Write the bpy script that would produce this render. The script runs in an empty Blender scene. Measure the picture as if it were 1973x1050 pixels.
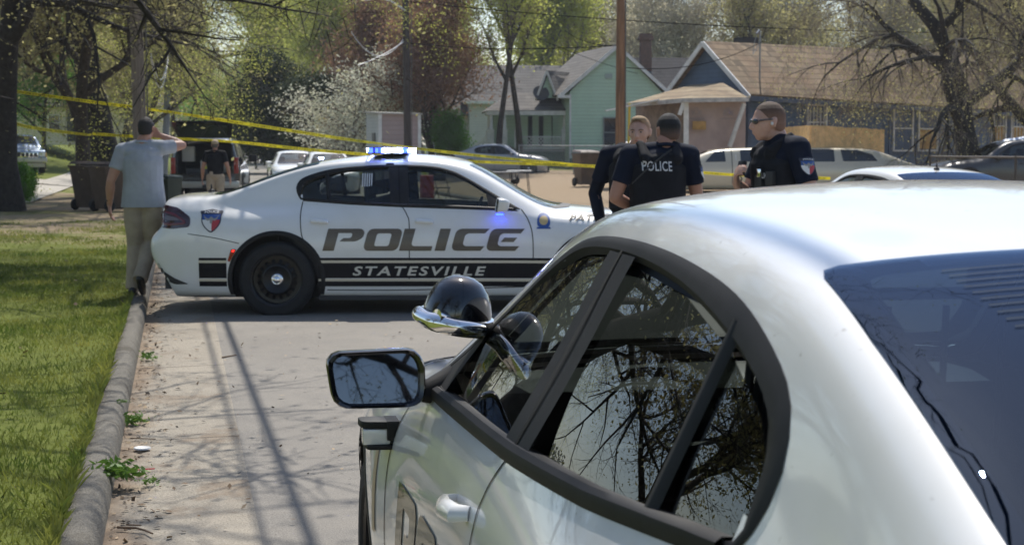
import bpy, bmesh, math, random
import numpy as np
from mathutils import Vector, Matrix
from mathutils.bvhtree import BVHTree

# ------------------------------------------------------------------ camera, world, sun
scene = bpy.context.scene
COL = scene.collection
F_PX = 3100.0; CX, CY = 986.5, 525.0; CAM_H = 1.615
PITCH = math.atan(240.0 / F_PX)
cam_data = bpy.data.cameras.new("camera")
cam_data.sensor_width = 36.0
cam_data.lens = F_PX / 1973.0 * 36.0
cam_data.clip_start = 0.05; cam_data.clip_end = 3000.0
cam_data.dof.use_dof = True
cam_data.dof.focus_distance = 5.0
cam_data.dof.aperture_fstop = 10.0
cam = bpy.data.objects.new("camera", cam_data); COL.objects.link(cam)
cam.location = (0, 0, CAM_H)
cam.rotation_euler = (math.pi / 2 - PITCH, 0, 0)
scene.camera = cam

SUN_EL = math.radians(57.0)
SUN_AZ = math.radians(-6.0)          # to the left of the view direction (+Y)
sun_vec = Vector((-math.sin(SUN_AZ) * math.cos(SUN_EL), math.cos(SUN_AZ) * math.cos(SUN_EL), math.sin(SUN_EL)))
world = bpy.data.worlds.new("World"); scene.world = world; world.use_nodes = True
wn = world.node_tree; wn.nodes.clear()
sky = wn.nodes.new("ShaderNodeTexSky"); sky.sky_type = 'NISHITA'; sky.sun_disc = False
sky.sun_elevation = SUN_EL; sky.sun_rotation = -SUN_AZ
sky.air_density = 1.0; sky.dust_density = 0.9; sky.ozone_density = 1.0
bg = wn.nodes.new("ShaderNodeBackground"); bg.inputs[1].default_value = 0.14
wo = wn.nodes.new("ShaderNodeOutputWorld")
wn.links.new(sky.outputs[0], bg.inputs[0]); wn.links.new(bg.outputs[0], wo.inputs[0])
sl = bpy.data.lights.new("sun", 'SUN'); sl.energy = 5.0; sl.angle = math.radians(0.5); sl.color = (1.0, 0.95, 0.87)
so = bpy.data.objects.new("sun", sl); COL.objects.link(so)
so.rotation_euler = (-sun_vec).to_track_quat('-Z', 'Y').to_euler(); so.location = (0, 0, 30)
scene.view_settings.view_transform = 'Standard'; scene.view_settings.look = 'None'
scene.view_settings.exposure = 0.2; scene.view_settings.gamma = 1.0
scene.cycles.max_bounces = 8; scene.cycles.transparent_max_bounces = 24
scene.cycles.caustics_reflective = False; scene.cycles.caustics_refractive = False
random.seed(7); np.random.seed(7)

# ------------------------------------------------------------------ picture -> place helpers
_cp, _sp = math.cos(PITCH), math.sin(PITCH)
def ray(u, v):
    a, b = (u - CX) / F_PX, -(v - CY) / F_PX
    return Vector((a, _cp + b * _sp, -_sp + b * _cp))
def at(u, v, Y):
    r = ray(u, v); return Vector((0, 0, CAM_H)) + r * (Y / r.y)
def gp(u, v, z=0.0):
    r = ray(u, v); t = (z - CAM_H) / r.z
    return Vector((0, 0, CAM_H)) + r * t
def proj(p):
    x, y, z = p[0], p[1], p[2] - CAM_H
    f = y * _cp - z * _sp; up = y * _sp + z * _cp
    return (CX + F_PX * x / f, CY - F_PX * up / f)
ROAD_S = -0.207                                    # sideways drift of the street per metre ahead
UDIR = Vector((ROAD_S, 1, 0)).normalized(); RDIR = Vector((UDIR.y, -UDIR.x, 0))
YAW_ROAD = math.atan2(-UDIR.x, UDIR.y)
X_KERB = -0.33; W_ROAD = 9.0
def road_pt(s, w, z=0.0):                          # s along the street, w to the right of the left kerb
    p = Vector((X_KERB, 0, 0)) + UDIR * s + RDIR * w
    return Vector((p.x, p.y, z))
def road_w(x, y):
    return (x - X_KERB) * RDIR.x + y * RDIR.y
def sstep(a, b, x):
    t = np.clip((x - a) / (b - a), 0, 1); return t * t * (3 - 2 * t)
def road_z(y): return 0.9 * sstep(50, 230, y)
def left_rise(w, y): return 0.115 + .45 * sstep(-3, -8, w) * sstep(30, 70, y) + 1.3 * sstep(-3, -10, w) * sstep(74, 110, y) + 1.5 * sstep(-25, -120, w)
def right_rise(w, y): return 0.115 + 0.27 * sstep(W_ROAD + 0.3, W_ROAD + 5.0, w) * sstep(35, 62, y) + .25 * sstep(W_ROAD + 3, W_ROAD + 8, w) * sstep(66, 80, y) + 2.0 * sstep(50, 150, w)
def terrain(x, y):
    w = road_w(x, y)
    left = left_rise(w, y)
    right = right_rise(w, y)
    on = np.where(w < -0.14, left, np.where(w > W_ROAD + 0.14, right, -0.06))
    return road_z(y) + on
def tz(x, y): return float(terrain(np.float64(x), np.float64(y)))

# ------------------------------------------------------------------ object helpers
def tag(o, label=None, cat=None, group=None, kind=None):
    if label: o["label"] = label
    if cat: o["category"] = cat
    if group: o["group"] = group
    if kind: o["kind"] = kind
    return o
def thing(name, label, cat, loc=(0, 0, 0), rz=0.0, group=None, scale=1.0):
    o = bpy.data.objects.new(name, None); COL.objects.link(o)
    o.location = loc; o.rotation_euler = (0, 0, rz); o.scale = (scale,) * 3
    o.empty_display_size = 0.2
    return tag(o, label, cat, group)
def link_mesh(name, me, mats=None, parent=None, smooth=True, label=None):
    o = bpy.data.objects.new(name, me); COL.objects.link(o)
    if mats is not None and len(me.materials) == 0:
        for m in (mats if isinstance(mats, (list, tuple)) else [mats]): me.materials.append(m)
    if smooth: me.shade_smooth()
    if parent is not None: o.parent = parent
    if label: o["label"] = label
    return o
def copy_tree(o, parent=None):
    c = o.copy(); COL.objects.link(c)
    if parent is not None: c.parent = parent
    for ch in list(o.children): copy_tree(ch, c)
    return c

class MB:
    """collects geometry for ONE mesh"""
    def __init__(s): s.v = []; s.f = []; s.m = []
    def add(s, vs, fs, mi=0, M=None):
        b = len(s.v)
        if M is not None: vs = [M @ Vector(p) for p in vs]
        s.v += [tuple(p) for p in vs]; s.f += [tuple(b + i for i in f) for f in fs]; s.m += [mi] * len(fs)
        return s
    def box(s, c, d, mi=0, M=None, rz=0.0):
        x, y, z = d[0] / 2, d[1] / 2, d[2] / 2
        vs = [(-x, -y, -z), (x, -y, -z), (x, y, -z), (-x, y, -z), (-x, -y, z), (x, -y, z), (x, y, z), (-x, y, z)]
        R = Matrix.Translation(c) @ Matrix.Rotation(rz, 4, 'Z')
        vs = [R @ Vector(p) for p in vs]
        return s.add(vs, [(0, 3, 2, 1), (4, 5, 6, 7), (0, 1, 5, 4), (1, 2, 6, 5), (2, 3, 7, 6), (3, 0, 4, 7)], mi, M)
    def tube(s, pts, rad, n=8, mi=0, cap=True, M=None, flat=1.0):
        pts = [Vector(p) for p in pts]
        if not isinstance(rad, (list, tuple)): rad = [rad] * len(pts)
        vs = []; fs = []; up = None
        for i, p in enumerate(pts):
            t = (pts[min(i + 1, len(pts) - 1)] - pts[max(i - 1, 0)])
            t = t.normalized() if t.length > 1e-9 else Vector((0, 0, 1))
            if up is None:
                up = t.orthogonal().normalized()
            up = (up - t * up.dot(t))
            up = up.normalized() if up.length > 1e-6 else t.orthogonal().normalized()
            sd = t.cross(up)
            for k in range(n):
                a = 2 * math.pi * k / n
                vs.append(p + up * (math.cos(a) * rad[i]) + sd * (math.sin(a) * rad[i] * flat))
        for i in range(len(pts) - 1):
            for k in range(n):
                a, b = i * n + k, i * n + (k + 1) % n
                fs.append((a, b, b + n, a + n))
        if cap:
            fs.append(tuple(range(n - 1, -1, -1))); fs.append(tuple((len(pts) - 1) * n + k for k in range(n)))
        return s.add(vs, fs, mi, M)
    def lathe(s, prof, n=24, mi=0, M=None):
        """prof: (r, h) pairs, axis +Z"""
        vs = []; fs = []
        for r, h in prof:
            for k in range(n):
                a = 2 * math.pi * k / n; vs.append((r * math.cos(a), r * math.sin(a), h))
        for i in range(len(prof) - 1):
            for k in range(n):
                a, b = i * n + k, i * n + (k + 1) % n
                fs.append((a, b, b + n, a + n))
        return s.add(vs, fs, mi, M)
    def ell(s, c, r, n=14, mi=0, M=None, rot=None):
        vs = []; fs = []; m = n // 2
        R = rot if rot is not None else Matrix.Identity(3)
        for i in range(m + 1):
            th = math.pi * i / m
            for k in range(n):
                a = 2 * math.pi * k / n
                q = Vector((r[0] * math.sin(th) * math.cos(a), r[1] * math.sin(th) * math.sin(a), r[2] * math.cos(th)))
                vs.append(Vector(c) + R @ q)
        for i in range(m):
            for k in range(n):
                a, b = i * n + k, i * n + (k + 1) % n
                fs.append((a, a + n, b + n, b))
        return s.add(vs, fs, mi, M)
    def prism(s, poly, axis, a, b, mi=0, M=None):
        """poly (2D) extruded along axis ('x','y','z') from a to b"""
        n = len(poly)
        def P(p, h):
            return {'x': (h, p[0], p[1]), 'y': (p[0], h, p[1]), 'z': (p[0], p[1], h)}[axis]
        vs = [P(p, a) for p in poly] + [P(p, b) for p in poly]
        fs = [tuple(range(n)), tuple(range(2 * n - 1, n - 1, -1))] + [(i, (i + 1) % n, n + (i + 1) % n, n + i) for i in range(n)]
        return s.add(vs, fs, mi, M)
    def mesh(s, name='mesh', merge=0.0, bevel=0.0, fixn=True):
        me = bpy.data.meshes.new(name); me.from_pydata(s.v, [], s.f)
        me.polygons.foreach_set('material_index', s.m); me.update()
        if merge or bevel or fixn:
            bm = bmesh.new(); bm.from_mesh(me)
            if merge: bmesh.ops.remove_doubles(bm, verts=bm.verts, dist=merge)
            if fixn: bmesh.ops.recalc_face_normals(bm, faces=bm.faces)
            if bevel:
                es = [e for e in bm.edges if len(e.link_faces) == 2 and e.calc_face_angle(0) > 0.5]
                bmesh.ops.bevel(bm, geom=es, offset=bevel, segments=2, profile=0.6, affect='EDGES', clamp_overlap=True)
            bm.to_mesh(me); bm.free()
        return me
    def obj(s, name, mats, parent=None, smooth=True, ang=35, label=None, **k):
        me = s.mesh(name, **k)
        o = link_mesh(name, me, mats, parent, smooth, label)
        if smooth: me.set_sharp_from_angle(angle=math.radians(ang))
        return o

def eval_mesh(ob):
    dg = bpy.context.evaluated_depsgraph_get(); dg.update()
    me = bpy.data.meshes.new_from_object(ob.evaluated_get(dg), preserve_all_data_layers=True, depsgraph=dg)
    old = ob.data; bpy.data.objects.remove(ob)
    return me
def np_mesh(name, V, F, nv=4):
    """fast mesh from numpy arrays: V (n,3), F (m,nv)"""
    me = bpy.data.meshes.new(name)
    V = np.ascontiguousarray(V, dtype=np.float32); F = np.ascontiguousarray(F, dtype=np.int32)
    me.vertices.add(len(V)); me.vertices.foreach_set('co', V.ravel())
    me.loops.add(F.size); me.loops.foreach_set('vertex_index', F.ravel())
    me.polygons.add(len(F)); me.polygons.foreach_set('loop_start', np.arange(0, F.size, nv, dtype=np.int32))
    me.polygons.foreach_set('loop_total', np.full(len(F), nv, dtype=np.int32))
    me.update(); me.validate(); return me

# ------------------------------------------------------------------ materials
_MC = {}
def mat(name, col=(.5, .5, .5), rough=.6, metal=0.0, var=0.0, vs=6.0, bump=0.0, bs=40.0, coat=0.0, emit=None, es=0.0,
        col2=None, spec=.5, sheen=0.0, detail=4.0, trans=0.0, sub=0.0, hue=0.0):
    if name in _MC: return _MC[name]
    m = bpy.data.materials.new(name); m.use_nodes = True; nt = m.node_tree
    b = nt.nodes['Principled BSDF']; L = nt.links
    b.inputs['Base Color'].default_value = (*col, 1); b.inputs['Roughness'].default_value = rough
    b.inputs['Metallic'].default_value = metal; b.inputs['Specular IOR Level'].default_value = spec
    if coat: b.inputs['Coat Weight'].default_value = coat; b.inputs['Coat Roughness'].default_value = 0.03
    if sheen: b.inputs['Sheen Weight'].default_value = sheen
    if sub:
        b.inputs['Subsurface Weight'].default_value = sub; b.inputs['Subsurface Radius'].default_value = (.02, .008, .004)
        b.inputs['Subsurface Scale'].default_value = 0.6
    if emit: b.inputs['Emission Color'].default_value = (*emit, 1); b.inputs['Emission Strength'].default_value = es
    tc = nt.nodes.new('ShaderNodeTexCoord')
    if var or col2:
        n = nt.nodes.new('ShaderNodeTexNoise'); n.inputs['Scale'].default_value = vs; n.inputs['Detail'].default_value = detail
        n.inputs['Roughness'].default_value = 0.6
        L.new(tc.outputs['Object'], n.inputs['Vector'])
        r = nt.nodes.new('ShaderNodeValToRGB'); r.color_ramp.elements[0].position = .32; r.color_ramp.elements[1].position = .68
        c2 = col2 if col2 else tuple(c * (1 - var) for c in col)
        c1 = col if col2 else tuple(min(1, c * (1 + var)) for c in col)
        r.color_ramp.elements[0].color = (*c2, 1); r.color_ramp.elements[1].color = (*c1, 1)
        L.new(n.outputs['Fac'], r.inputs[0]); L.new(r.outputs[0], b.inputs['Base Color'])
    if bump:
        n2 = nt.nodes.new('ShaderNodeTexNoise'); n2.inputs['Scale'].default_value = bs; n2.inputs['Detail'].default_value = 5
        L.new(tc.outputs['Object'], n2.inputs['Vector'])
        bp = nt.nodes.new('ShaderNodeBump'); bp.inputs['Strength'].default_value = bump; bp.inputs['Distance'].default_value = 0.02
        L.new(n2.outputs['Fac'], bp.inputs['Height']); L.new(bp.outputs[0], b.inputs['Normal'])
    if trans:      # thin leaf: some light comes through
        tr = nt.nodes.new('ShaderNodeBsdfTranslucent'); mx = nt.nodes.new('ShaderNodeMixShader'); mx.inputs[0].default_value = trans
        out = nt.nodes['Material Output']
        if b.inputs['Base Color'].is_linked: L.new(b.inputs['Base Color'].links[0].from_socket, tr.inputs[0])
        else: tr.inputs[0].default_value = (*col, 1)
        L.new(b.outputs[0], mx.inputs[1]); L.new(tr.outputs[0], mx.inputs[2]); L.new(mx.outputs[0], out.inputs[0])
    _MC[name] = m; return m
def glass_mat(name, tint=(.25, .27, .26), ior=1.55, rough=0.0, refl=1.0):
    if name in _MC: return _MC[name]
    m = bpy.data.materials.new(name); m.use_nodes = True; nt = m.node_tree; nt.nodes.clear(); L = nt.links
    t = nt.nodes.new('ShaderNodeBsdfTransparent'); t.inputs[0].default_value = (*tint, 1)
    g = nt.nodes.new('ShaderNodeBsdfGlossy'); g.inputs['Roughness'].default_value = rough; g.inputs[0].default_value = (*refl, 1) if isinstance(refl, tuple) else (refl, refl, refl, 1)
    f = nt.nodes.new('ShaderNodeFresnel'); f.inputs[0].default_value = ior
    mx = nt.nodes.new('ShaderNodeMixShader'); o = nt.nodes.new('ShaderNodeOutputMaterial')
    L.new(f.outputs[0], mx.inputs[0]); L.new(t.outputs[0], mx.inputs[1]); L.new(g.outputs[0], mx.inputs[2]); L.new(mx.outputs[0], o.inputs[0])
    _MC[name] = m; return m
# ------------------------------------------------------------------ vehicles: shared pieces
white_paint = mat('white_paint', (.70, .70, .685), .30, coat=1.0, spec=.5)
def dusty(m):
    nt = m.node_tree; L = nt.links; b = nt.nodes['Principled BSDF']; tc = nt.nodes.new('ShaderNodeTexCoord')
    def nz(sc, d):
        n = nt.nodes.new('ShaderNodeTexNoise'); n.inputs['Scale'].default_value = sc; n.inputs['Detail'].default_value = d; n.inputs['Roughness'].default_value = .65; L.new(tc.outputs['Object'], n.inputs['Vector']); return n.outputs['Fac']
    def rp(f, a, b_, va, vb):
        r = nt.nodes.new('ShaderNodeMapRange'); r.inputs[1].default_value = a; r.inputs[2].default_value = b_; r.inputs[3].default_value = va; r.inputs[4].default_value = vb; L.new(f, r.inputs[0]); return r.outputs[0]
    def mx(f, a, c):
        x = nt.nodes.new('ShaderNodeMix'); x.data_type = 'RGBA'; L.new(f, x.inputs[0]); x.inputs[7].default_value = (*c, 1)
        if isinstance(a, tuple): x.inputs[6].default_value = (*a, 1)
        else: L.new(a, x.inputs[6])
        return x.outputs[2]
    film = nz(2.2, 6); specks = nz(55, 2); c = mx(rp(film, .42, .72, 0, .35), (.77, .77, .755), (.62, .61, .54)); c = mx(rp(specks, .70, .76, 0, .55), c, (.34, .31, .25)); L.new(c, b.inputs['Base Color'])
    L.new(rp(film, .35, .7, .015, .09), b.inputs['Coat Roughness'])
dusty(white_paint)
black_trim = mat('black_trim', (.014, .014, .015), .6, var=.2, vs=20, spec=.3)
rubber = mat('rubber', (.013, .013, .014), .8, bump=.2, bs=90, var=.3, vs=15)
black_gloss = mat('black_gloss', (.010, .010, .011), .10, coat=.6)
chrome = mat('chrome', (.85, .85, .86), .08, 1.0)
steel_black = mat('steel_black', (.014, .014, .015), .30, .3)
dark_plastic = mat('dark_plastic', (.03, .03, .032), .6, bump=.1, bs=200)
seat_cloth = mat('seat_cloth', (.035, .035, .038), .9, var=.3, vs=30)
cream_stripe = mat('cream_stripe', (.62, .56, .43), .4, coat=.5)
navy_stripe = mat('navy_stripe', (.006, .006, .009), .5, spec=.2)
letter_brown = mat('letter_brown', (.095, .072, .052), .4, coat=.5, var=.15, vs=4)
glass_side = glass_mat('tinted_side_glass', (.46, .50, .48), 1.55)
glass_dark = glass_mat('dark_tinted_glass', (.17, .185, .18), 1.62)
glass_front = glass_mat('windscreen_glass', (.55, .62, .58), 1.5)
glass_rear = glass_mat('rear_window_glass', (.14, .20, .27), 1.6, refl=(.36, .48, .70))
blue_led = mat('blue_led', (.05, .1, .9), .3, emit=(.02, .05, 1.0), es=9.0)
blue_hot = mat('blue_led_hot', (.5, .6, 1), .3, emit=(.50, .62, 1.0), es=30.0)
red_lens = mat('red_lens', (.30, .012, .012), .12, coat=1.0, var=.2, vs=30)
red_lit = mat('red_lit', (.6, .02, .02), .2, emit=(1, .03, .02), es=2.5)
smoke_lens = mat('smoke_lens', (.035, .006, .008), .08, coat=1.0)
amber_lens = mat('amber_lens', (.7, .45, .15), .15, coat=1.0)
clear_lens = mat('clear_lens', (.75, .75, .72), .08, coat=1.0)

def curve_mesh(splines, close=True):
    """list of closed 2D outlines -> filled flat mesh in XY (holes by even-odd)"""
    cu = bpy.data.curves.new('tmp', 'CURVE'); cu.dimensions = '2D'; cu.fill_mode = 'BOTH'
    for pts in splines:
        sp = cu.splines.new('POLY'); sp.points.add(len(pts) - 1); sp.use_cyclic_u = True
        for i, p in enumerate(pts): sp.points[i].co = (p[0], p[1], 0, 1)
    ob = bpy.data.objects.new('tmp', cu); COL.objects.link(ob)
    return eval_mesh(ob)
def text_mesh(txt, size=1.0, spacing=1.0, shear=0.0, bold=0.0, align='CENTER', res=3):
    cu = bpy.data.curves.new('tmp', 'FONT'); cu.body = txt; cu.size = size; cu.space_character = spacing
    cu.shear = shear; cu.offset = bold; cu.align_x = align; cu.resolution_u = res; cu.fill_mode = 'BOTH'
    ob = bpy.data.objects.new('tmp', cu); COL.objects.link(ob)
    return eval_mesh(ob)
def fit_box(me, x0, x1, y0, y1):
    n = len(me.vertices); a = np.empty(n * 3, dtype=np.float32); me.vertices.foreach_get('co', a); a = a.reshape(-1, 3)
    mn, mx = a.min(0), a.max(0)
    a[:, 0] = x0 + (a[:, 0] - mn[0]) / (mx[0] - mn[0]) * (x1 - x0)
    a[:, 1] = y0 + (a[:, 1] - mn[1]) / (mx[1] - mn[1]) * (y1 - y0)
    me.vertices.foreach_set('co', a.ravel()); me.update(); return me
def smooth_poly(pts, n=6, closed=True):
    out = []; N = len(pts)
    rng = range(N) if closed else range(N - 1)
    for i in rng:
        if closed: p0, p1, p2, p3 = pts[i - 1], pts[i], pts[(i + 1) % N], pts[(i + 2) % N]
        else: p0, p1, p2, p3 = pts[max(i - 1, 0)], pts[i], pts[i + 1], pts[min(i + 2, N - 1)]
        for j in range(n):
            t = j / n
            out.append(tuple(0.5 * ((2 * b) + (-a + c) * t + (2 * a - 5 * b + 4 * c - d) * t * t + (-a + 3 * b - 3 * c + d) * t ** 3)
                             for a, b, c, d in zip(p0, p1, p2, p3)))
    if not closed: out.append(tuple(pts[-1]))
    return out
def round_poly(pts, r, n=4):
    """cut the corners of a polygon with small arcs; r one value or a list"""
    out = []; N = len(pts)
    for i in range(N):
        p0, p, p1 = Vector(pts[i - 1][:2]), Vector(pts[i][:2]), Vector(pts[(i + 1) % N][:2])
        rr = r[i] if isinstance(r, (list, tuple)) else r
        a, b = (p0 - p), (p1 - p); rr = min(rr, a.length * .48, b.length * .48)
        if rr <= 0: out.append(tuple(p)); continue
        s, e = p + a.normalized() * rr, p + b.normalized() * rr
        for j in range(n + 1):
            t = j / n; out.append(tuple((1 - t) ** 2 * s + 2 * t * (1 - t) * p + t * t * e))
    return out
def resample(pts, n, closed=True):
    P = [Vector(p) for p in pts]
    if closed: P = P + [P[0]]
    d = [0]
    for i in range(1, len(P)): d.append(d[-1] + (P[i] - P[i - 1]).length)
    out = []; j = 0; tot = d[-1]; m = n if closed else n - 1
    for i in range(n):
        t = tot * i / m
        while j < len(d) - 2 and d[j + 1] < t: j += 1
        k = (t - d[j]) / max(1e-9, d[j + 1] - d[j]); out.append(tuple(P[j].lerp(P[j + 1], min(1, k))))
    return out
def inside(poly, x, y):
    c = False; n = len(poly); j = n - 1
    for i in range(n):
        xi, yi = poly[i][0], poly[i][1]; xj, yj = poly[j][0], poly[j][1]
        if (yi > y) != (yj > y) and x < (xj - xi) * (y - yi) / (yj - yi) + xi: c = not c
        j = i
    return c

class Skin:
    """a car surface that decals, frames and panes can be laid on"""
    def __init__(s, me):
        s.bvh = BVHTree.FromPolygons([v.co.copy() for v in me.vertices], [tuple(p.vertices) for p in me.polygons])
    def side(s, x, z, sg=1, off=0.0):
        h = s.bvh.ray_cast(Vector((x, 2.5 * sg, z)), Vector((0, -sg, 0)))
        if h[0] is None:
            h = s.bvh.find_nearest(Vector((x, 0.9 * sg, z)))
        n = h[1]
        if n.y * sg < 0: n = -n
        return h[0] + n * off
    def top(s, x, y, sg=1, off=0.0):
        h = s.bvh.ray_cast(Vector((x, y * sg, 3)), Vector((0, 0, -1)))
        if h[0] is None: h = s.bvh.find_nearest(Vector((x, y * sg, 1.3)))
        n = h[1]
        if n.z < 0: n = -n
        return h[0] + n * off
    def lay(s, me, how, sg=1, off=.003, step=.05, thick=0.0):
        """flat mesh (XY) -> bisected on a grid and laid on the surface. how: 'side' (x,z) or 'top' (x,y)"""
        bm = bmesh.new(); bm.from_mesh(me)
        xs = [v.co.x for v in bm.verts]; ys = [v.co.y for v in bm.verts]
        for ax, lo, hi in ((0, min(xs), max(xs)), (1, min(ys), max(ys))):
            k = math.ceil(lo / step)
            while k * step < hi:
                co = [0, 0, 0]; co[ax] = k * step; no = [0, 0, 0]; no[ax] = 1
                bmesh.ops.bisect_plane(bm, geom=bm.verts[:] + bm.edges[:] + bm.faces[:], plane_co=co, plane_no=no, dist=1e-5)
                k += 1
        bmesh.ops.triangulate(bm, faces=bm.faces)
        fn = s.side if how == 'side' else s.top
        for v in bm.verts: v.co = fn(v.co.x, v.co.y, sg, off)
        bmesh.ops.recalc_face_normals(bm, faces=bm.faces)
        tot = Vector()
        for f in bm.faces: tot += f.normal * f.calc_area()
        ref = tot.y * sg if how == 'side' else tot.z
        if ref < 0: bmesh.ops.reverse_faces(bm, faces=bm.faces)
        out = bpy.data.meshes.new('lay'); bm.to_mesh(out); bm.free(); return out
    def poly(s, outline, how, sg=1, off=.003, step=.05):
        return s.lay(curve_mesh([outline]), how, sg, off, step)
    def strip(s, A, B, how='side', sg=1, offs=(.003, .006, .003), closed=True):
        """band between two outlines with equal point counts"""
        fn = s.side if how == 'side' else s.top
        m = MB(); n = len(A); k = len(offs); vs = []; fs = []
        for i in range(n):
            for j in range(k):
                t = j / (k - 1)
                vs.append(fn(A[i][0] * (1 - t) + B[i][0] * t, A[i][1] * (1 - t) + B[i][1] * t, sg, offs[j]))
        rng = range(n) if closed else range(n - 1)
        for i in rng:
            i2 = (i + 1) % n
            for j in range(k - 1):
                fs.append((i * k + j, i2 * k + j, i2 * k + j + 1, i * k + j + 1))
        m.add(vs, fs); return m
    def line(s, pts, w, how='side', sg=1, off=.002, closed=False):
        P = [Vector(p) for p in pts]; A = []; B = []
        for i, p in enumerate(P):
            t = (P[min(i + 1, len(P) - 1)] - P[max(i - 1, 0)]).normalized(); nrm = Vector((-t.y, t.x))
            A.append(p + nrm * w / 2); B.append(p - nrm * w / 2)
        return s.strip(A, B, how, sg, (off, off), closed)

def subsurf(mb, lv):
    me = mb.mesh('cage', merge=1e-5)
    ob = bpy.data.objects.new('tmp', me); COL.objects.link(ob)
    md = ob.modifiers.new('s', 'SUBSURF'); md.levels = lv; md.render_levels = lv
    return eval_mesh(ob)

def loft_body(stations, rear_cap=True):
    """stations: list of (list of (x,y,z) from centre top to sill); mirrored, ends closed with shrinking loops"""
    rows = []
    for st in stations:
        half = [Vector(p) for p in st]
        rows.append([Vector((p.x, -p.y, p.z)) for p in reversed(half[1:])] + half)
    def cap(row, dx):
        c = sum(row, Vector()) / len(row); outs = []
        for k, (sc, d) in enumerate(((.86, dx), (.45, dx * 1.25))):
            outs.append([Vector((p.x + d, c.y + (p.y - c.y) * sc, c.z + (p.z - c.z) * sc)) for p in row])
        return outs
    a = cap(rows[0], -0.05); b = cap(rows[-1], 0.05)
    rows = [a[1], a[0]] + rows + [b[0], b[1]]
    m = MB(); n = len(rows[0]); vs = []; fs = []
    for r in rows: vs += r
    for i in range(len(rows) - 1):
        for j in range(n - 1):
            fs.append((i * n + j, i * n + j + 1, (i + 1) * n + j + 1, (i + 1) * n + j))
    m.add(vs, fs); return m

def wheel(parent, x, y, r=.363, w=.225, sg=1, style='steel', rr=.245):
    root = bpy.data.objects.new('wheel', None); COL.objects.link(root); root.parent = parent
    root.location = (x, y * sg, r); root.empty_display_size = .1
    R = Matrix.Rotation(-math.pi / 2 * sg, 4, 'X')             # lathe axis -> outward
    t = MB(); h = w / 2
    t.lathe([(rr - .01, -h * .9), (rr + .01, -h), (r - .04, -h), (r - .012, -h * .82), (r, -h * .6), (r, -.055), (r - .007, -.05), (r - .007, -.042), (r, -.037),
             (r, -.004), (r - .007, 0), (r - .007, .008), (r, .012), (r, .037), (r - .007, .042), (r - .007, .05), (r, .055),
             (r, h * .6), (r - .012, h * .82), (r - .04, h), (r - .055, h * 1.01), (rr + .012, h), (rr - .002, h * .9), (rr - .01, h * .8)], 64, M=R)
    t.obj('tyre', rubber, root)
    m = MB()
    if style == 'steel':
        m.lathe([(rr, -h * .8), (rr - .02, -h * .75), (rr - .02, h * .3), (rr - .012, h * .86), (rr + .003, h * .93), (rr + .003, h * .86)], 48, M=R)
        m.lathe([(rr - .02, h * .32), (rr - .055, h * .30)], 48, M=R)
        # pierced ring: 16 spokes between slots
        for k in range(16):
            a0 = 2 * math.pi * k / 16; da = 2 * math.pi / 16
            vs = []; fs = []
            for (ra, hh) in ((rr - .05, h * .30), (rr - .078, h * .42), (rr - .095, h * .5)):
                for q in range(3):
                    a = a0 + da * (.30 + .4 * q / 2); vs.append((ra * math.cos(a), ra * math.sin(a), hh))
            for i in range(2):
                for q in range(2): fs.append((i * 3 + q, i * 3 + q + 1, i * 3 + q + 4, i * 3 + q + 3))
            m.add(vs, fs, M=R)
        m.lathe([(rr - .092, h * .46), (rr - .10, h * .58), (rr - .115, h * .62), (.075, h * .36), (.06, h * .33), (0.0, h * .33)], 48, M=R)
        m.obj('rim', steel_black, root)
        c = MB(); c.lathe([(.062, h * .30), (.062, h * .48), (.055, h * .56), (.046, h * .60), (.040, h * .58), (.036, h * .70), (.018, h * .80), (0, h * .82)], 32, M=R)
        c.obj('hub_cap', chrome, root)
        b = MB(); b.lathe([(rr - .025, -h * .3), (0, -h * .3)], 32, M=R); b.obj('brake_disc', mat('iron', (.10, .09, .085), .5, .8), root)
    else:
        m.lathe([(rr, -h * .8), (rr - .02, -h * .6), (rr - .02, h * .5), (rr, h * .93), (rr + .003, h * .86)], 40, M=R)
        for k in range(5):
            a = 2 * math.pi * k / 5 + .3
            for (u0, u1, wd0, wd1) in ((.05, rr - .005, .05, .034),):
                vs = []
                for (ra, wd) in ((u0, wd0), (u1, wd1)):
                    for sgn in (-1, 1):
                        for hh in (h * .45, h * .75):
                            vs.append((ra * math.cos(a) - sgn * wd * math.sin(a), ra * math.sin(a) + sgn * wd * math.cos(a), hh))
                m.add(vs, [(0, 1, 3, 2), (4, 6, 7, 5), (1, 5, 7, 3), (0, 2, 6, 4), (0, 4, 5, 1), (2, 3, 7, 6)], M=R)
        m.lathe([(.075, h * .4), (.075, h * .74), (.05, h * .8), (0, h * .8)], 24, M=R)
        m.obj('rim', mat('alloy', (.45, .45, .46), .3, .9), root)
        b = MB(); b.lathe([(rr - .02, -h * .3), (0, -h * .3)], 24, M=R); b.obj('brake_disc', mat('iron', (.10, .09, .085), .5, .8), root)
    return root

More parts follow.
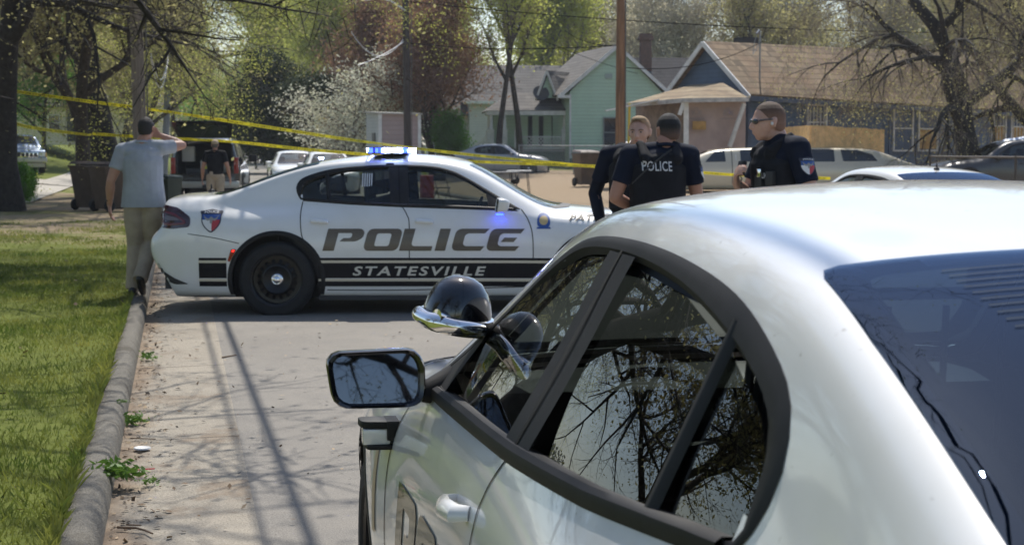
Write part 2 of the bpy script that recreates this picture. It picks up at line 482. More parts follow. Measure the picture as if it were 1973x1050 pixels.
# ------------------------------------------------------------------ the patrol sedan
def sedan_cage():
    S = []
    def st(x, zc, k2, k3, k3b, k4, k5, k6, k7, k8, dx=None):
        pts = [(0, zc), (k2[0] * .55, zc - (zc - k2[1]) * .28), k2, k3, k3b, k4, k5, k6, k7, k8, (.86 * k8[0] / .93, .185), (.55, .17)]
        d = dx or [0] * len(pts)
        S.append([(x + d[i], p[0], p[1]) for i, p in enumerate(pts)])
    rdx = [0, 0, .01, .02, .02, .02, .05, -.085, -.07, .05, .14, .2]
    st(-1.13, 1.10, (.60, 1.085), (.70, 1.06), (.76, 1.02), (.80, .97), (.83, .86), (.85, .77), (.84, .52), (.78, .38), rdx)
    st(-1.08, 1.16, (.62, 1.135), (.72, 1.115), (.775, 1.075), (.82, 1.03), (.87, .95), (.885, .76), (.88, .52), (.84, .33), [0, 0, .0, .02, .03, .03, .02, .0, .0, .03, .06, .08])
    st(-.90, 1.172, (.63, 1.152), (.735, 1.13), (.79, 1.095), (.83, 1.055), (.90, .97), (.93, .77), (.925, .53), (.90, .30))
    st(-.68, 1.175, (.66, 1.155), (.745, 1.135), (.79, 1.10), (.83, 1.065), (.92, .98), (.945, .78), (.94, .53), (.92, .28))
    st(-.56, 1.185, (.66, 1.165), (.725, 1.145), (.765, 1.095), (.80, 1.03), (.915, .96), (.95, .78), (.945, .53), (.93, .27))
    st(-.36, 1.268, (.645, 1.236), (.695, 1.20), (.735, 1.12), (.775, 1.035), (.915, .95), (.955, .78), (.95, .53), (.93, .26))
    st(-.12, 1.366, (.628, 1.328), (.680, 1.288), (.715, 1.165), (.757, 1.045), (.91, .955), (.955, .78), (.95, .53), (.93, .24))
    st(.12, 1.436, (.606, 1.408), (.660, 1.372), (.702, 1.21), (.752, 1.06), (.905, .96), (.95, .78), (.947, .53), (.93, .23))
    st(.34, 1.490, (.588, 1.460), (.644, 1.432), (.706, 1.245), (.770, 1.07), (.895, .965), (.94, .78), (.942, .53), (.925, .22))
    st(.62, 1.533, (.578, 1.495), (.634, 1.468), (.715, 1.275), (.808, 1.078), (.90, .97), (.932, .78), (.938, .53), (.92, .22))
    st(1.10, 1.565, (.57, 1.524), (.632, 1.486), (.728, 1.282), (.848, 1.075), (.90, .97), (.93, .78), (.938, .53), (.92, .22))
    st(1.55, 1.553, (.565, 1.508), (.632, 1.462), (.732, 1.258), (.862, 1.062), (.905, .96), (.932, .78), (.938, .53), (.92, .22))
    st(1.82, 1.500, (.565, 1.452), (.645, 1.392), (.745, 1.22), (.867, 1.052), (.91, .955), (.935, .78), (.938, .53), (.92, .22))
    st(2.04, 1.385, (.60, 1.342), (.685, 1.285), (.775, 1.165), (.868, 1.04), (.915, .95), (.94, .78), (.942, .53), (.925, .22))
    st(2.28, 1.235, (.665, 1.195), (.745, 1.155), (.81, 1.095), (.868, 1.025), (.92, .945), (.945, .78), (.947, .53), (.93, .23))
    st(2.50, 1.115, (.71, 1.075), (.785, 1.045), (.83, 1.015), (.868, .985), (.932, .93), (.968, .78), (.968, .53), (.945, .24))
    st(2.66, 1.062, (.72, 1.025), (.79, 1.005), (.83, .985), (.872, .965), (.948, .915), (.990, .77), (.990, .53), (.96, .25))
    st(3.05, 1.035, (.71, 1.00), (.78, .985), (.82, .965), (.87, .94), (.942, .89), (.984, .76), (.984, .53), (.955, .27))
    st(3.45, .985, (.67, .955), (.74, .94), (.785, .92), (.84, .895), (.91, .85), (.955, .74), (.955, .52), (.92, .28))
    st(3.78, .90, (.60, .87), (.67, .855), (.715, .84), (.76, .82), (.82, .785), (.86, .69), (.86, .50), (.84, .26), [.04, .03, 0, 0, 0, 0, 0, 0, 0, 0, 0, 0])
    st(3.90, .78, (.52, .76), (.59, .75), (.64, .74), (.68, .725), (.73, .70), (.77, .62), (.78, .46), (.76, .26), [.04, .03, 0, 0, 0, 0, 0, 0, 0, 0, 0, 0])
    return loft_body(S)

DLO = smooth_poly([(0.212, 1.118), (0.180, 1.165), (0.166, 1.215), (0.170, 1.262), (0.235, 1.330), (0.46, 1.402), (0.75, 1.438), (1.10, 1.452), (1.45, 1.440), (1.66, 1.396),
                   (1.83, 1.315), (1.97, 1.235), (2.15, 1.13), (2.33, 1.03)], 5, False) + [(1.7, 1.050), (1.158, 1.066), (.7, 1.085)]
G_FRONT = round_poly([(1.235, 1.095), (1.215, 1.392), (1.46, 1.385), (1.64, 1.345), (1.80, 1.278), (1.95, 1.195), (2.10, 1.108), (2.16, 1.072), (1.70, 1.082)], .02)
G_REAR = round_poly([(0.51, 1.118), (0.485, 1.318), (0.75, 1.372), (1.07, 1.394), (1.11, 1.10)], .02)
G_QTR = round_poly([(0.272, 1.135), (0.248, 1.18), (0.262, 1.225), (0.31, 1.26), (0.435, 1.305), (0.46, 1.122)], .015)
SIDE_HOLE = [(0.258, 1.13), (0.228, 1.18), (0.234, 1.24), (0.288, 1.292), (0.46, 1.348), (0.75, 1.400), (1.10, 1.422), (1.45, 1.411), (1.64, 1.366), (1.80, 1.293), (1.955, 1.203), (2.10, 1.115), (2.18, 1.058), (1.7, 1.068), (1.158, 1.083), (.7, 1.10)]
HOLE_BIG = [tuple(Vector(p).lerp(Vector(min(resample(DLO, 200), key=lambda q: (q[0] - p[0]) ** 2 + (q[1] - p[1]) ** 2)), .5)) for p in resample(SIDE_HOLE, 80)]
REAR_GLASS = [(.345, 0), (.352, .25), (.362, .45), (.368, .555), (.362, .578), (.335, .588), (.12, .612), (-.12, .632), (-.40, .655), (-.58, .655), (-.65, .55), (-.675, .3), (-.68, 0)]
FRONT_GLASS = [(1.86, 0), (1.85, .3), (1.83, .47), (1.87, .515), (2.05, .58), (2.28, .65), (2.50, .70), (2.62, .68), (2.68, .5), (2.72, .25), (2.74, 0)]
def full_outline(half):
    h = [p for p in half]
    return h + [(p[0], -p[1]) for p in reversed(h) if p[1] > 1e-6]

HOLE_S = resample(smooth_poly(SIDE_HOLE, 5), 240)
_sedan_cache = {}
def patrol_sedan(label, loc, rz, variant, group=None):
    """variant: 'marked' (the car across the street), 'near' (foreground), 'plain'"""
    root = thing('patrol_car' if variant != 'plain' else 'parked_sedan', label, 'police car' if variant != 'plain' else 'car', loc, rz, group)
    if 'skin' not in _sedan_cache:
        me = subsurf(sedan_cage(), 3)
        _sedan_cache['skin'] = Skin(me); _sedan_cache['me'] = me
    sk, me = _sedan_cache['skin'], _sedan_cache['me']
    rg_hole = [(p[0] * 1.0 if abs(p[0]) < .0 else p[0] + (-.03 if p[0] > .2 else (.03 if p[0] < -.5 else 0)), max(0, abs(p[1]) - .03) * (1 if p[1] >= 0 else -1)) for p in full_outline(REAR_GLASS)]
    fg_hole = [(p[0] + (.03 if p[0] < 2.0 else -.03), max(0, abs(p[1]) - .03) * (1 if p[1] >= 0 else -1)) for p in full_outline(FRONT_GLASS)]
    if 'body' not in _sedan_cache:
        bm = bmesh.new(); bm.from_mesh(me); kill = []
        for f in bm.faces:
            c = f.calc_center_median()
            if abs(c.y) > .45 and c.z > 1.04 and inside(HOLE_BIG, c.x, c.z) and f.normal.z < .93: kill.append(f); continue
            if abs(c.y) > .6 and c.z < .95 and (math.hypot(c.x, c.z - .363) < .445 or math.hypot(c.x - 3.05, c.z - .363) < .445): kill.append(f); continue
            if f.normal.z > .2 and c.z > 1.0 and (inside(rg_hole, c.x, c.y) or inside(fg_hole, c.x, c.y)): kill.append(f)
        bmesh.ops.delete(bm, geom=kill, context='FACES')
        bmesh.ops.recalc_face_normals(bm, faces=bm.faces)
        b2 = bpy.data.meshes.new('patrol_body'); bm.to_mesh(b2); bm.free(); _sedan_cache['body'] = b2
    link_mesh('body', _sedan_cache['body'], white_paint, root)
    parts = _sedan_cache.get('parts')
    def put(name, mesh_or_mb, m, par=root, ang=40, key=None, lab=None):
        if isinstance(mesh_or_mb, MB): return mesh_or_mb.obj(name, m, par, ang=ang, fixn=True, label=lab)
        o = link_mesh(name, mesh_or_mb, m, par, label=lab); return o
    # underbody and cabin floor
    u = MB(); u.box((1.45, 0, .30), (4.6, 1.25, .26)); u.box((1.5, 0, .23), (2.05, 1.72, .10)); u.box((-.9, 0, .36), (.4, 1.5, .2)); u.box((3.7, 0, .36), (.3, 1.3, .2)); put('underbody', u, dark_plastic)
    for wx in (0, 3.05):
        for sg in (1, -1):
            l = MB(); seg = 26
            vs = []; fs = []
            for i in range(seg + 1):
                a = math.radians(-15) + math.radians(210) * i / seg
                for yy in (.94, .60): vs.append((wx + .452 * math.cos(a), (yy if yy < .9 else sk.side(wx + .452 * math.cos(a), .363 + .452 * math.sin(a), 1)[1] - .004) * sg, .363 + .452 * math.sin(a)))
            for i in range(seg): fs.append((2 * i, 2 * i + 1, 2 * i + 3, 2 * i + 2))
            b = len(vs); vs.append((wx, .60 * sg, .363))
            for i in range(seg): fs.append((2 * i + 1, b, 2 * i + 3))
            l.add(vs, fs); put('wheel_arch_liner', l, dark_plastic)
            A = [(wx + .424 * math.cos(math.radians(d)), .363 + .424 * math.sin(math.radians(d))) for d in range(-18, 199, 4)]
            rl_ = .468 if variant == 'marked' else .458
            B = [(wx + rl_ * math.cos(math.radians(d)), .363 + rl_ * math.sin(math.radians(d))) for d in range(-18, 199, 4)]
            put('wheel_arch_lip', sk.strip(A, B, 'side', sg, (.004, .007, .008, .006, .002) if variant == 'marked' else (.001, .002, .002, .0015), False), black_trim)
            wheel(root, wx, .845, sg=sg)
    # side glass, frames, handles, shut lines, mirrors
    for sg in (1, -1):
        O = resample(DLO, 110); 
        inner = []
        for p in O:      # nearest inner point: shrink towards the hole outline
            best = min(HOLE_S, key=lambda q: (q[0] - p[0]) ** 2 + (q[1] - p[1]) ** 2)
            inner.append(best)
        fr = sk.strip(O, inner, 'side', sg, (.001, .0045, .005, .004, -.012), True)
        put('window_frame', fr, black_trim)
        bp = sk.poly([(1.085, 1.07), (1.050, 1.425), (1.240, 1.425), (1.262, 1.065)], 'side', sg, .004, .03); put('door_pillar', bp, black_trim)
        bp2 = sk.line([(1.172, 1.065), (1.148, 1.43)], .012, 'side', sg, .0065); put('pillar_gap', bp2, mat('gap_black', (.003, .003, .003), .9))
        dv = sk.strip([(.468, 1.10), (.440, 1.375)], [(.508, 1.10), (.478, 1.385)], 'side', sg, (-.004, .006, .006, -.004), False); put('window_divider', dv, black_trim)
        sail = sk.poly([(2.02, 1.05), (1.98, 1.225), (2.15, 1.125), (2.32, 1.03)], 'side', sg, .003, .04)
        put('mirror_sail', sail, black_trim)
        # belt moulding
        A = resample([(.235, 1.105), (.7, 1.072), (1.158, 1.050), (1.7, 1.033), (2.30, 1.012)], 40, False)
        B = resample([(.245, 1.142), (.7, 1.112), (1.158, 1.092), (1.7, 1.076), (2.22, 1.050)], 40, False)
        put('belt_moulding', sk.strip(A, B, 'side', sg, (.001, .013, .016, .010, -.02), False), black_trim)
        gm = glass_dark if variant == 'near' else glass_side
        dgl = -.008 if variant == 'near' else -.006
        for nm, G, g in (('door_window', G_FRONT, glass_side), ('door_window', G_REAR, gm), ('quarter_window', G_QTR, gm)):
            cx = sum(p[0] for p in G) / len(G); cz = sum(p[1] for p in G) / len(G)
            kk = 1.32 if nm[0] == 'q' else 1.14; Gx = [(cx + (p[0] - cx) * kk, cz + (p[1] - cz) * kk) for p in G]
            gmsh = curve_mesh([Gx]); xs_ = np.linspace(min(p[0] for p in G), max(p[0] for p in G), 9); zs_ = np.linspace(min(p[1] for p in G), max(p[1] for p in G), 9)
            smp = [(a, b) for a in xs_ for b in zs_ if inside(Gx, a, b)]; yy = np.array([sk.side(a, b, sg, dgl)[1] for a, b in smp]); A_ = np.array([[1, a, b] for a, b in smp]); q_ = np.array([.05 * a * a + .24 * b * b for a, b in smp]) * sg; c3 = np.linalg.lstsq(A_, yy + q_, rcond=None)[0]; co_ = np.array([c3[0], c3[1], c3[2], -.05 * sg, 0, -.24 * sg])
            class _S: pass
            flat_sk = Skin.__new__(Skin); flat_sk.side = lambda a, b, s_=1, off=0.0, co_=co_: Vector((a, float(np.dot(co_, [1, a, b, a * a, a * b, b * b])), b))
            gl_me = flat_sk.lay(gmsh, 'side', sg, 0, .04); ob_ = put(nm, gl_me, g)
            gl_me.normals_split_custom_set_from_vertices([tuple((Vector((-(co_[1] + 2 * co_[3] * v.co.x + co_[4] * v.co.z), 1, -(co_[2] + co_[4] * v.co.x + 2 * co_[5] * v.co.z))) * sg).normalized()) for v in gl_me.vertices])
        # shut lines
        gapm = mat('gap_black', (.003, .003, .003), .9)
        for pts in ([(.235, 1.10), (.225, .98), (.245, .78), (.30, .70)], [(1.19, 1.06), (1.24, .98), (1.265, .86), (1.262, .30)],
                    [(2.33, 1.03), (2.40, .92), (2.44, .74), (2.44, .30)], [(2.44, .30), (1.262, .265), (.48, .265)]):
            put('shut_line', sk.line(smooth_poly([tuple(p) for p in pts], 8, False), .007 if variant == 'near' else .009, 'side', sg, .0015), gapm)
        put('shut_line', sk.line(smooth_poly([(-.84, .80), (-.6, .765), (-.35, .71)], 6, False), .007, 'side', sg, .0015), gapm)
        for hx in (.33, 1.33):
            hc = MB(); a = sk.side(hx, .925, sg, 0); b = sk.side(hx + .16, .915, sg, 0)
            d = Vector((0, sg, 0))
            hc.tube([a + d * .0, a + d * .028 + Vector((.012, 0, 0)), a.lerp(b, .5) + d * .036, b + d * .028 - Vector((.012, 0, 0)), b], [.017, .020, .021, .020, .017], 10, flat=.6)
            put('door_handle', hc, white_paint)
        # tail lamp
        tl = sk.poly(round_poly([(-1.135, 1.075), (-.95, 1.045), (-.815, .955), (-.822, .865), (-1.0, .845), (-1.13, .86)], .03), 'side', sg, .004, .04)
        put('tail_lamp', tl, smoke_lens)
        tl2 = sk.strip(resample([(-1.09, 1.015), (-.97, .99), (-.865, .925), (-.862, .89), (-1.02, .875), (-1.10, .885)], 24), resample([(-1.075, .995), (-.97, .965), (-.89, .915), (-.885, .905), (-1.02, .90), (-1.08, .905)], 24), 'side', sg, (.006, .009, .006))
        put('tail_lamp_ring', tl2, mat('red_smoked', (.13, .008, .010), .1, coat=1.0))
        put('tail_lamp_reverse', sk.poly(round_poly([(-1.06, .975), (-.95, .95), (-.92, .925), (-1.05, .925)], .008), 'side', sg, .008, .05), mat('grey_lens', (.16, .13, .13), .15, coat=1))
        mk = sk.poly(round_poly([(-.425, .655), (-.375, .655), (-.440, .535), (-.462, .545)], .010), 'side', sg, .008, .03); put('side_marker', mk, red_lens)
        if variant == 'marked': put('marker_bulb', sk.poly(round_poly([(-.415, .648), (-.392, .648), (-.40, .630), (-.418, .630)], .004), 'side', sg, .012, .03), red_lit)
        put('rear_valance', sk.poly(round_poly([(-1.20, .50), (-1.12, .455), (-.98, .375), (-.84, .32), (-.98, .315), (-1.14, .37)], .02), 'side', sg, .004, .04), dark_plastic)
        # mirror
        mr = MB(); base = sk.side(2.14, 1.075, sg, 0)
        mc = base + Vector((-.005, .180 * sg, -.004))
        mir = bpy.data.objects.new('door_mirror', None); COL.objects.link(mir); mir.parent = root; mir.location = mc; mir.empty_display_size = .05
        prof = [(a * .92, b_ * .92) for a, b_ in round_poly([(-.128, -.068), (.105, -.072), (.122, .050), (.10, .072), (-.105, .080), (-.130, .045)], .045, 6)]
        prof = resample(prof, 40)
        vs = []; fs = []; n = len(prof)
        rings = [(-.030, .90), (-.036, .97), (-.030, 1.0), (.0, 1.0), (.035, .92), (.062, .72), (.075, .40), (.078, .05)]
        for dxm, sc in rings:
            for p in prof: vs.append((dxm + .12 * p[0] * sc + .14 * p[1] * sc, p[0] * sc * sg, p[1] * sc))
        for i in range(len(rings) - 1):
            for j in range(n): fs.append((i * n + j, i * n + (j + 1) % n, (i + 1) * n + (j + 1) % n, (i + 1) * n + j))
        hm = MB().add(vs, fs); hm.obj('mirror_housing', black_gloss if variant == 'near' else white_paint, mir, ang=50)
        gl = MB(); gpts = [(-.020 + .12 * p[0] * .9 + .14 * p[1] * .88, p[0] * .88 * sg, p[1] * .86) for p in prof]; gl.add(gpts, [tuple(range(n))])
        gl.obj('mirror_glass', mat('mirror_glass', (.12, .13, .16), .015, 1.0), mir)
        rim = MB().add([(-.030 + .12 * p[0] * .9 + .14 * p[1] * .9, p[0] * .90 * sg, p[1] * .90) for p in prof] + [(-.020 + .12 * p[0] * .9 + .14 * p[1] * .86, p[0] * .86 * sg, p[1] * .84) for p in prof], [(j, (j + 1) % n, n + (j + 1) % n, n + j) for j in range(n)])
        rim.obj('mirror_bezel', black_gloss, mir)
        arm = MB(); arm.tube([base - mc + Vector((0, -.02 * sg, -.01)), Vector((.01, -.135 * sg, -.035)), Vector((.012, -.09 * sg, -.03))], [.042, .034, .030], 14, flat=.6)
        arm.obj('mirror_arm', black_trim, mir)
        if variant == 'marked':
            bl = MB(); bl.box((-.01, .0, -.083), (.07, .10, .012)); bl.obj('mirror_light', blue_led, mir)
    # rear and front screens
    rg = sk.poly(full_outline(REAR_GLASS), 'top', 1, .002, .05); put('rear_window', rg, glass_rear)
    if variant == 'near':
        frit = sk.strip(resample(full_outline(REAR_GLASS), 120), resample([(p[0] + (-.045 if p[0] > .2 else (.04 if p[0] < -.5 else 0)), max(0, abs(p[1]) - .045) * (1 if p[1] >= 0 else -1)) for p in full_outline(REAR_GLASS)], 120), 'top', 1, (-.006, -.006))
        put('rear_window_seal', frit, mat('frit_black', (.01, .01, .012), .5))
        hl = MB()
        for i in range(16):
            x0 = .285 - i * .022
            vs = []
            L = [sk.top(x0 - .0, -.45 + .075 * q, 1, .0036) for q in range(13)]
            L2 = [sk.top(x0 - .0028, -.45 + .075 * q, 1, .0036) for q in range(13)]
            hl.add(L + L2, [(q, q + 1, 14 + q, 13 + q) for q in range(12)])
        put('heating_lines', hl, mat('defrost_line', (.035, .045, .055), .8, spec=.1))
        st = MB(); st.box((.02, 0, 1.20), (.015, .62, .20)); 
        dk = MB(); dk.box((-.38, 0, 1.10), (.5, 1.15, .02)); put('parcel_shelf', dk, mat('shelf_blue', (.10, .15, .20), .9))
    put('windscreen', sk.poly(full_outline(smooth_poly(FRONT_GLASS, 4, False)), 'top', 1, .002, .05), glass_front)
    put('cowl', sk.poly([(2.60, -.66), (2.66, -.70), (2.80, -.45), (2.83, 0), (2.80, .45), (2.66, .70), (2.60, .66), (2.70, .4), (2.75, 0), (2.70, -.4)], 'top', 1, .004, .05), dark_plastic)
    # interior
    hl_ = MB(); xs_ = np.linspace(.42, 1.80, 12); ys_ = np.linspace(-.645, .645, 15); hl_.add([sk.top(a, abs(b_), 1 if b_ >= 0 else -1, 0) - Vector((0, 0, .035 if abs(b_) < .6 else .05)) for a in xs_ for b_ in ys_], [(i * 15 + j, i * 15 + j + 1, (i + 1) * 15 + j + 1, (i + 1) * 15 + j) for i in range(11) for j in range(14)])
    put('headliner', hl_, mat('headliner_grey', (.09, .09, .09), .95))
    it = MB()
    for sy in (.40, -.40):
        it.box((1.28, sy, .52), (.52, .50, .22)); it.tube([(1.10, sy, .55), (1.00, sy, .85), (.93, sy, 1.13)], [.11, .115, .09], 12, flat=2.1)
        it.tube([(.93, sy, 1.16), (.91, sy, 1.29)], [.07, .06], 10, flat=1.9)
    it.box((.35, 0, .50), (.5, 1.25, .22)); it.tube([(.15, -.0, .55), (.0, 0, .98)], [.09, .08], 10, flat=6.8)
    put('seats', it, seat_cloth)
    ds = MB(); ds.tube([(2.28, -.72, .86), (2.25, 0, .90), (2.28, .72, .86)], .17, 12, flat=.8); ds.box((2.05, 0, .66), (.5, .22, .3)); ds.box((1.5, 0, .30), (2.6, 1.5, .06))
    for sy in (.82, -.82): ds.box((1.2, sy, .67), (2.1, .04, .60))
    ds.box((-.05, 0, .72), (.06, 1.3, .6))
    put('dashboard', ds, dark_plastic)
    dt = MB(); xs_ = np.linspace(2.18, 2.74, 8); ys_ = np.linspace(-.74, .74, 13); dt.add([Vector((a, b_, min(1.02, sk.top(a, min(abs(b_), .66), 1, 0).z - .035))) for a in xs_ for b_ in ys_], [(i * 13 + j, i * 13 + j + 1, (i + 1) * 13 + j + 1, (i + 1) * 13 + j) for i in range(7) for j in range(12)]); put('dash_top', dt, dark_plastic)
    fo = full_outline(FRONT_GLASS); pt = sk.strip(resample(fo, 120), resample([(p[0] + (.06 if p[0] < 2.0 else -.05), max(0, abs(p[1]) - .06) * (1 if p[1] >= 0 else -1)) for p in fo], 120), 'top', 1, (-.022, -.018, -.012)); put('windscreen_surround', pt, black_trim)
    sw = MB(); c = Vector((1.86, .40, .93)); ax = Vector((-1, 0, .42)).normalized(); e1 = Vector((0, 1, 0)); e2 = ax.cross(e1)
    sw.tube([c + (e1 * math.cos(a) + e2 * math.sin(a)) * .19 for a in [2 * math.pi * i / 28 for i in range(29)]], .015, 8)
    sw.tube([c - e1 * .18, c + ax * -.02, c + e1 * .18], .02, 8); sw.tube([c, c - ax * .2], .035, 8); put('steering_wheel', sw, dark_plastic)
    # cage behind the front seats, laptop
    cg = MB()
    for yy in [-.5 + .1 * i for i in range(11)]: cg.tube([(.84, yy, .80), (.80, yy, 1.36)], .006, 6)
    cg.tube([(.84, -.56, .8), (.80, -.52, 1.38), (.80, .52, 1.38), (.84, .56, .8)], .012, 6); put('prisoner_cage', cg, mat('cage_grey', (.10, .10, .11), .5, .4))
    hm2 = MB(); 
    # headlamps, grille
    for sg in (1, -1):
        put('headlamp', sk.poly(round_poly([(3.55, .80), (3.55, .73), (3.84, .66), (3.86, .74)], .02), 'side', sg, .004, .04), clear_lens)
    g = MB(); g.box((3.985, 0, .60), (.02, .9, .22)); put('grille', g, dark_plastic)
    pl = MB(); pl.box((-1.215, 0, .62), (.012, .32, .16)); put('number_plate', pl, mat('plate_white', (.7, .7, .68), .5))
    bt = MB(); bt.box((1.35, 0, .19), (1.9, 1.82, .04)); put('sill', bt, dark_plastic)
    an = MB(); a0 = sk.top(.50, 0, 1, 0)
    if variant == 'marked': a0 = sk.top(-.80, .1, 1, 0)
    an.lathe([(.035, 0), (.03, .02), (.012, .03), (.009, .035), (.007, .075), (0, .08)], 12, M=Matrix.Translation(a0)); put('antenna', an, black_trim)
    return root, sk
# ------------------------------------------------------------------ liveries
def glyph(ch):
    r = .12
    if ch == 'I': return [round_poly([(0, 0), (.49, 0), (.49, 1), (0, 1)], .02)]
    if ch == 'L': return [round_poly([(0, 0), (1.50, 0), (1.50, .21), (.62, .21), (.50, .30), (.50, 1), (0, 1)], [.02, .02, .02, .05, .05, .02, .02])]
    if ch == 'P': return [round_poly([(0, 0), (.47, 0), (.47, .80), (1.02, .80), (1.05, .74), (1.05, .64), (1.0, .58), (.72, .58), (.60, .42), (1.28, .42), (1.53, .60), (1.53, .88), (1.36, 1), (0, 1)],
                                     [.02, .02, .02, .03, .03, .03, .03, .02, .02, .12, .12, .12, .1, .02])]
    if ch == 'O': return [round_poly([(0, .0), (1.62, 0), (1.62, 1), (0, 1)], .30, 8), round_poly([(.47, .21), (1.15, .21), (1.15, .79), (.47, .79)], .12, 6)]
    if ch == 'C': return [round_poly([(0, 0), (1.38, 0), (1.52, .21), (.62, .21), (.48, .30), (.48, .70), (.60, .79), (1.38, .79), (1.54, 1), (0, 1)], [.30, .02, .02, .1, .08, .08, .1, .02, .02, .30], 6)]
    if ch == 'E': return [round_poly([(0, 0), (1.38, 0), (1.52, .21), (.62, .21), (.48, .30), (.48, .70), (.60, .79), (1.42, .79), (1.56, 1), (0, 1)], [.30, .02, .02, .1, .08, .08, .1, .02, .02, .30], 6),
                          round_poly([(.60, .40), (1.20, .40), (1.32, .60), (.72, .60)], .02)]
POLICE_X = {'P': 0.0, 'O': 1.86, 'L': 3.55, 'I': 5.20, 'C': 5.95, 'E': 7.56}
def police_word(x0, x1, z0, z1, mirror=False, shear=.28):
    """wide slanted lettering as one flat mesh in (x, z)"""
    sp = []
    for ch, ox in POLICE_X.items():
        for g in glyph(ch): sp.append([(p[0] * (1.13 if ch == 'P' else 1) + ox + p[1] * shear, p[1]) for p in g])
    w = 7.56 + 1.56 + shear
    if mirror: sp = [[(w - p[0], p[1]) for p in g] for g in sp]
    me = curve_mesh([[(x0 + p[0] / w * (x1 - x0), z0 + p[1] * (z1 - z0)) for p in g] for g in sp])
    return me
SHIELD = smooth_poly([(0, -1.12), (-.55, -.72), (-.86, -.2), (-.90, .40), (-1.0, .78), (-.62, .84), (-.30, .90), (0, .96), (.30, .90), (.62, .84), (1.0, .78), (.90, .40), (.86, -.2), (.55, -.72)], 4)
c_blue = mat('patch_blue', (.03, .09, .32), .5); c_red = mat('patch_red', (.45, .05, .06), .5); c_white = mat('patch_white', (.72, .72, .72), .5)
c_dark = mat('patch_dark', (.02, .025, .05), .5); c_gold = mat('patch_gold', (.50, .36, .14), .4)
def shield_pieces():
    sc = lambda P, s, dy=0: [(p[0] * s, p[1] * s + dy) for p in P]
    inner = sc(SHIELD, .88, -.01)
    def clip(P, f):       # keep the part where f(p) > 0 (f linear)
        out = []
        for i in range(len(P)):
            a, b = P[i - 1], P[i]; fa, fb = f(a), f(b)
            if fa * fb < 0:
                t = fa / (fa - fb); out.append((a[0] + (b[0] - a[0]) * t, a[1] + (b[1] - a[1]) * t))
            if fb > 0: out.append(b)
        return out
    top = clip(inner, lambda p: p[1] - .02)
    low = clip(inner, lambda p: .02 - p[1])
    band = clip(inner, lambda p: p[1] - .50)
    wing = [(-.66, .42), (-.56, .10), (-.34, -.08), (-.14, -.02), (-.10, -.26), (0, -.36), (.10, -.26), (.14, -.02), (.34, -.08), (.56, .10), (.66, .42), (.42, .16), (.20, .12), (.10, .24), (0, .30), (-.10, .24), (-.20, .12), (-.42, .16)]
    return [('badge_border', c_dark, [SHIELD], 0), ('badge_field', c_blue, [top], 1), ('badge_white', c_white, [clip(low, lambda p: .05 - p[0])], 1),
            ('badge_red', c_red, [clip(low, lambda p: p[0] - .05)], 1), ('badge_band', c_dark, [band], 2), ('badge_eagle', mat('eagle_grey', (.30, .29, .27), .5), [wing], 2)]
def badge_on(fn_lay, parent, cx, cz, w, mirror=False):
    """fn_lay(mesh, off) -> mesh laid on a surface; w half width"""
    sg = -1 if mirror else 1
    root = None
    for nm, m, polys, lv in shield_pieces():
        me = curve_mesh([[(cx + sg * p[0] * w, cz + p[1] * w) for p in P] for P in polys])
        o = link_mesh('badge' if root is None else nm, fn_lay(me, .003 + .0016 * lv), m, root or parent)
        if root is None: root = o
    t = text_mesh('POLICE', 1, 1.05, 0, .02); fit_box(t, -.62, .62, .58, .76)
    for v in t.vertices:
        v.co = (cx + sg * v.co.x * w, cz + (v.co.y - v.co.x ** 2 * .12 + .03) * w, 0)
    link_mesh('badge_lettering', fn_lay(t, .0085), c_white, root)
    return root
def xform(me, fn):
    for v in me.vertices: v.co = fn(v.co)
    me.update(); return me

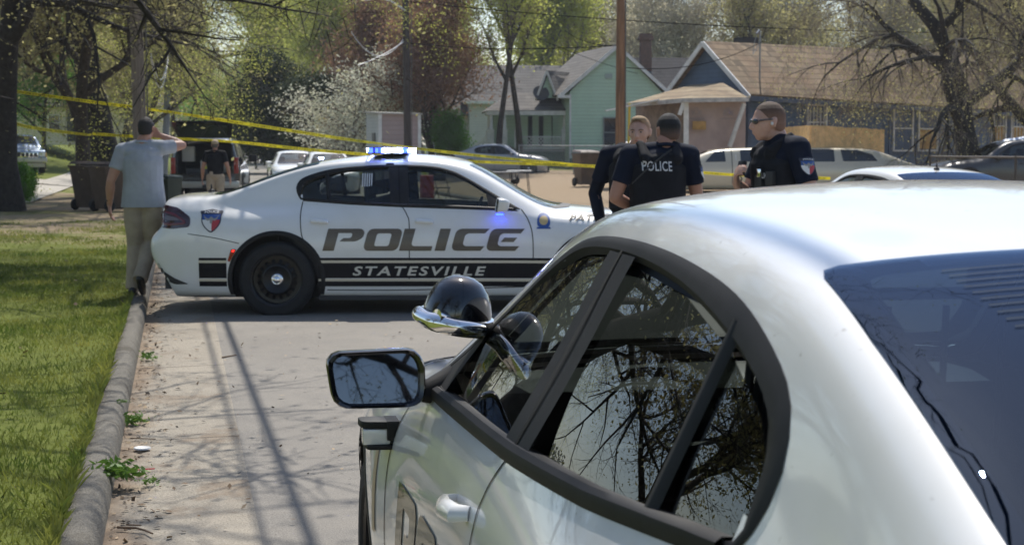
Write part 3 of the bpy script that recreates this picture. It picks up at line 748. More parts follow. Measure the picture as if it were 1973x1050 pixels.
def marked_livery(root, sk):
    for sg in (-1, 1):
        mir = sg > 0                      # the left side reads the other way round
        def put(nm, me, m): return link_mesh(nm, me, m, root)
        def rect(x0, x1, z0, z1): return [(x0, z0), (x1, z0), (x1, z1), (x0, z1)]
        # px -> car: x=(px-533)/203, z=1.615-(py-285)/203
        X = lambda p: (p - 533) / 203.0
        Z = lambda p: 1.615 - (p - 285) / 203.0
        front_end = 3.46; rear0 = X(383)
        wheel_cut = lambda side, z: .0
        def band(z0, z1, m, nm, off=.0025):
            for xa, xb in ((rear0, X(437)), (X(614), 2.62), (3.50, 3.74)):
                if xa < 0 or xa > 3: z0 = max(z0, .30)
                if z1 <= z0: continue
                put(nm, sk.lay(curve_mesh([rect(xa, xb, z0, z1)]), 'side', sg, off, .06), m)
        band(Z(536), Z(496.5), navy_stripe, 'dark_band'); band(Z(506.5), Z(501.5), cream_stripe, 'cream_pinstripe', .0045)
        band(Z(542), Z(537.5), cream_stripe, 'cream_pinstripe', .0035)
        band(Z(570) if True else 0, Z(542), navy_stripe, 'dark_band')
        put('police_lettering', sk.lay(police_word(X(622), X(1013), Z(483), Z(440.5), mir), 'side', sg, .003, .04), letter_brown)
        t = text_mesh('STATESVILLE', 1, 1.25, .22, .022); fit_box(t, 0, 1, 0, 1)
        x0, x1, z0, z1 = X(680), X(938), Z(531), Z(513)
        xform(t, lambda c: Vector(((x0 + c.x * (x1 - x0)) if not mir else (x1 - c.x * (x1 - x0)), z0 + c.y * (z1 - z0), 0)))
        put('town_lettering', sk.lay(t, 'side', sg, .0048, .05), mat('letter_cream', (.62, .60, .52), .4))
        t = text_mesh('PATROL', 1, 1.1, .25, .035); fit_box(t, 0, 1, 0, 1)
        a0, a1, b0, b1 = X(1098), X(1098) + .47, Z(426), Z(414.5)
        xform(t, lambda c: Vector(((a0 + c.x * (a1 - a0)) if not mir else (a1 - c.x * (a1 - a0)), b0 + c.y * (b1 - b0), 0)))
        put('patrol_lettering', sk.lay(t, 'side', sg, .009, .015), navy_stripe)
        badge_on(lambda me, off: sk.lay(me, 'side', sg, off, .03), root, X(407.5), Z(424), .105, mir)
        # small gold door crest with a blue ribbon
        cx, cz = X(1049), Z(426)
        ring = [(cx + .058 * math.cos(a), cz + .058 * math.sin(a)) for a in np.linspace(0, 6.283, 24, endpoint=False)]
        o = put('door_crest', sk.lay(curve_mesh([smooth_poly([(cx - .052, cz + .045), (cx, cz + .075), (cx + .052, cz + .045), (cx + .058, cz - .04), (cx, cz - .062), (cx - .058, cz - .04)], 4)]), 'side', sg, .003, .03), c_blue)
        link_mesh('crest_disc', sk.lay(curve_mesh([[(cx + .042 * math.cos(a), cz + .005 + .042 * math.sin(a)) for a in np.linspace(0, 6.283, 20, endpoint=False)]]), 'side', sg, .0045, .03), mat('crest_gold', (.55, .42, .2), .4), o)
        link_mesh('crest_ribbon', sk.lay(curve_mesh([[(cx - .062, cz - .055), (cx + .062, cz - .055), (cx + .068, cz - .072), (cx - .068, cz - .072)]]), 'side', sg, .0045, .03), c_blue, o)
        # small flag sticker in the rear door window
        for i in range(5):
            xs = .87 - .0 * i
            f = sk.lay(curve_mesh([rect(.80 + .035 * i * .62, .812 + .035 * i * .62, 1.245, 1.37)]), 'side', sg, -.002, .05)
            put('flag_sticker', f, mat('sticker_grey', (.55, .56, .58), .5))
    # roof light bar
    lb = bpy.data.objects.new('light_bar', None); COL.objects.link(lb); lb.parent = root; lb.location = (1.04, 0, 1.535); lb.empty_display_size = .1
    b = MB(); b.prism(round_poly([(-.19, .02), (.19, .02), (.20, .045), (.17, .085), (-.17, .085), (-.20, .045)], .015, 3), 'y', -.60, .60); b.obj('light_bar_housing', black_gloss, lb)
    for sgn in (-1, 1):
        f = MB(); f.box((0, .50 * sgn, -.005), (.10, .07, .07)); f.obj('light_bar_foot', black_trim, lb)
        s = sk.strip([(1.02, 1.435), (1.03, 1.465)], [(1.11, 1.43), (1.10, 1.465)], 'side', sgn, (.004, .006, .004), False); s.obj('light_bar_strap', black_trim, root)
        for k, (xx, w, m) in enumerate(((-.165, .05, blue_led), (-.105, .035, blue_led), (-.06, .04, blue_led), (-.012, .10, blue_hot), (.095, .11, blue_hot), (.165, .05, blue_led))):
            e = MB(); e.box((xx, .604 * sgn, .055), (w * .86, .012, .046)); e.obj('light_module', m, lb)
    for k in range(9):
        for xx in (-.203, .203):
            e = MB(); e.box((xx, -.5 + .125 * k, .055), (.008, .10, .040)); e.obj('light_module', blue_led if k % 2 else blue_hot, lb)
    # console light seen on the dash, push bar at the front
    pb = MB()
    for sy in (-.3, .3): pb.tube([(4.02, sy, .30), (4.06, sy, .70), (4.0, sy, .82)], .03, 8)
    pb.tube([(4.05, -.6, .60), (4.06, .6, .60)], .03, 8); pb.tube([(4.05, -.4, .78), (4.05, .4, .78)], .03, 8); pb.obj('push_bumper', steel_black, root)

def near_livery(root, sk):
    rect = lambda x0, x1, z0, z1: [(x0, z0), (x1, z0), (x1, z1), (x0, z1)]
    olive = mat('letter_olive', (.055, .055, .018), .4, coat=.6)
    for sg in (1, -1):
        mir = sg > 0
        o = link_mesh('police_lettering', sk.lay(police_word(.62, 2.30, .56, .80, mir), 'side', sg, .003, .05), olive, root)
        t = text_mesh('UNIT', 1, 1.1, .0, .02); fit_box(t, 0, 1, 0, 1)
        xform(t, lambda c: Vector(((2.98 + c.x * .20) if not mir else (3.18 - c.x * .20), .945 + c.y * .05 - 0, 0)))
        link_mesh('unit_lettering', sk.lay(t, 'side', sg, .003, .05), navy_stripe, root)
        link_mesh('gold_stripe', sk.lay(curve_mesh([rect(-.75, -.46, .48, .50), rect(.47, 2.58, .48, .50), rect(3.52, 3.7, .48, .50)]), 'side', sg, .003, .06), c_gold, root)
        link_mesh('tan_stripe', sk.lay(curve_mesh([rect(2.56, 2.60, .60, .90)]), 'side', sg, .003, .05), mat('stripe_tan', (.50, .38, .25), .4), root)
    # pillar spot lamp, bullet shell with a chrome ring
    S = bpy.data.objects.new('spot_lamp', None); COL.objects.link(S); S.parent = root
    S.location = (2.03, .83, 1.225); S.empty_display_size = .05
    ax = Vector((.12, .16, -.98)).normalized()                  # where the lens looks
    Q = ax.to_track_quat('Z', 'Y').to_matrix().to_4x4()
    m = MB(); m.lathe([(0, -.098), (.024, -.095), (.045, -.085), (.062, -.067), (.073, -.044), (.079, -.020), (.080, 0)], 40, M=Q); m.obj('lamp_shell', mat('shell_black', (.006, .006, .008), .12, coat=1.0), S)
    m = MB(); m.lathe([(.079, -.010), (.086, -.008), (.090, .006), (.088, .022), (.082, .028), (.077, .024)], 40, M=Q); m.obj('lamp_ring', chrome, S)
    m = MB(); m.lathe([(.077, .018), (.06, .028), (.03, .036), (0, .038)], 32, M=Q); m.obj('lamp_lens', clear_lens, S)
    m = MB(); m.tube([Q @ Vector((.088, 0, .006)), Q @ Vector((.10, .0, -.01)), Vector((.02, -.085, -.045)), Vector((.03, -.13, -.07))], [.012, .018, .020, .016], 14)
    a = [Q @ Vector((.088 * math.cos(t), .088 * math.sin(t), .004)) for t in np.linspace(-1.3, 1.3, 16)]
    m.tube(a, [.010, .014, .017, .018, .018, .018, .019, .023, .023, .019, .018, .018, .018, .017, .014, .010], 12)
    m.obj('lamp_bracket', chrome, S)
    # little warning lamp on the front door ahead of the mirror
    p = sk.side(2.46, .905, 1, 0)
    W = bpy.data.objects.new('fender_lamp', None); COL.objects.link(W); W.parent = root; W.location = p + Vector((0, .045, -.02)); W.empty_display_size = .03
    m = MB(); m.prism(round_poly([(-.05, -.035), (.05, -.05), (.05, .04), (-.045, .03)], .015), 'z', -.038, -.026)
    m.prism(round_poly([(-.045, -.035), (.05, -.05), (.05, .05), (-.03, .045)], .02), 'z', .016, .034); m.box((.03, -.005, -.005), (.06, .08, .05)); m.box((.0, -.05, .01), (.09, .06, .05))
    m.obj('lamp_case', black_trim, W, bevel=.003)
    m = MB(); m.box((-.012, .006, -.006), (.05, .07, .040)); m.obj('lamp_glass', clear_lens, W, bevel=.004)
# ------------------------------------------------------------------ ground, street, kerbs
def nodes(m): m.use_nodes = True; return m.node_tree, m.node_tree.links
def N(nt, typ, **k):
    n = nt.nodes.new(typ)
    for a, b in k.items():
        if a.startswith('i_'): n.inputs[int(a[2:])].default_value = b
        else: setattr(n, a, b)
    return n
def ramp(nt, fac, stops):
    r = nt.nodes.new('ShaderNodeValToRGB'); e = r.color_ramp.elements
    while len(e) < len(stops): e.new(.5)
    for el, (p, c) in zip(e, stops):
        el.position = p; el.color = (*c, 1) if isinstance(c, (tuple, list)) else (c, c, c, 1)
    nt.links.new(fac, r.inputs[0]); return r.outputs[0]
def noise(nt, vec, scale, detail=4, rough=.6, dist=0.0):
    n = N(nt, 'ShaderNodeTexNoise'); n.inputs['Scale'].default_value = scale; n.inputs['Detail'].default_value = detail
    n.inputs['Roughness'].default_value = rough; n.inputs['Distortion'].default_value = dist
    nt.links.new(vec, n.inputs['Vector']); return n.outputs['Fac']
def math_n(nt, op, a, b=None, c=None):
    n = N(nt, 'ShaderNodeMath', operation=op)
    for i, q in enumerate((a, b, c)):
        if q is None: continue
        if isinstance(q, (int, float)): n.inputs[i].default_value = q
        else: nt.links.new(q, n.inputs[i])
    return n.outputs[0]
def mixc(nt, f, a, b, mode='MIX'):
    n = N(nt, 'ShaderNodeMix', data_type='RGBA', blend_type=mode)
    for s, q in ((n.inputs[0], f), (n.inputs[6], a), (n.inputs[7], b)):
        if isinstance(q, (int, float)): s.default_value = q
        elif isinstance(q, tuple): s.default_value = (*q, 1)
        else: nt.links.new(q, s)
    return n.outputs[2]
def dotv(nt, vec, d):
    n = N(nt, 'ShaderNodeVectorMath', operation='DOT_PRODUCT'); nt.links.new(vec, n.inputs[0]); n.inputs[1].default_value = d
    return n.outputs['Value']

def ground_material():
    m = bpy.data.materials.new('ground_soil'); nt, L = nodes(m); b = nt.nodes['Principled BSDF']; b.inputs['Roughness'].default_value = .95
    b.inputs['Specular IOR Level'].default_value = .1
    g = N(nt, 'ShaderNodeNewGeometry'); P = g.outputs['Position']
    w = math_n(nt, 'SUBTRACT', dotv(nt, P, tuple(RDIR)), X_KERB * RDIR.x); s = dotv(nt, P, tuple(UDIR))
    n1 = noise(nt, P, .22, 5); n2 = noise(nt, P, 1.3, 5, .65); n3 = noise(nt, P, 14, 4, .7); n4 = noise(nt, P, 60, 3, .7)
    grass = mixc(nt, n2, (.075, .115, .02), (.15, .19, .035)); grass = mixc(nt, math_n(nt, 'MULTIPLY', n3, .55), grass, (.17, .15, .05))
    dirt = mixc(nt, n3, (.22, .16, .105), (.42, .33, .23)); dirt = mixc(nt, ramp(nt, n4, [(.55, 0.0), (.66, 1.0)]), dirt, (.10, .075, .05))
    sj = math_n(nt, 'ADD', s, math_n(nt, 'MULTIPLY', math_n(nt, 'SUBTRACT', n2, .5), 26))
    # left: lawn close by, worn earth under the trees, grass beyond
    lmask = ramp(nt, math_n(nt, 'DIVIDE', sj, 120.0), [(.02, .16), (.16, .22), (.27, .56), (.42, .62), (.52, .22), (.75, .12)])
    rmask = ramp(nt, math_n(nt, 'DIVIDE', math_n(nt, 'ADD', s, math_n(nt, 'MULTIPLY', math_n(nt, 'SUBTRACT', n2, .5), 8)), 120.0), [(.30, .95), (.585, .97), (.62, .12), (.9, .1)])
    side = math_n(nt, 'GREATER_THAN', w, 4.0)
    mm = N(nt, 'ShaderNodeMix', data_type='FLOAT'); L.new(side, mm.inputs[0]); L.new(lmask, mm.inputs[2]); L.new(rmask, mm.inputs[3])
    f = math_n(nt, 'ADD', mm.outputs[0], math_n(nt, 'MULTIPLY', math_n(nt, 'SUBTRACT', n1, .5), .9))
    f = math_n(nt, 'ADD', f, math_n(nt, 'MULTIPLY', math_n(nt, 'SUBTRACT', n3, .5), .6))
    f = ramp(nt, f, [(.36, 0.0), (.62, 1.0)])
    L.new(mixc(nt, f, grass, dirt), b.inputs['Base Color'])
    bp = N(nt, 'ShaderNodeBump'); bp.inputs['Strength'].default_value = .6; bp.inputs['Distance'].default_value = .04
    L.new(math_n(nt, 'ADD', n3, n4), bp.inputs['Height']); L.new(bp.outputs[0], b.inputs['Normal'])
    return m
def asphalt_material():
    m = bpy.data.materials.new('old_asphalt'); nt, L = nodes(m); b = nt.nodes['Principled BSDF']; b.inputs['Roughness'].default_value = .85; b.inputs['Specular IOR Level'].default_value = .3
    g = N(nt, 'ShaderNodeNewGeometry'); P = g.outputs['Position']
    big = noise(nt, P, .35, 5, .6); mid = noise(nt, P, 3.0, 5, .7); fine = noise(nt, P, 130, 2, .8)
    c = mixc(nt, ramp(nt, big, [(.35, 0.), (.65, 1.)]), (.185, .17, .148), (.235, .216, .186)); c = mixc(nt, math_n(nt, 'MULTIPLY', ramp(nt, mid, [(.4, 0.), (.7, 1.)]), .5), c, (.15, .142, .13))
    c = mixc(nt, math_n(nt, 'MULTIPLY', ramp(nt, fine, [(.52, 0.), (.66, 1.)]), .55), c, (.33, .31, .275)); c = mixc(nt, math_n(nt, 'MULTIPLY', ramp(nt, fine, [(.30, 1.), (.43, 0.)]), .65), c, (.06, .056, .05))
    # cracks
    v = N(nt, 'ShaderNodeTexVoronoi', feature='DISTANCE_TO_EDGE'); v.inputs['Scale'].default_value = .33
    dn = N(nt, 'ShaderNodeTexNoise'); dn.inputs['Scale'].default_value = 1.6; dn.inputs['Detail'].default_value = 6; L.new(P, dn.inputs['Vector'])
    ad = N(nt, 'ShaderNodeVectorMath', operation='MULTIPLY_ADD'); L.new(dn.outputs['Color'], ad.inputs[0]); ad.inputs[1].default_value = (1.2, 1.2, 0); L.new(P, ad.inputs[2])
    L.new(ad.outputs[0], v.inputs['Vector'])
    cr = math_n(nt, 'MULTIPLY', ramp(nt, v.outputs['Distance'], [(.001, 1.), (.006, 0.)]), ramp(nt, big, [(.52, 0.), (.66, .6)]))
    c = mixc(nt, cr, c, (.045, .04, .035)); L.new(c, b.inputs['Base Color'])
    bp = N(nt, 'ShaderNodeBump'); bp.inputs['Strength'].default_value = .5; bp.inputs['Distance'].default_value = .006
    L.new(math_n(nt, 'SUBTRACT', fine, cr), bp.inputs['Height']); L.new(bp.outputs[0], b.inputs['Normal'])
    return m
def concrete_material(name, base, dirty, sharp_dirt=True, rough_d=.012):
    m = bpy.data.materials.new(name); nt, L = nodes(m); b = nt.nodes['Principled BSDF']; b.inputs['Roughness'].default_value = .9; b.inputs['Specular IOR Level'].default_value = .2
    g = N(nt, 'ShaderNodeNewGeometry'); P = g.outputs['Position']
    s = dotv(nt, P, tuple(UDIR)); w = math_n(nt, 'SUBTRACT', dotv(nt, P, tuple(RDIR)), X_KERB * RDIR.x)
    n1 = noise(nt, P, 1.1, 6, .65); n2 = noise(nt, P, 9, 5, .7); n3 = noise(nt, P, 110, 2, .8)
    c = mixc(nt, ramp(nt, n1, [(.35, 0.), (.65, 1.)]), base, tuple(q * .78 for q in base))
    c = mixc(nt, math_n(nt, 'MULTIPLY', ramp(nt, n3, [(.5, 0.), (.65, 1.)]), .4), c, tuple(min(1, q * 1.6) for q in base)); c = mixc(nt, math_n(nt, 'MULTIPLY', ramp(nt, n3, [(.33, 1.), (.45, 0.)]), .5), c, tuple(q * .3 for q in base))
    c = mixc(nt, ramp(nt, math_n(nt, 'ADD', n1, math_n(nt, 'MULTIPLY', n2, .5)), [(.80, 0.), (.90, .6)]), c, dirty)
    if sharp_dirt:      # soil washed against the kerb
        dd = math_n(nt, 'ADD', w, math_n(nt, 'MULTIPLY', math_n(nt, 'SUBTRACT', n1, .5), .8)); c = mixc(nt, ramp(nt, dd, [(-.12, .9), (.14, .0)]), c, dirty)
    # joints every three metres
    fr = math_n(nt, 'FRACT', math_n(nt, 'DIVIDE', math_n(nt, 'ADD', s, math_n(nt, 'MULTIPLY', n2, .06)), 3.0)); j = ramp(nt, fr, [(.0, 1.), (.010, 0.)])
    c = mixc(nt, j, c, (.05, .04, .03)); L.new(c, b.inputs['Base Color'])
    bp = N(nt, 'ShaderNodeBump'); bp.inputs['Strength'].default_value = .7; bp.inputs['Distance'].default_value = rough_d
    L.new(math_n(nt, 'ADD', n3, math_n(nt, 'ADD', n2, n1)), bp.inputs['Height']); L.new(bp.outputs[0], b.inputs['Normal'])
    return m

S_LINE = np.concatenate([np.arange(-40, 60, 1.0), np.arange(60, 240, 5.0), np.arange(240, 1500, 90.0)])
def sheet(name, ws, zf, m, s_line=None, kind='structure'):
    s = S_LINE if s_line is None else s_line; ws = np.array(ws, float)
    S, Wg = np.meshgrid(s, ws, indexing='ij')
    X = X_KERB + UDIR.x * S + RDIR.x * Wg; Y = UDIR.y * S + RDIR.y * Wg
    Z = zf(X, Y, S, Wg)
    V = np.stack([X, Y, Z], -1).reshape(-1, 3); n = len(ws); i, j = np.meshgrid(np.arange(len(s) - 1), np.arange(n - 1), indexing='ij')
    a = (i * n + j).ravel(); F = np.stack([a, a + 1, a + n + 1, a + n], 1)
    me = np_mesh(name, V, F); o = link_mesh(name, me, m); tag(o, kind=kind); return o
W0 = W_ROAD
gw = [-600, -300, -160, -100, -60, -40, -28, -20, -16, -14, -12, -10, -8, -6, -5, -4, -3, -2, -1, -.5, -.15, -.145, W0 + .145, W0 + .15] + [W0 + q for q in (.5, 1, 1.5, 2, 3, 4, 5, 6, 8, 10, 14, 20, 30, 45, 60, 90, 150, 300, 700)]
def gz(X, Y, S, Wg):
    z = road_z(Y) + np.where(Wg <= -.149, 0, np.where(Wg >= W0 + .149, 0, -.06))
    left = left_rise(Wg, Y); right = right_rise(Wg, Y)
    return z + np.where(Wg <= -.149, left, np.where(Wg >= W0 + .149, right, 0)) + np.where((Wg < -.3) | (Wg > W0 + .3), .02 * np.sin(X * 1.7) * np.cos(Y * .9), 0)
sheet('ground', gw, gz, ground_material())
asphalt = asphalt_material(); gutter_m = concrete_material('gutter_concrete', (.33, .295, .24), (.22, .165, .115)); kerb_m = concrete_material('kerb_concrete', (.215, .20, .17), (.085, .072, .055), False, .03)
sheet('road', [.63, 1.5, 2.5, 4.5, 6.5, 8.0, W0 - .63], lambda X, Y, S, Wg: road_z(Y) + .012 + .03 * np.clip(1 - ((Wg - 4.5) / 4.5) ** 2, 0, 1), asphalt)
sheet('gutter', [-.02, .3, .632], lambda X, Y, S, Wg: road_z(Y) + .008 + .012 * (Wg / .63), gutter_m)
sheet('gutter', [W0 - .632, W0 - .3, W0 + .02], lambda X, Y, S, Wg: road_z(Y) + .008 + .012 * ((W0 - Wg) / .63), gutter_m)
def kerb(sgn, base):
    prof = [(.0, -.02), (-.004, .04), (-.016, .085), (-.034, .112), (-.06, .124), (-.10, .126), (-.148, .120), (-.152, .02)]
    ws = [base + sgn * p[0] for p in prof]; zs = [p[1] for p in prof]
    s = np.concatenate([np.arange(-10, 45, .25), np.arange(45, 240, 5.0), np.arange(240, 1500, 90.0)])
    rg = np.random.default_rng(3); wob = np.cumsum(rg.normal(0, .004, len(s))); wob -= np.linspace(wob[0], wob[-1], len(s)); wob = np.clip(wob, -.03, .03)
    def zf(X, Y, S, Wg):
        Z = np.tile(np.array(zs), (len(s), 1)) + road_z(Y); Z[:, 1:] += (rg.normal(0, .004, Z[:, 1:].shape)); return Z
    return sheet('kerb', ws, zf, kerb_m, s)
kerb(1, 0.0); kerb(-1, W0)
# driveway on the left, paved walk
drv = concrete_material('pale_concrete', (.42, .39, .34), (.28, .23, .17), False)
def flat_patch(name, pts, m, lift=.012, n=10):
    """quad patch (four ground points, world xy) draped on the terrain"""
    a, b, c, d = [Vector((p[0], p[1], 0)) for p in pts]; V = []; F = []
    for i in range(n + 1):
        for j in range(n + 1):
            p = a.lerp(b, i / n).lerp(d.lerp(c, i / n), j / n); V.append((p.x, p.y, tz(p.x, p.y) + lift))
    for i in range(n):
        for j in range(n): k = i * (n + 1) + j; F.append((k, k + 1, k + n + 2, k + n + 1))
    me = np_mesh(name, np.array(V), np.array(F)); o = link_mesh(name, me, m); return tag(o, kind='structure')
flat_patch('driveway', [road_pt(62, -.3)[:2], road_pt(67, -.3)[:2], road_pt(70, -30)[:2], road_pt(64, -30)[:2]], drv, .03)
flat_patch('sidewalk', [road_pt(45, -3.6)[:2], road_pt(130, -3.6)[:2], road_pt(130, -5.0)[:2], road_pt(45, -5.0)[:2]], drv, .035, 14)

# ------------------------------------------------------------------ lawn: blades of grass, one mesh of stuff
def blades(name, n, wr, sr, hmin, hmax, wd, m, dens=None, seed=1, zoff=0.0):
    rg = np.random.default_rng(seed)
    S = sr[0] + (sr[1] - sr[0]) * rg.random(n * 3) ** 1.45; Wd = wr[0] + (wr[1] - wr[0]) * rg.random(n * 3)
    X = X_KERB + UDIR.x * S + RDIR.x * Wd; Y = UDIR.y * S + RDIR.y * Wd
    patch = np.sin(X * 1.3 + 1.7 * np.sin(Y * .7)) * np.cos(Y * 1.1 + X * .6) + .5 * np.sin(X * 4.1) * np.cos(Y * 3.3)
    keep = rg.random(n * 3) < np.clip(.66 + .45 * patch - sstep(20, 33, S) * .7, .05, 1)
    X, Y, S, Wd, patch = [q[keep][:n] for q in (X, Y, S, Wd, patch)]; n = len(X)
    Z = gz(X, Y, S, Wd) + zoff
    a = rg.random(n) * 6.283; h = hmin + (hmax - hmin) * rg.random(n) ** 1.6 * (1 + .5 * np.clip(patch, -.6, 1)); w = wd * (1 + S / 14) * (.6 + .8 * rg.random(n)) * .5; lean = rg.normal(0, .45, (n, 2)) * h[:, None]
    V = np.zeros((n, 4, 3)); V[:, 0] = np.stack([X - np.cos(a) * w, Y - np.sin(a) * w, Z - .01], 1); V[:, 1] = np.stack([X + np.cos(a) * w, Y + np.sin(a) * w, Z - .01], 1)
    V[:, 2] = np.stack([X + np.cos(a) * w * .6 + lean[:, 0] * .5, Y + np.sin(a) * w * .6 + lean[:, 1] * .5, Z + h * .6], 1)
    V[:, 3] = np.stack([X + lean[:, 0], Y + lean[:, 1], Z + h], 1)
    F = np.stack([np.arange(n) * 4, np.arange(n) * 4 + 1, np.arange(n) * 4 + 2, np.arange(n) * 4 + 3], 1)
    o = link_mesh(name, np_mesh(name, V.reshape(-1, 3), F), m, smooth=False); return tag(o, kind='stuff')
grass_m = mat('grass_blade', (.34, .33, .075), .6, col2=(.10, .165, .025), vs=1.1, trans=.35, spec=.2)
blades('grass', 170000, (-7.0, -.10), (4.2, 34), .012, .05, .0045, grass_m, seed=2)
blades('edge_grass', 5200, (-.20, -.085), (4.6, 20), .03, .075, .006, grass_m, seed=7, zoff=.008)
tag(bpy.data.objects['edge_grass'], 'longer grass hanging over the back of the kerb', 'grass')
tag(bpy.data.objects['grass'], 'short green and yellow lawn grass along the kerb', 'grass')
# ------------------------------------------------------------------ trees
def tree_mesh(seed, height=12, r0=.3, levels=4, first=.35, spread=.9, kids=(5, 5, 4, 3), up=.25, droop=0.0, ratio=.62, lean=(0, 0), wob=.12, fork=0, tf=.62,
              leaves=6, leaf=(.05, .10), cl=.45, elong=1.0, twigs=5, tw=.008, tl=.5, crown_r=None, leaf_from=2):
    """branch skeleton -> (wood mesh, crown mesh): the crown is fine twigs and many small leaf faces"""
    rg = random.Random(seed); nr = np.random.default_rng(seed)
    wood = MB(); tips = []
    def grow(p, d, L, r, lv):
        n = 6 if lv == 0 else (5 if lv == 1 else 4); pts = [p]; rad = [r]; cur = Vector(d)
        for i in range(n):
            cur = (cur + Vector((rg.gauss(0, wob), rg.gauss(0, wob), rg.gauss(0, wob * .6) + (up if lv > 0 else .04) * .25 - droop * (lv >= 2) * .25))).normalized()
            pts.append(pts[-1] + cur * (L / n)); rad.append(r * (1 - (.55 if lv == 0 else .72) * (i + 1) / n))
        if lv == 0: rad[0] = r * 1.45; rad[1] = r * 1.02
        if r > .012: wood.tube(pts, rad, 12 if lv == 0 else (7 if lv == 1 else (5 if lv == 2 else 3)), cap=False)
        if lv >= leaf_from:
            for q in pts[1:]: tips.append((q, cur.copy(), lv))
        if lv >= levels: return
        k = kids[min(lv, len(kids) - 1)]
        for c in range(k):
            t = (first if lv == 0 else .25) + (1 - (first if lv == 0 else .25)) * (c + rg.random() * .8) / k; t = min(t, .99)
            if c == k - 1: t = 1.0
            f = t * n; i = min(int(f), n - 1); q = pts[i].lerp(pts[i + 1], f - i); rr = rad[i] + (rad[i + 1] - rad[i]) * (f - i)
            ax = cur if lv else Vector((0, 0, 1)); th = spread * rg.uniform(.65, 1.15) * (.5 if c == k - 1 else 1); ph = c * 2.4 + rg.uniform(-.5, .5)
            o1 = ax.orthogonal().normalized(); o2 = ax.cross(o1)
            nd = (ax * math.cos(th) + (o1 * math.cos(ph) + o2 * math.sin(ph)) * math.sin(th)).normalized()
            LL = L * ratio * rg.uniform(.75, 1.15) * (1.15 - .4 * t if lv == 0 else 1)
            grow(q, nd, LL, min(rr * .78, r * .62), lv + 1)
    grow(Vector((0, 0, -.15)), Vector((lean[0], lean[1], 1)).normalized(), height * tf, r0, 0)
    T = np.array([t[0] for t in tips]); D = np.array([t[1] for t in tips])
    Vs = []; Fs = []; base = 0
    # twigs: thin crossed ribbons
    if twigs:
        m = len(T) * twigs; P = np.repeat(T, twigs, 0) + nr.normal(0, .05, (m, 3)); d = np.repeat(D, twigs, 0) * .6 + nr.normal(0, .6, (m, 3)); d[:, 2] -= droop * .8; d /= np.linalg.norm(d, axis=1)[:, None]
        ln = tl * (.4 + .8 * nr.random(m)); Q = P + d * ln[:, None] * .55; d2 = d + nr.normal(0, .35, (m, 3)); d2[:, 2] -= droop * .9; d2 /= np.linalg.norm(d2, axis=1)[:, None]; E = Q + d2 * ln[:, None] * .45
        sd = np.cross(d, nr.normal(0, 1, (m, 3))); sd /= np.linalg.norm(sd, axis=1)[:, None]; sd *= tw
        V = np.stack([P - sd, P + sd, Q + sd * .6, Q - sd * .6, E + sd * .3, E - sd * .3], 1).reshape(-1, 3); k = np.arange(m) * 6
        F = np.concatenate([np.stack([k, k + 1, k + 2, k + 3], 1), np.stack([k + 3, k + 2, k + 4, k + 5], 1)])
        Vs.append(V); Fs.append(F); base = len(V); nt = len(F); ends = E
    else: ends = T; nt = 0
    if leaves:
        src = ends; m = len(src) * leaves; P = np.repeat(src, leaves, 0) + nr.normal(0, cl, (m, 3)) * np.array([1, 1, .8]); P[:, 2] -= droop * cl * nr.random(m)
        s = leaf[0] + (leaf[1] - leaf[0]) * nr.random(m); a = nr.normal(0, 1, (m, 3)); a /= np.linalg.norm(a, axis=1)[:, None]; b = np.cross(a, nr.normal(0, 1, (m, 3))); b /= np.linalg.norm(b, axis=1)[:, None]
        a *= s[:, None] * elong; b *= s[:, None] * .6
        V = np.stack([P - a, P - b * .9 + a * .1, P + a, P + b * .9 + a * .1], 1).reshape(-1, 3); k = base + np.arange(m) * 4
        Vs.append(V); Fs.append(np.stack([k, k + 1, k + 2, k + 3], 1))
    cm = np_mesh('crown', np.concatenate(Vs), np.concatenate(Fs))
    mi = np.zeros(len(cm.polygons), dtype=np.int32); mi[nt:] = 1; cm.polygons.foreach_set('material_index', mi)
    wm = wood.mesh('trunk', fixn=False)
    return wm, cm
bark = mat('bark_brown', (.085, .066, .050), .95, col2=(.035, .028, .022), vs=9, bump=1.0, bs=22)
bark_grey = mat('bark_grey', (.27, .24, .20), .95, col2=(.10, .085, .07), vs=7, bump=.8, bs=20)
bark_black = mat('bark_dark', (.040, .034, .028), .95, col2=(.018, .015, .012), vs=8, bump=1.0, bs=16)
twig_m = mat('twig', (.24, .19, .14), .9); twig_grey = mat('twig_grey', (.46, .41, .35), .9); twig_red = mat('twig_red', (.26, .14, .11), .9); twig_dark = mat('twig_dark', (.05, .04, .032), .9)
lf_yellow = mat('leaf_yellowgreen', (.52, .54, .12), .6, col2=(.40, .43, .10), vs=.9, trans=.6, spec=.2)
lf_green = mat('leaf_spring', (.32, .42, .09), .6, col2=(.17, .26, .05), vs=.9, trans=.6, spec=.2)
lf_fresh = mat('leaf_fresh', (.16, .34, .05), .6, col2=(.10, .22, .03), vs=1.2, trans=.5, spec=.2)
lf_olive = mat('leaf_olive', (.46, .43, .18), .7, col2=(.32, .29, .14), vs=.9, trans=.6, spec=.2)
lf_brown = mat('leaf_bud', (.32, .17, .10), .8, col2=(.22, .15, .09), vs=.9, trans=.4, spec=.2)
lf_white = mat('blossom_white', (.72, .71, .60), .7, col2=(.50, .52, .36), vs=1.5, trans=.4, spec=.2)
lf_dark = mat('leaf_evergreen', (.060, .085, .030), .7, col2=(.028, .042, .018), vs=.9, trans=.15, spec=.2)
lf_grey = mat('leaf_greybud', (.54, .50, .36), .8, col2=(.40, .36, .26), vs=.9, trans=.5, spec=.2)

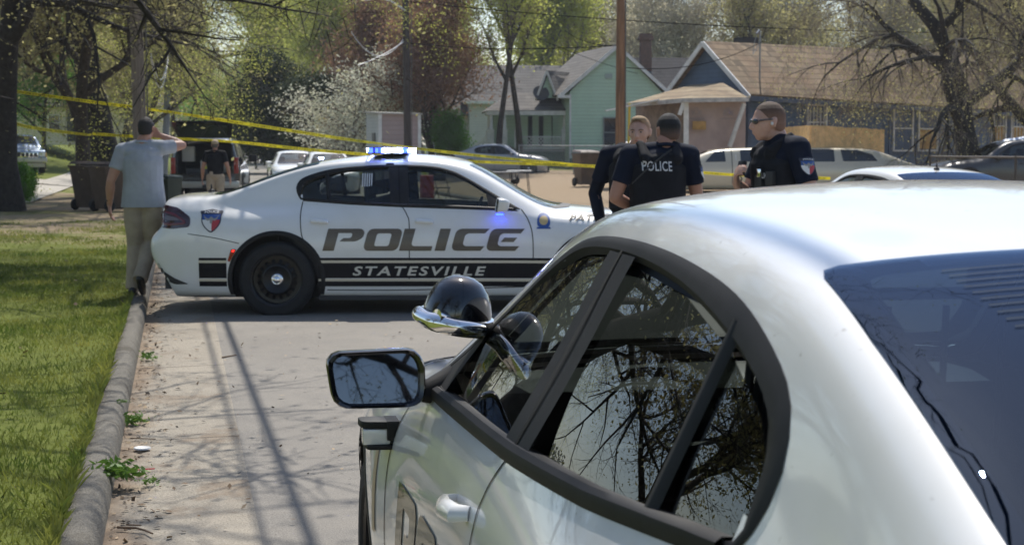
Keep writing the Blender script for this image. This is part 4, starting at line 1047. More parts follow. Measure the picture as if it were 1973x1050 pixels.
PROTO = {}
def proto(key, wm, twm, lf, **k):
    w, c = tree_mesh(**k)
    w.materials.append(wm); w.shade_smooth(); c.materials.append(twm); c.materials.append(lf)
    PROTO[key] = (w, c)
def tree(key, name, label, x, y, sc=1.0, rz=0.0, group=None, cat='tree', z=None, wide=None):
    o = thing(name, label, cat, (x, y, tz(x, y) if z is None else z), rz, group)
    o.scale = (sc * (wide or 1), sc * (wide or 1), sc)
    for nm, me in (('trunk', PROTO[key][0]), ('crown', PROTO[key][1])):
        c = bpy.data.objects.new(nm, me); COL.objects.link(c); c.parent = o
    return o
proto('oak', bark_black, twig_dark, lf_yellow, seed=11, height=19, r0=.46, levels=4, first=.36, spread=1.2, kids=(8, 5, 4, 3), up=.02, droop=.25, ratio=.66, leaves=24, leaf=(.016, .038), cl=.30, twigs=4, tw=.006, tl=.9, tf=.72)
proto('tall', bark_grey, twig_m, lf_yellow, seed=5, height=18, r0=.22, levels=3, first=.28, spread=.75, kids=(10, 6, 4), up=.5, ratio=.42, leaves=7, leaf=(.06, .13), cl=.45, twigs=4, tw=.012, tl=1.2)
proto('tallg', bark_grey, twig_grey, lf_green, seed=8, height=18, r0=.24, levels=3, first=.25, spread=.8, kids=(10, 6, 4), up=.4, ratio=.45, leaves=7, leaf=(.06, .13), cl=.5, twigs=4, tw=.012, tl=1.1)
proto('bare', bark_grey, twig_grey, lf_grey, seed=21, height=15, r0=.24, levels=3, first=.22, spread=.85, kids=(9, 6, 5), up=.35, ratio=.52, leaves=2, leaf=(.06, .13), cl=.4, twigs=6, tw=.010, tl=1.1)
proto('bareo', bark, twig_m, lf_olive, seed=33, height=14, r0=.24, levels=3, first=.22, spread=.9, kids=(8, 6, 5), up=.3, ratio=.55, leaves=3, leaf=(.05, .11), cl=.45, twigs=5, tw=.012, tl=1.0)
proto('redbud', bark, twig_red, lf_brown, seed=14, height=9, r0=.16, levels=3, first=.12, spread=.8, kids=(8, 6, 5), up=.45, ratio=.6, leaves=3, leaf=(.04, .09), cl=.35, twigs=9, tw=.010, tl=.8)
proto('dogwood', bark, twig_m, lf_white, seed=41, height=5.2, r0=.12, levels=3, first=.10, spread=1.05, kids=(8, 6, 4), up=.2, ratio=.62, leaves=3, leaf=(.035, .075), cl=.10, twigs=4, tw=.007, tl=.55)
proto('evergreen', bark_black, twig_dark, lf_dark, seed=52, height=8, r0=.18, levels=3, first=.10, spread=1.0, kids=(10, 7, 5), up=.2, ratio=.45, leaves=14, leaf=(.06, .14), cl=.32, twigs=3, tw=.01, tl=.5)
proto('bush', bark, twig_m, lf_fresh, seed=61, height=2.6, r0=.05, levels=3, first=.05, spread=.9, kids=(8, 6, 4), up=.4, ratio=.6, leaves=9, leaf=(.03, .07), cl=.18, twigs=3, tw=.006, tl=.3)
proto('weeper', bark_black, twig_m, lf_olive, seed=77, height=12, r0=.42, levels=4, first=.26, spread=1.0, kids=(5, 5, 4, 3), up=.0, droop=.7, ratio=.66, leaves=2, leaf=(.02, .045), cl=.3, twigs=6, tw=.005, tl=1.0)
proto('spread', bark_black, twig_dark, lf_olive, seed=90, height=13, r0=.34, levels=4, first=.34, spread=1.05, kids=(6, 5, 4, 4), up=.1, droop=.1, ratio=.66, leaves=2, leaf=(.015, .035), cl=.3, twigs=4, tw=.006, tl=.7)

proto('fresh', bark, twig_m, lf_fresh, seed=66, height=7.5, r0=.13, levels=3, first=.35, spread=.9, kids=(7, 5, 4), up=.3, ratio=.55, leaves=8, leaf=(.04, .09), cl=.3, twigs=3, tw=.008, tl=.5)
proto('slim', bark, twig_m, lf_yellow, seed=19, height=14, r0=.13, levels=3, first=.30, spread=.7, kids=(13, 4, 3), up=.5, ratio=.20, wob=.035, tf=1.0, leaves=3, leaf=(.04, .09), cl=.35, twigs=4, tw=.010, tl=.9)

def P(u, d): return ((u - CX) / F_PX * d, d)
def PT(key, name, label, u, d, sc, rz, group=None, **k): x, y = P(u, d); return tree(key, name, label, x, y, sc, rz, group, **k)
# left side of the street
PT('oak', 'oak_tree', 'big dark oak trunk behind the wooden pole, long limbs with yellow-green leaves over the street', 212, 50, 1.0, .6)
PT('spread', 'gnarled_tree', 'gnarled dark tree at the left edge that the yellow tape is tied to', 14, 38, .95, 2.2, wide=1.0)
PT('bareo', 'slender_tree', 'slender brown trunk between the gnarled tree and the dark oak', 168, 44, .85, 1.0)
tree('spread', 'street_tree', 'bare street tree on the lawn left of the foreground car', -6.7, 18.6, 1.05, .4, wide=1.4)
tree('spread', 'street_tree', 'bare street tree on the left verge behind the photographer', -1.8, -14.0, 1.0, 4.4)
tree('spread', 'street_tree', 'bare street tree on the lawn behind the photographer', -9.5, -3.5, 1.05, 2.6)
tree('bareo', 'street_tree', 'leafy young tree set back on the left lawn', -15.0, 22.0, .9, 1.7)
tree('spread', 'street_tree', 'budding street tree just outside the left edge of the picture', -8.1, 21.5, .95, 5.1, wide=1.35)
tree('bareo', 'street_tree', 'small tree in the yard far left of the parked cars', -20.0, 2.0, .9, 0.7)
PT('bush', 'green_shrub', 'fresh green shrub low beside the gnarled tree', 46, 41, .42, .3, cat='shrub', wide=.9)
PT('fresh', 'green_leafed_tree', 'small tree with fresh green crown above the pale blue pickup', 84, 80, 1.0, 1.2)
PT('tall', 'yard_tree', 'yellow-green tree behind the two leaning poles', 285, 88, .7, .2)
PT('bareo', 'yard_tree', 'dark tree between the wooden pole and the grey pole', 285, 70, .7, 1.2)
PT('oak', 'far_oak', 'second oak farther along the left kerb', 240, 92, .9, 3.4)
PT('bareo', 'yard_tree', 'olive tree left of the cream house', -30, 75, 1.0, 4.0)
PT('tallg', 'yard_tree', 'tall pale tree behind the cream house', 60, 105, 1.0, .6); PT('tall', 'yard_tree', 'tall yellow-green tree behind the cream house', 170, 110, .9, 1.9)
# middle
PT('evergreen', 'evergreen_tree', 'dark evergreen overhanging the right kerb beyond the mailbox', 545, 92, 1.0, .4, wide=1.15)
PT('evergreen', 'evergreen_tree', 'dark evergreen thicket behind the white blossoming dogwood', 625, 84, .75, 2.4, wide=1.2)
PT('dogwood', 'dogwood_tree', 'dogwood covered in white blossom left of the small shed', 672, 75, 1.05, .9, wide=1.25)
PT('redbud', 'budding_tree', 'reddish brown budding tree right of the dark lamp pole', 835, 76, 1.0, 1.2)
PT('redbud', 'budding_tree', 'reddish brown budding tree behind the small shed', 745, 86, 1.05, 3.2)
PT('bush', 'tall_green_shrub', 'fresh green shrub beside the white house', 868, 76, 1.1, .8, cat='shrub', wide=.7)
PT('slim', 'slim_tree', 'slim bare-stemmed tree before the white house, left of the pair', 958, 74, 1.0, 2.0)
PT('slim', 'slim_tree', 'slim bare-stemmed tree before the white house, right of the pair', 1004, 77, 1.05, 5.0)
PT('bush', 'yellow_shrub', 'pale yellow-green bush at the far end of the street', 455, 125, 2.3, 1.0, cat='shrub', wide=1.2)
# background row
rb = random.Random(5)
BT = 'trees beyond the houses'
row = [(360, 240, 'tallg'), (415, 290, 'tallg'), (450, 280, 'tallg'), (515, 230, 'tall'), (325, 160, 'tall'), (560, 130, 'tall'), (610, 118, 'tall'), (665, 125, 'tallg'), (720, 110, 'tall'), (765, 128, 'bareo'), (815, 118, 'tallg'),
       (865, 108, 'tall'), (915, 122, 'tall'), (965, 112, 'tallg'), (1015, 125, 'tall'), (1065, 112, 'tall'), (1110, 122, 'bareo'), (1150, 110, 'tall'), (1200, 118, 'bareo'), (1245, 104, 'bare'), (1290, 112, 'bareo'), (1335, 100, 'bare'),
       (1385, 108, 'bareo'), (1430, 96, 'bare'), (1475, 104, 'bare'), (1520, 98, 'bareo'), (1570, 106, 'bare'), (1615, 96, 'bareo'), (1665, 104, 'bare'), (1720, 98, 'bareo'), (1775, 106, 'tallg'), (1835, 98, 'bareo'), (1890, 106, 'bare'), (1950, 98, 'bareo'), (2010, 104, 'bare')]
adj = {'tall': 'yellow-green', 'tallg': 'pale green', 'bare': 'grey leafless', 'bareo': 'brown budding'}
where = [(500, 'above the far end of the street'), (700, 'above the white dogwood'), (900, 'behind the dark lamp pole'), (1080, 'above the white house'), (1200, 'above the green house gable'), (1360, 'behind the brick chimney'), (1560, 'behind the left end of the long brown roof'), (1760, 'behind the middle of the long brown roof'), (2100, 'behind the right end of the long brown roof')]
for i, (u, d, key) in enumerate(row):
    if (i > 6 and i % 3 == 2) or i in (9, 13, 22, 27, 31): continue
    wh = next(w for lim, w in where if u < lim)
    PT(key, 'background_tree', 'tall %s tree %s' % (adj[key], wh), u, d, rb.uniform(.85, 1.1), rb.uniform(0, 6.28), BT)
# right
PT('weeper', 'yard_tree', 'forked dark tree with hanging twigs in front of the blue house', 1872, 50, .88, 3.6)
PT('weeper', 'yard_tree', 'dark leaning tree at the right edge of the blue house', 2010, 54, .9, 2.5)
# far wood closing the street: one mass
def far_wood():
    nr = np.random.default_rng(4); n = 60000
    X = nr.uniform(-230, 320, n); Y = 300 + nr.uniform(0, 30, n) - .12 * np.abs(X); hmax = 10 + 3 * np.sin(X * .11) + 3 * np.sin(X * .31 + 1)
    Z = hmax * nr.random(n) ** .8 + 1.0; s = nr.uniform(.35, .9, n)
    a = nr.normal(0, 1, (n, 3)); a /= np.linalg.norm(a, axis=1)[:, None]; b = np.cross(a, nr.normal(0, 1, (n, 3))); b /= np.linalg.norm(b, axis=1)[:, None]
    Pp = np.stack([X, Y, Z], 1); a *= s[:, None]; b *= s[:, None] * .6
    V = np.stack([Pp - a, Pp - b, Pp + a, Pp + b], 1).reshape(-1, 3); k = np.arange(n) * 4
    o = link_mesh('far_wood', np_mesh('far_wood', V, np.stack([k, k + 1, k + 2, k + 3], 1)), mat('far_leaf', (.14, .16, .06), .8, col2=(.09, .085, .05), vs=.07, trans=.3), smooth=False)
    tag(o, 'hazy wood closing the far end of the street', 'wood', kind='stuff')
far_wood()
# ------------------------------------------------------------------ houses, fences, shed
def siding_mat(name, col, pitch=.14, wear=.15, dirt=None):
    m = bpy.data.materials.new(name); nt, L = nodes(m); b = nt.nodes['Principled BSDF']; b.inputs['Roughness'].default_value = .7
    tc = N(nt, 'ShaderNodeTexCoord'); O = tc.outputs['Object']; sx = N(nt, 'ShaderNodeSeparateXYZ'); L.new(O, sx.inputs[0])
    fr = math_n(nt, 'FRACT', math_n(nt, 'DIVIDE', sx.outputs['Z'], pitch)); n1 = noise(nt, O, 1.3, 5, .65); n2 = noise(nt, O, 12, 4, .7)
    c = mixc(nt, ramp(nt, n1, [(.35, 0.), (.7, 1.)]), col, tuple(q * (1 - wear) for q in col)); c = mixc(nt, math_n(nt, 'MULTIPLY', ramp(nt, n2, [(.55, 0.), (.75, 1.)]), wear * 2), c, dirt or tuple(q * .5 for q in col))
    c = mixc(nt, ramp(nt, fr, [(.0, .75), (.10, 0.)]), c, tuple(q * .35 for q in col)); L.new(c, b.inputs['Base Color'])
    bp = N(nt, 'ShaderNodeBump'); bp.inputs['Strength'].default_value = .8; bp.inputs['Distance'].default_value = .03
    L.new(math_n(nt, 'SUBTRACT', 1.0, fr), bp.inputs['Height']); L.new(bp.outputs[0], b.inputs['Normal']); return m
def shingle_mat(name, c1, c2, c3, rows=.17):
    """worn shingles: rows follow the height of the slope"""
    m = bpy.data.materials.new(name); nt, L = nodes(m); b = nt.nodes['Principled BSDF']; b.inputs['Roughness'].default_value = .9; b.inputs['Specular IOR Level'].default_value = .2
    tc = N(nt, 'ShaderNodeTexCoord'); O = tc.outputs['Object']; sx = N(nt, 'ShaderNodeSeparateXYZ'); L.new(O, sx.inputs[0])
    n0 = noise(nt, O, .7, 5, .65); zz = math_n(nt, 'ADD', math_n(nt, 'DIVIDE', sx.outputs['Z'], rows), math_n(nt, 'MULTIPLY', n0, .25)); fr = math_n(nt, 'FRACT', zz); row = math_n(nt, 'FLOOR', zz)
    cb = N(nt, 'ShaderNodeCombineXYZ'); L.new(math_n(nt, 'ADD', math_n(nt, 'MULTIPLY', sx.outputs['X'], 3.2), math_n(nt, 'MULTIPLY', row, .37)), cb.inputs[0]); L.new(row, cb.inputs[1]); L.new(math_n(nt, 'MULTIPLY', sx.outputs['Y'], .6), cb.inputs[2])
    v = N(nt, 'ShaderNodeTexVoronoi'); v.inputs['Scale'].default_value = 1.0; L.new(cb.outputs[0], v.inputs['Vector'])
    vx = N(nt, 'ShaderNodeSeparateXYZ'); L.new(v.outputs['Color'], vx.inputs[0])
    c = mixc(nt, vx.outputs[0], c1, c2); c = mixc(nt, ramp(nt, n0, [(.45, 0.), (.62, .8)]), c, c3); c = mixc(nt, ramp(nt, noise(nt, O, 2.1, 5, .7), [(.58, 0.), (.70, .8)]), c, tuple(q * .35 for q in c1))
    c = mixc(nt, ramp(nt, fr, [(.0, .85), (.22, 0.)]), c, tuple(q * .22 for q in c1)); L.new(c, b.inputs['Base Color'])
    bp = N(nt, 'ShaderNodeBump'); bp.inputs['Strength'].default_value = .7; bp.inputs['Distance'].default_value = .04
    L.new(math_n(nt, 'SUBTRACT', vx.outputs[1], fr), bp.inputs['Height']); L.new(bp.outputs[0], b.inputs['Normal']); return m
blue_sid = siding_mat('blue_siding', (.10, .15, .23), .15, .25, (.05, .06, .08)); green_sid = siding_mat('mint_siding', (.50, .67, .50), .17, .10)
white_sid = siding_mat('white_siding', (.62, .61, .56), .15, .15); cream_sid = siding_mat('cream_siding', (.82, .76, .55), .18, .1)
shed_sid = siding_mat('shed_grey_siding', (.55, .56, .52), .14, .12); shed_brown = siding_mat('shed_brown_siding', (.42, .32, .30), .20, .12)
roof_brown = shingle_mat('brown_shingles', (.27, .20, .125), (.12, .09, .06), (.20, .13, .08), .2); roof_grey = shingle_mat('grey_shingles', (.16, .15, .14), (.11, .105, .10), (.13, .12, .11)); roof_dark = shingle_mat('dark_shingles', (.065, .062, .065), (.045, .043, .046), (.055, .05, .05))
roof_patch = shingle_mat('porch_shingles', (.28, .21, .13), (.20, .15, .10), (.33, .27, .18))
w_trim = mat('white_trim', (.68, .68, .66), .6, var=.15, vs=4); blue_trim = mat('blue_trim', (.07, .10, .16), .6, var=.2, vs=4); fascia = mat('worn_fascia', (.45, .44, .42), .7, var=.3, vs=5)
wrap = mat('pink_house_wrap', (.43, .33, .30), .7, var=.18, vs=1.5, bump=.5, bs=2.5); wrap_print = mat('wrap_print', (.24, .20, .19), .7); ply = mat('plywood', (.42, .25, .08), .8, var=.25, vs=8)
pane_dark = mat('dark_pane', (.02, .022, .025), .08, spec=.8, var=.5, vs=1.5); curtain = mat('curtain_grey', (.30, .29, .26), .8, var=.25, vs=5); brick = mat('old_brick', (.20, .11, .08), .9, col2=(.09, .07, .06), vs=14, bump=.6, bs=20)
new_wood = mat('new_cedar', (.80, .52, .24), .7, var=.2, vs=5, bump=.3, bs=30); dk_green = mat('dark_green_paint', (.03, .10, .065), .7, var=.25, vs=3)
galv = mat('galvanised', (.34, .35, .35), .5, .6, var=.2, vs=10)

def house_frame(name, label, x, y, ang, cat='house', z=None):
    """Empty at a corner; local +X runs along the front wall, local -Y faces the street"""
    return thing(name, label, cat, (x, y, tz(x, y) if z is None else z), ang)
def quad_slab(pts, th):
    """a flat or bent panel with thickness (down along its normal)"""
    P_ = [Vector(p) for p in pts]; n = (P_[1] - P_[0]).cross(P_[-1] - P_[0]).normalized()
    if n.z < 0: n = -n
    m = MB(); k = len(P_); m.add(P_ + [p - n * th for p in P_], [tuple(range(k)), tuple(range(2 * k - 1, k - 1, -1))] + [(i, (i + 1) % k, k + (i + 1) % k, k + i) for i in range(k)]); return m
def window_on(parent, x, z, w, h, y=0.0, fr=None, bars=0, sash=True, lower=None, pane=None, nm='window'):
    fr = fr or w_trim; m = MB(); t = .06
    for (cx, cz, dx, dz) in ((x - w / 2 - t / 2, z, t, h + 2 * t), (x + w / 2 + t / 2, z, t, h + 2 * t), (x, z + h / 2 + t / 2, w, t), (x, z - h / 2 - t / 2, w + .04, t)): m.box((cx, y - .03, cz), (dx, .09, dz))
    if sash: m.box((x, y - .02, z), (w, .05, .045))
    f = m.obj('window_frame', fr, parent, smooth=False)
    p = MB(); p.box((x, y + .0, z), (w, .03, h)); p.obj('window_pane', pane or pane_dark, f, smooth=False)
    if bars:
        b = MB()
        for i in range(bars): b.box((x - w / 2 + w * (i + .5) / bars, y - .045, z), (.022, .02, h))
        b.obj('window_bars', w_trim, f, smooth=False)
    if lower:
        b = MB(); b.box((x, y - .022, z - h * .25), (w * .96, .02, h * .46)); b.obj('window_board', lower, f, smooth=False)
    return f

# ---- long blue house
A0 = Vector((*P(1440, 55.0), 0)); A1 = Vector((*P(1973, 63.0), 0)); ang = math.atan2(A1.y - A0.y, A1.x - A0.x)
hz0 = .45
B = house_frame('blue_house', 'long blue clapboard house with a worn brown shingle roof', A0.x, A0.y, ang, z=hz0)
HL = 20.0; HD = 4.4; EV = 2.95; EV2 = 2.75; RG = 4.88
m = MB(); m.box((HL / 2, HD / 2, EV / 2 - .3), (HL, HD, EV + .5)); m.add([(0.01, .0, EV - .05), (0.01, HD, EV - .05), (0.01, 2.1, RG - .12)], [(0, 1, 2)]); m.add([(HL, .0, EV), (HL, HD, EV), (HL, 2.1, RG - .1)], [(0, 2, 1)])
m.obj('wall', blue_sid, B, smooth=False)
o_ = .32
rf = quad_slab([(-.25, -o_, EV + .02), (HL + .3, -o_ - .15, EV2 - .35), (HL + .3, 2.1, RG), (-.25, 2.1, RG)], .09).obj('roof', roof_brown, B, smooth=False)
quad_slab([(-.25, HD + o_, EV - .28), (-.25, 2.1, RG), (HL + .3, 2.1, RG), (HL + .3, HD + o_, EV - .28)], .09).obj('roof_back', roof_brown, B, smooth=False)
m = MB()
def beam(m, a, b, w, h): 
    a, b = Vector(a), Vector(b); d = (b - a); L_ = d.length; q = d.to_track_quat('X', 'Z').to_matrix().to_4x4(); q.translation = (a + b) / 2; m.box((0, 0, 0), (L_, w, h), M=q); return m
beam(m, (-.28, -o_ - .03, EV - .10), (-.28, 2.1, RG - .08), .05, .17); beam(m, (-.28, HD + o_, EV - .38), (-.28, 2.1, RG - .08), .05, .17); m.obj('rake_board', w_trim, B, smooth=False)
m = MB(); beam(m, (-.25, -o_ - .0, EV - .12), (HL, -o_ - .13, EV2 - .48), .04, .16); m.obj('fascia_board', blue_trim, B, smooth=False)
m = MB(); m.box((-.0, -.02, EV / 2), (.12, .06, EV)); m.obj('corner_board', blue_trim, B, smooth=False)
def along(u):     # distance along the front wall seen at picture column u
    t = (u - CX) / F_PX; dx, dy = math.cos(ang), math.sin(ang); return (t * A0.y - A0.x) / (dx - t * dy)
for u0, u1, zt, zb, kw in ((1552, 1588, 205, 268, dict(bars=5, lower=None)), (1717, 1754, 207, 289, dict(pane=curtain, bars=0)), (1765, 1802, 209, 289, dict(pane=curtain, lower=ply, bars=0)), (1906, 1932, 215, 272, dict(lower=ply, bars=4)), (1943, 1970, 217, 273, dict(lower=ply, bars=4))):
    a, b = along(u0), along(u1); dd = A0.y + (a + b) / 2 * math.sin(ang); z1 = CAM_H + (285 - zt) * dd / F_PX - hz0; z0 = CAM_H + (285 - zb) * dd / F_PX - hz0
    f = window_on(B, (a + b) / 2, (z0 + z1) / 2, (b - a) * .92, z1 - z0, **kw)
    m = MB(); m.box(((a + b) / 2, -.015, (z0 + z1) / 2), (b - a + .42, .03, z1 - z0 + .36)); m.obj('window_casing', blue_trim, f, smooth=False)
m = MB()
mz = MB(); mz.box((along(1545), 3.0, RG + .02), (.75, .5, .5)); mz.obj('roof_vent', mat('vent_black', (.03, .03, .03), .7), B, smooth=False)
mp = MB(); xm = along(1474); mp.tube([(xm, .35, EV + .1), (xm, .35, EV + 2.15)], .03, 8); mp.tube([(xm - .02, .35, EV + 2.1), (xm - .10, .3, EV + 2.22), (xm - .2, .3, EV + 2.1)], .045, 8)
mp.tube([(xm - .2, .3, EV + 2.1), (xm - .3, .3, EV + 1.8), (xm - .35, .32, EV + 1.4), (xm - .1, .33, EV + 1.7), (xm, .35, EV + 2.0)], .012, 6); mp.obj('service_mast', galv, B)

# ---- unfinished side porch with pink house wrap (part of the blue house)
def W2L(o, p): return o.matrix_basis.inverted() @ Vector(p)
def bp_(u, v, d): return W2L(B, at(u, v, d))
zg = .15
fl, fr_ = at(1327, 196, 53.2), at(1437, 194, 53.6); sl_ = at(1225, 205, 57.0)
def wall_between(a, b, ztop_a, ztop_b, zb):
    return [W2L(B, (a.x, a.y, zb)), W2L(B, (b.x, b.y, zb)), W2L(B, (b.x, b.y, ztop_b)), W2L(B, (a.x, a.y, ztop_a))]
quad_slab([W2L(B, (fl.x, fl.y, zg)), W2L(B, (fr_.x, fr_.y, zg)), W2L(B, (fr_.x, fr_.y, fr_.z)), W2L(B, (fl.x, fl.y, fl.z))], .10).obj('porch_wall', wrap, B, smooth=False)
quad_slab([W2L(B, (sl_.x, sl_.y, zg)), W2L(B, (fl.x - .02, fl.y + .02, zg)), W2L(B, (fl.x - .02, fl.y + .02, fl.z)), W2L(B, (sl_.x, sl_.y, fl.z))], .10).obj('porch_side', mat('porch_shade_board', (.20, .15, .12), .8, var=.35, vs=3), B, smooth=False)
tp1, tp2 = at(1393, 160, 55.2), at(1330, 164, 57.0); e1, e2, e3 = at(1443, 189, 53.0), at(1316, 191, 52.6), at(1200, 201, 56.4)
for nm, pts in (('porch_roof', [e2, e1, tp1]), ('porch_roof', [e3, e2, tp1, tp2])):
    quad_slab([W2L(B, p) for p in pts], .06).obj(nm, roof_patch, B, smooth=False)
m = MB(); beam(m, W2L(B, e2 + Vector((0, -.02, -.05))), W2L(B, e1 + Vector((0, -.02, -.05))), .05, .14); beam(m, W2L(B, e3 + Vector((0, -.02, -.05))), W2L(B, e2 + Vector((0, -.02, -.05))), .05, .14); m.obj('porch_fascia', fascia, B, smooth=False)
m = MB(); beam(m, W2L(B, at(1434, 200, 53.1)), W2L(B, at(1406, 283, 52.9)), .09, .12); m.obj('leaning_post', w_trim, B, smooth=False)
m = MB(); beam(m, W2L(B, at(1318, 196, 52.7)), W2L(B, at(1309, 222, 52.7)), .09, .12); m.obj('leaning_post', w_trim, B, smooth=False)
m = MB(); beam(m, W2L(B, at(1322, 194, 52.9)), W2L(B, at(1322, 282, 52.9)), .12, .16); m.obj('porch_post', w_trim, B, smooth=False)
# printed marks on the wrap and a plywood square
q = MB(); c = at(1347, 242, 53.1); q.box(W2L(B, (c.x, c.y - .04, c.z)), (.44, .04, .28), rz=-ang + .04); q.obj('plywood_square', ply, B, smooth=False)
for u in (1342, 1403):
    mk = MB()
    for k in range(14):
        a = 2 * math.pi * k / 14; 
        c1 = at(u + 5 * math.cos(a), 217 + 4.2 * math.sin(a), 53.05); c2 = at(u + 5 * math.cos(a + .45), 217 + 4.2 * math.sin(a + .45), 53.05)
        beam(mk, W2L(B, c1), W2L(B, c2), .006, .022)
    for du in (-9, -6.5, 6.5, 9): beam(mk, W2L(B, at(u + du, 213, 53.05)), W2L(B, at(u + du * .9, 222, 53.05)), .006, .02)
    beam(mk, W2L(B, at(u - 4, 211, 53.05)), W2L(B, at(u, 208, 53.05)), .006, .02); beam(mk, W2L(B, at(u, 208, 53.05)), W2L(B, at(u + 4, 211, 53.05)), .006, .02)
    mk2 = MB()
    for k in range(9):
        beam(mk2, W2L(B, at(u - 14 + 3.3 * k, 227.5, 53.05)), W2L(B, at(u - 14 + 3.3 * k + 2.0, 229.5, 53.05)), .006, .03)
    mk.obj('wrap_emblem', wrap_print, B, smooth=False); mk = mk2; mk.obj('wrap_lettering', wrap_print, B, smooth=False)
aw = quad_slab([W2L(B, at(1168, 212, 52.0)), W2L(B, at(1270, 191, 52.6)), W2L(B, at(1262, 196, 54.5)), W2L(B, at(1165, 213, 54.0))], .04); aw.obj('metal_awning', mat('awning_metal', (.62, .63, .62), .45, .3, var=.2, vs=4), B, smooth=False)
m = MB(); m.tube([W2L(B, at(1213, 200, 52.4)), W2L(B, at(1211, 285, 52.4))], .04, 8); m.obj('awning_post', mat('yellow_paint', (.62, .45, .04), .6), B)

# ---- mint green house
ax_, ay_ = P(1097, 78); G = house_frame('green_house', 'mint green clapboard house with white trim and a front gable', ax_, ay_, math.radians(2), z=.80)
gw_, gev, gap = 4.45, 3.50, 5.72; xr = 2.28; gdx, gdy = -1.37, 7.5
m = MB(); V = [(0, 0, -.6), (gw_, 0, -.6), (gw_, 0, gev), (xr, 0, gap), (0, 0, gev)]; V2 = [(p[0] + gdx, p[1] + gdy, p[2]) for p in V]
m.add(V + V2, [(0, 1, 2, 3, 4), (9, 8, 7, 6, 5), (0, 4, 9, 5), (1, 6, 7, 2)]); m.obj('wall', green_sid, G, smooth=False)
m = MB(); m.box((gw_ / 2 + .3, -.02, -.2), (gw_ + .6, .05, 1.0)); m.obj('foundation', dk_green, G, smooth=False)
quad_slab([(-.5, -.25, gev - .14), (xr, -.25, gap + .06), (xr + gdx, gdy, gap + .06), (-.5 + gdx, gdy, gev - .14)], .10).obj('roof', roof_grey, G, smooth=False)
quad_slab([(gw_ + .5, -.25, gev - .14), (gw_ + .5 + gdx, gdy, gev - .14), (xr + gdx, gdy, gap + .06), (xr, -.25, gap + .06)], .10).obj('roof', roof_grey, G, smooth=False)
m = MB(); beam(m, (-.52, -.28, gev - .24), (xr, -.28, gap - .04), .05, .16); beam(m, (gw_ + .52, -.28, gev - .24), (xr, -.28, gap - .04), .05, .16); m.box((-.30, -.16, gev - .24), (.62, .3, .14)); m.box((gw_ + .3, -.16, gev - .24), (.62, .3, .14)); m.box((.03, -.02, gev / 2 - .1), (.09, .05, gev)); m.obj('trim', w_trim, G, smooth=False)
m = MB(); m.box((xr - .4, -.02, gev + .75), (.35, .04, .25)); m.obj('gable_vent', mat('vent_grey', (.35, .42, .38), .7), G, smooth=False)
wn_ = window_on(G, 2.0, 1.55, .65, 1.35, fr=mat('dull_frame', (.25, .27, .26), .7))
# rear wing and chimney
z0_, z1_ = 3.2, 5.35
wg = MB(); wg.box((5.2, 6.5, 1.6), (7.2, 4.4, 3.6)); wg.obj('rear_wing', green_sid, G, smooth=False)
quad_slab([(1.6, 3.9, z0_), (9.2, 3.9, z0_), (9.2, 6.4, z1_ + .15), (1.6, 6.4, z1_ + .15)], .1).obj('wing_roof', roof_dark, G, smooth=False)
quad_slab([(1.6, 9.0, z0_), (1.6, 6.4, z1_ + .15), (9.2, 6.4, z1_ + .15), (9.2, 9.0, z0_)], .1).obj('wing_roof', roof_dark, G, smooth=False)
cx_ = 4.35; m = MB(); m.box((cx_, 5.9, 5.5), (.58, .58, 2.0)); m.box((cx_, 5.9, 6.45), (.74, .74, .22)); m.box((cx_, 5.9, 6.62), (.62, .62, .14)); m.obj('chimney', brick, G, smooth=False)
# porch on the left of the gable
pf = 0.75                        # porch floor height
m = MB(); m.box((-2.0, 2.3, pf - .06), (3.9, 2.7, .12)); m.obj('porch_floor', mat('porch_grey', (.30, .30, .28), .8), G, smooth=False)
m = MB(); m.box((-1.95, .98, pf - .62), (3.8, .06, 1.0)); m.obj('porch_skirt', dk_green, G, smooth=False)
quad_slab([(-4.0, .72, 2.62), (.05, .72, 2.66), (-.0, 2.6, 3.55), (-2.7, 2.6, 3.55)], .08).obj('porch_roof', roof_grey, G, smooth=False)
quad_slab([(-4.0, .72, 2.62), (-2.7, 2.6, 3.55), (-2.9, 4.4, 3.5), (-4.2, 4.4, 2.6)], .08).obj('porch_roof', roof_grey, G, smooth=False)
m = MB(); m.box((-2.0, .78, 2.50), (4.0, .10, .20)); m.box((-3.98, 2.3, 2.50), (.1, 3.0, .2)); m.obj('porch_beam', w_trim, G, smooth=False)
for (px_, py_) in ((-3.8, .95), (-3.15, .95), (-2.45, .95), (-3.8, 3.4), (-.15, .95)):
    m = MB(); m.box((px_, py_, pf + .45), (.34, .34, .9)); m.box((px_, py_, pf + .93), (.40, .40, .06)); m.tube([(px_, py_, pf + .95), (px_, py_, 2.42)], [.13, .095], 12); m.obj('porch_column', w_trim, G, ang=30)
for px_ in (-1.75, -1.20, -.55):
    m = MB(); m.box((px_, 3.45, 1.65), (.22, .05, 1.5)); m.obj('porch_shutter', mat('shutter_black', (.02, .025, .03), .7), G, smooth=False)
m = MB(); m.box((-1.6, 3.5, 1.7), (4.6, .06, 2.4)); m.obj('porch_back_wall', green_sid, G, smooth=False)
m = MB()
for i in range(13):
    x0 = -2.2 + i * .16
    beam(m, (x0, .96, pf + .06), (min(x0 + .45, -.1), .96, pf + .06 + .5 * (min(x0 + .45, -.1) - x0) / .45), .015, .03); beam(m, (x0, .955, pf + .56), (min(x0 + .45, -.1), .955, pf + .56 - .5 * (min(x0 + .45, -.1) - x0) / .45), .015, .03)
m.box((-1.2, .96, pf + .60), (2.2, .05, .05)); m.box((-1.2, .96, pf + .04), (2.2, .05, .04)); m.obj('lattice_rail', w_trim, G, smooth=False)
m = MB()
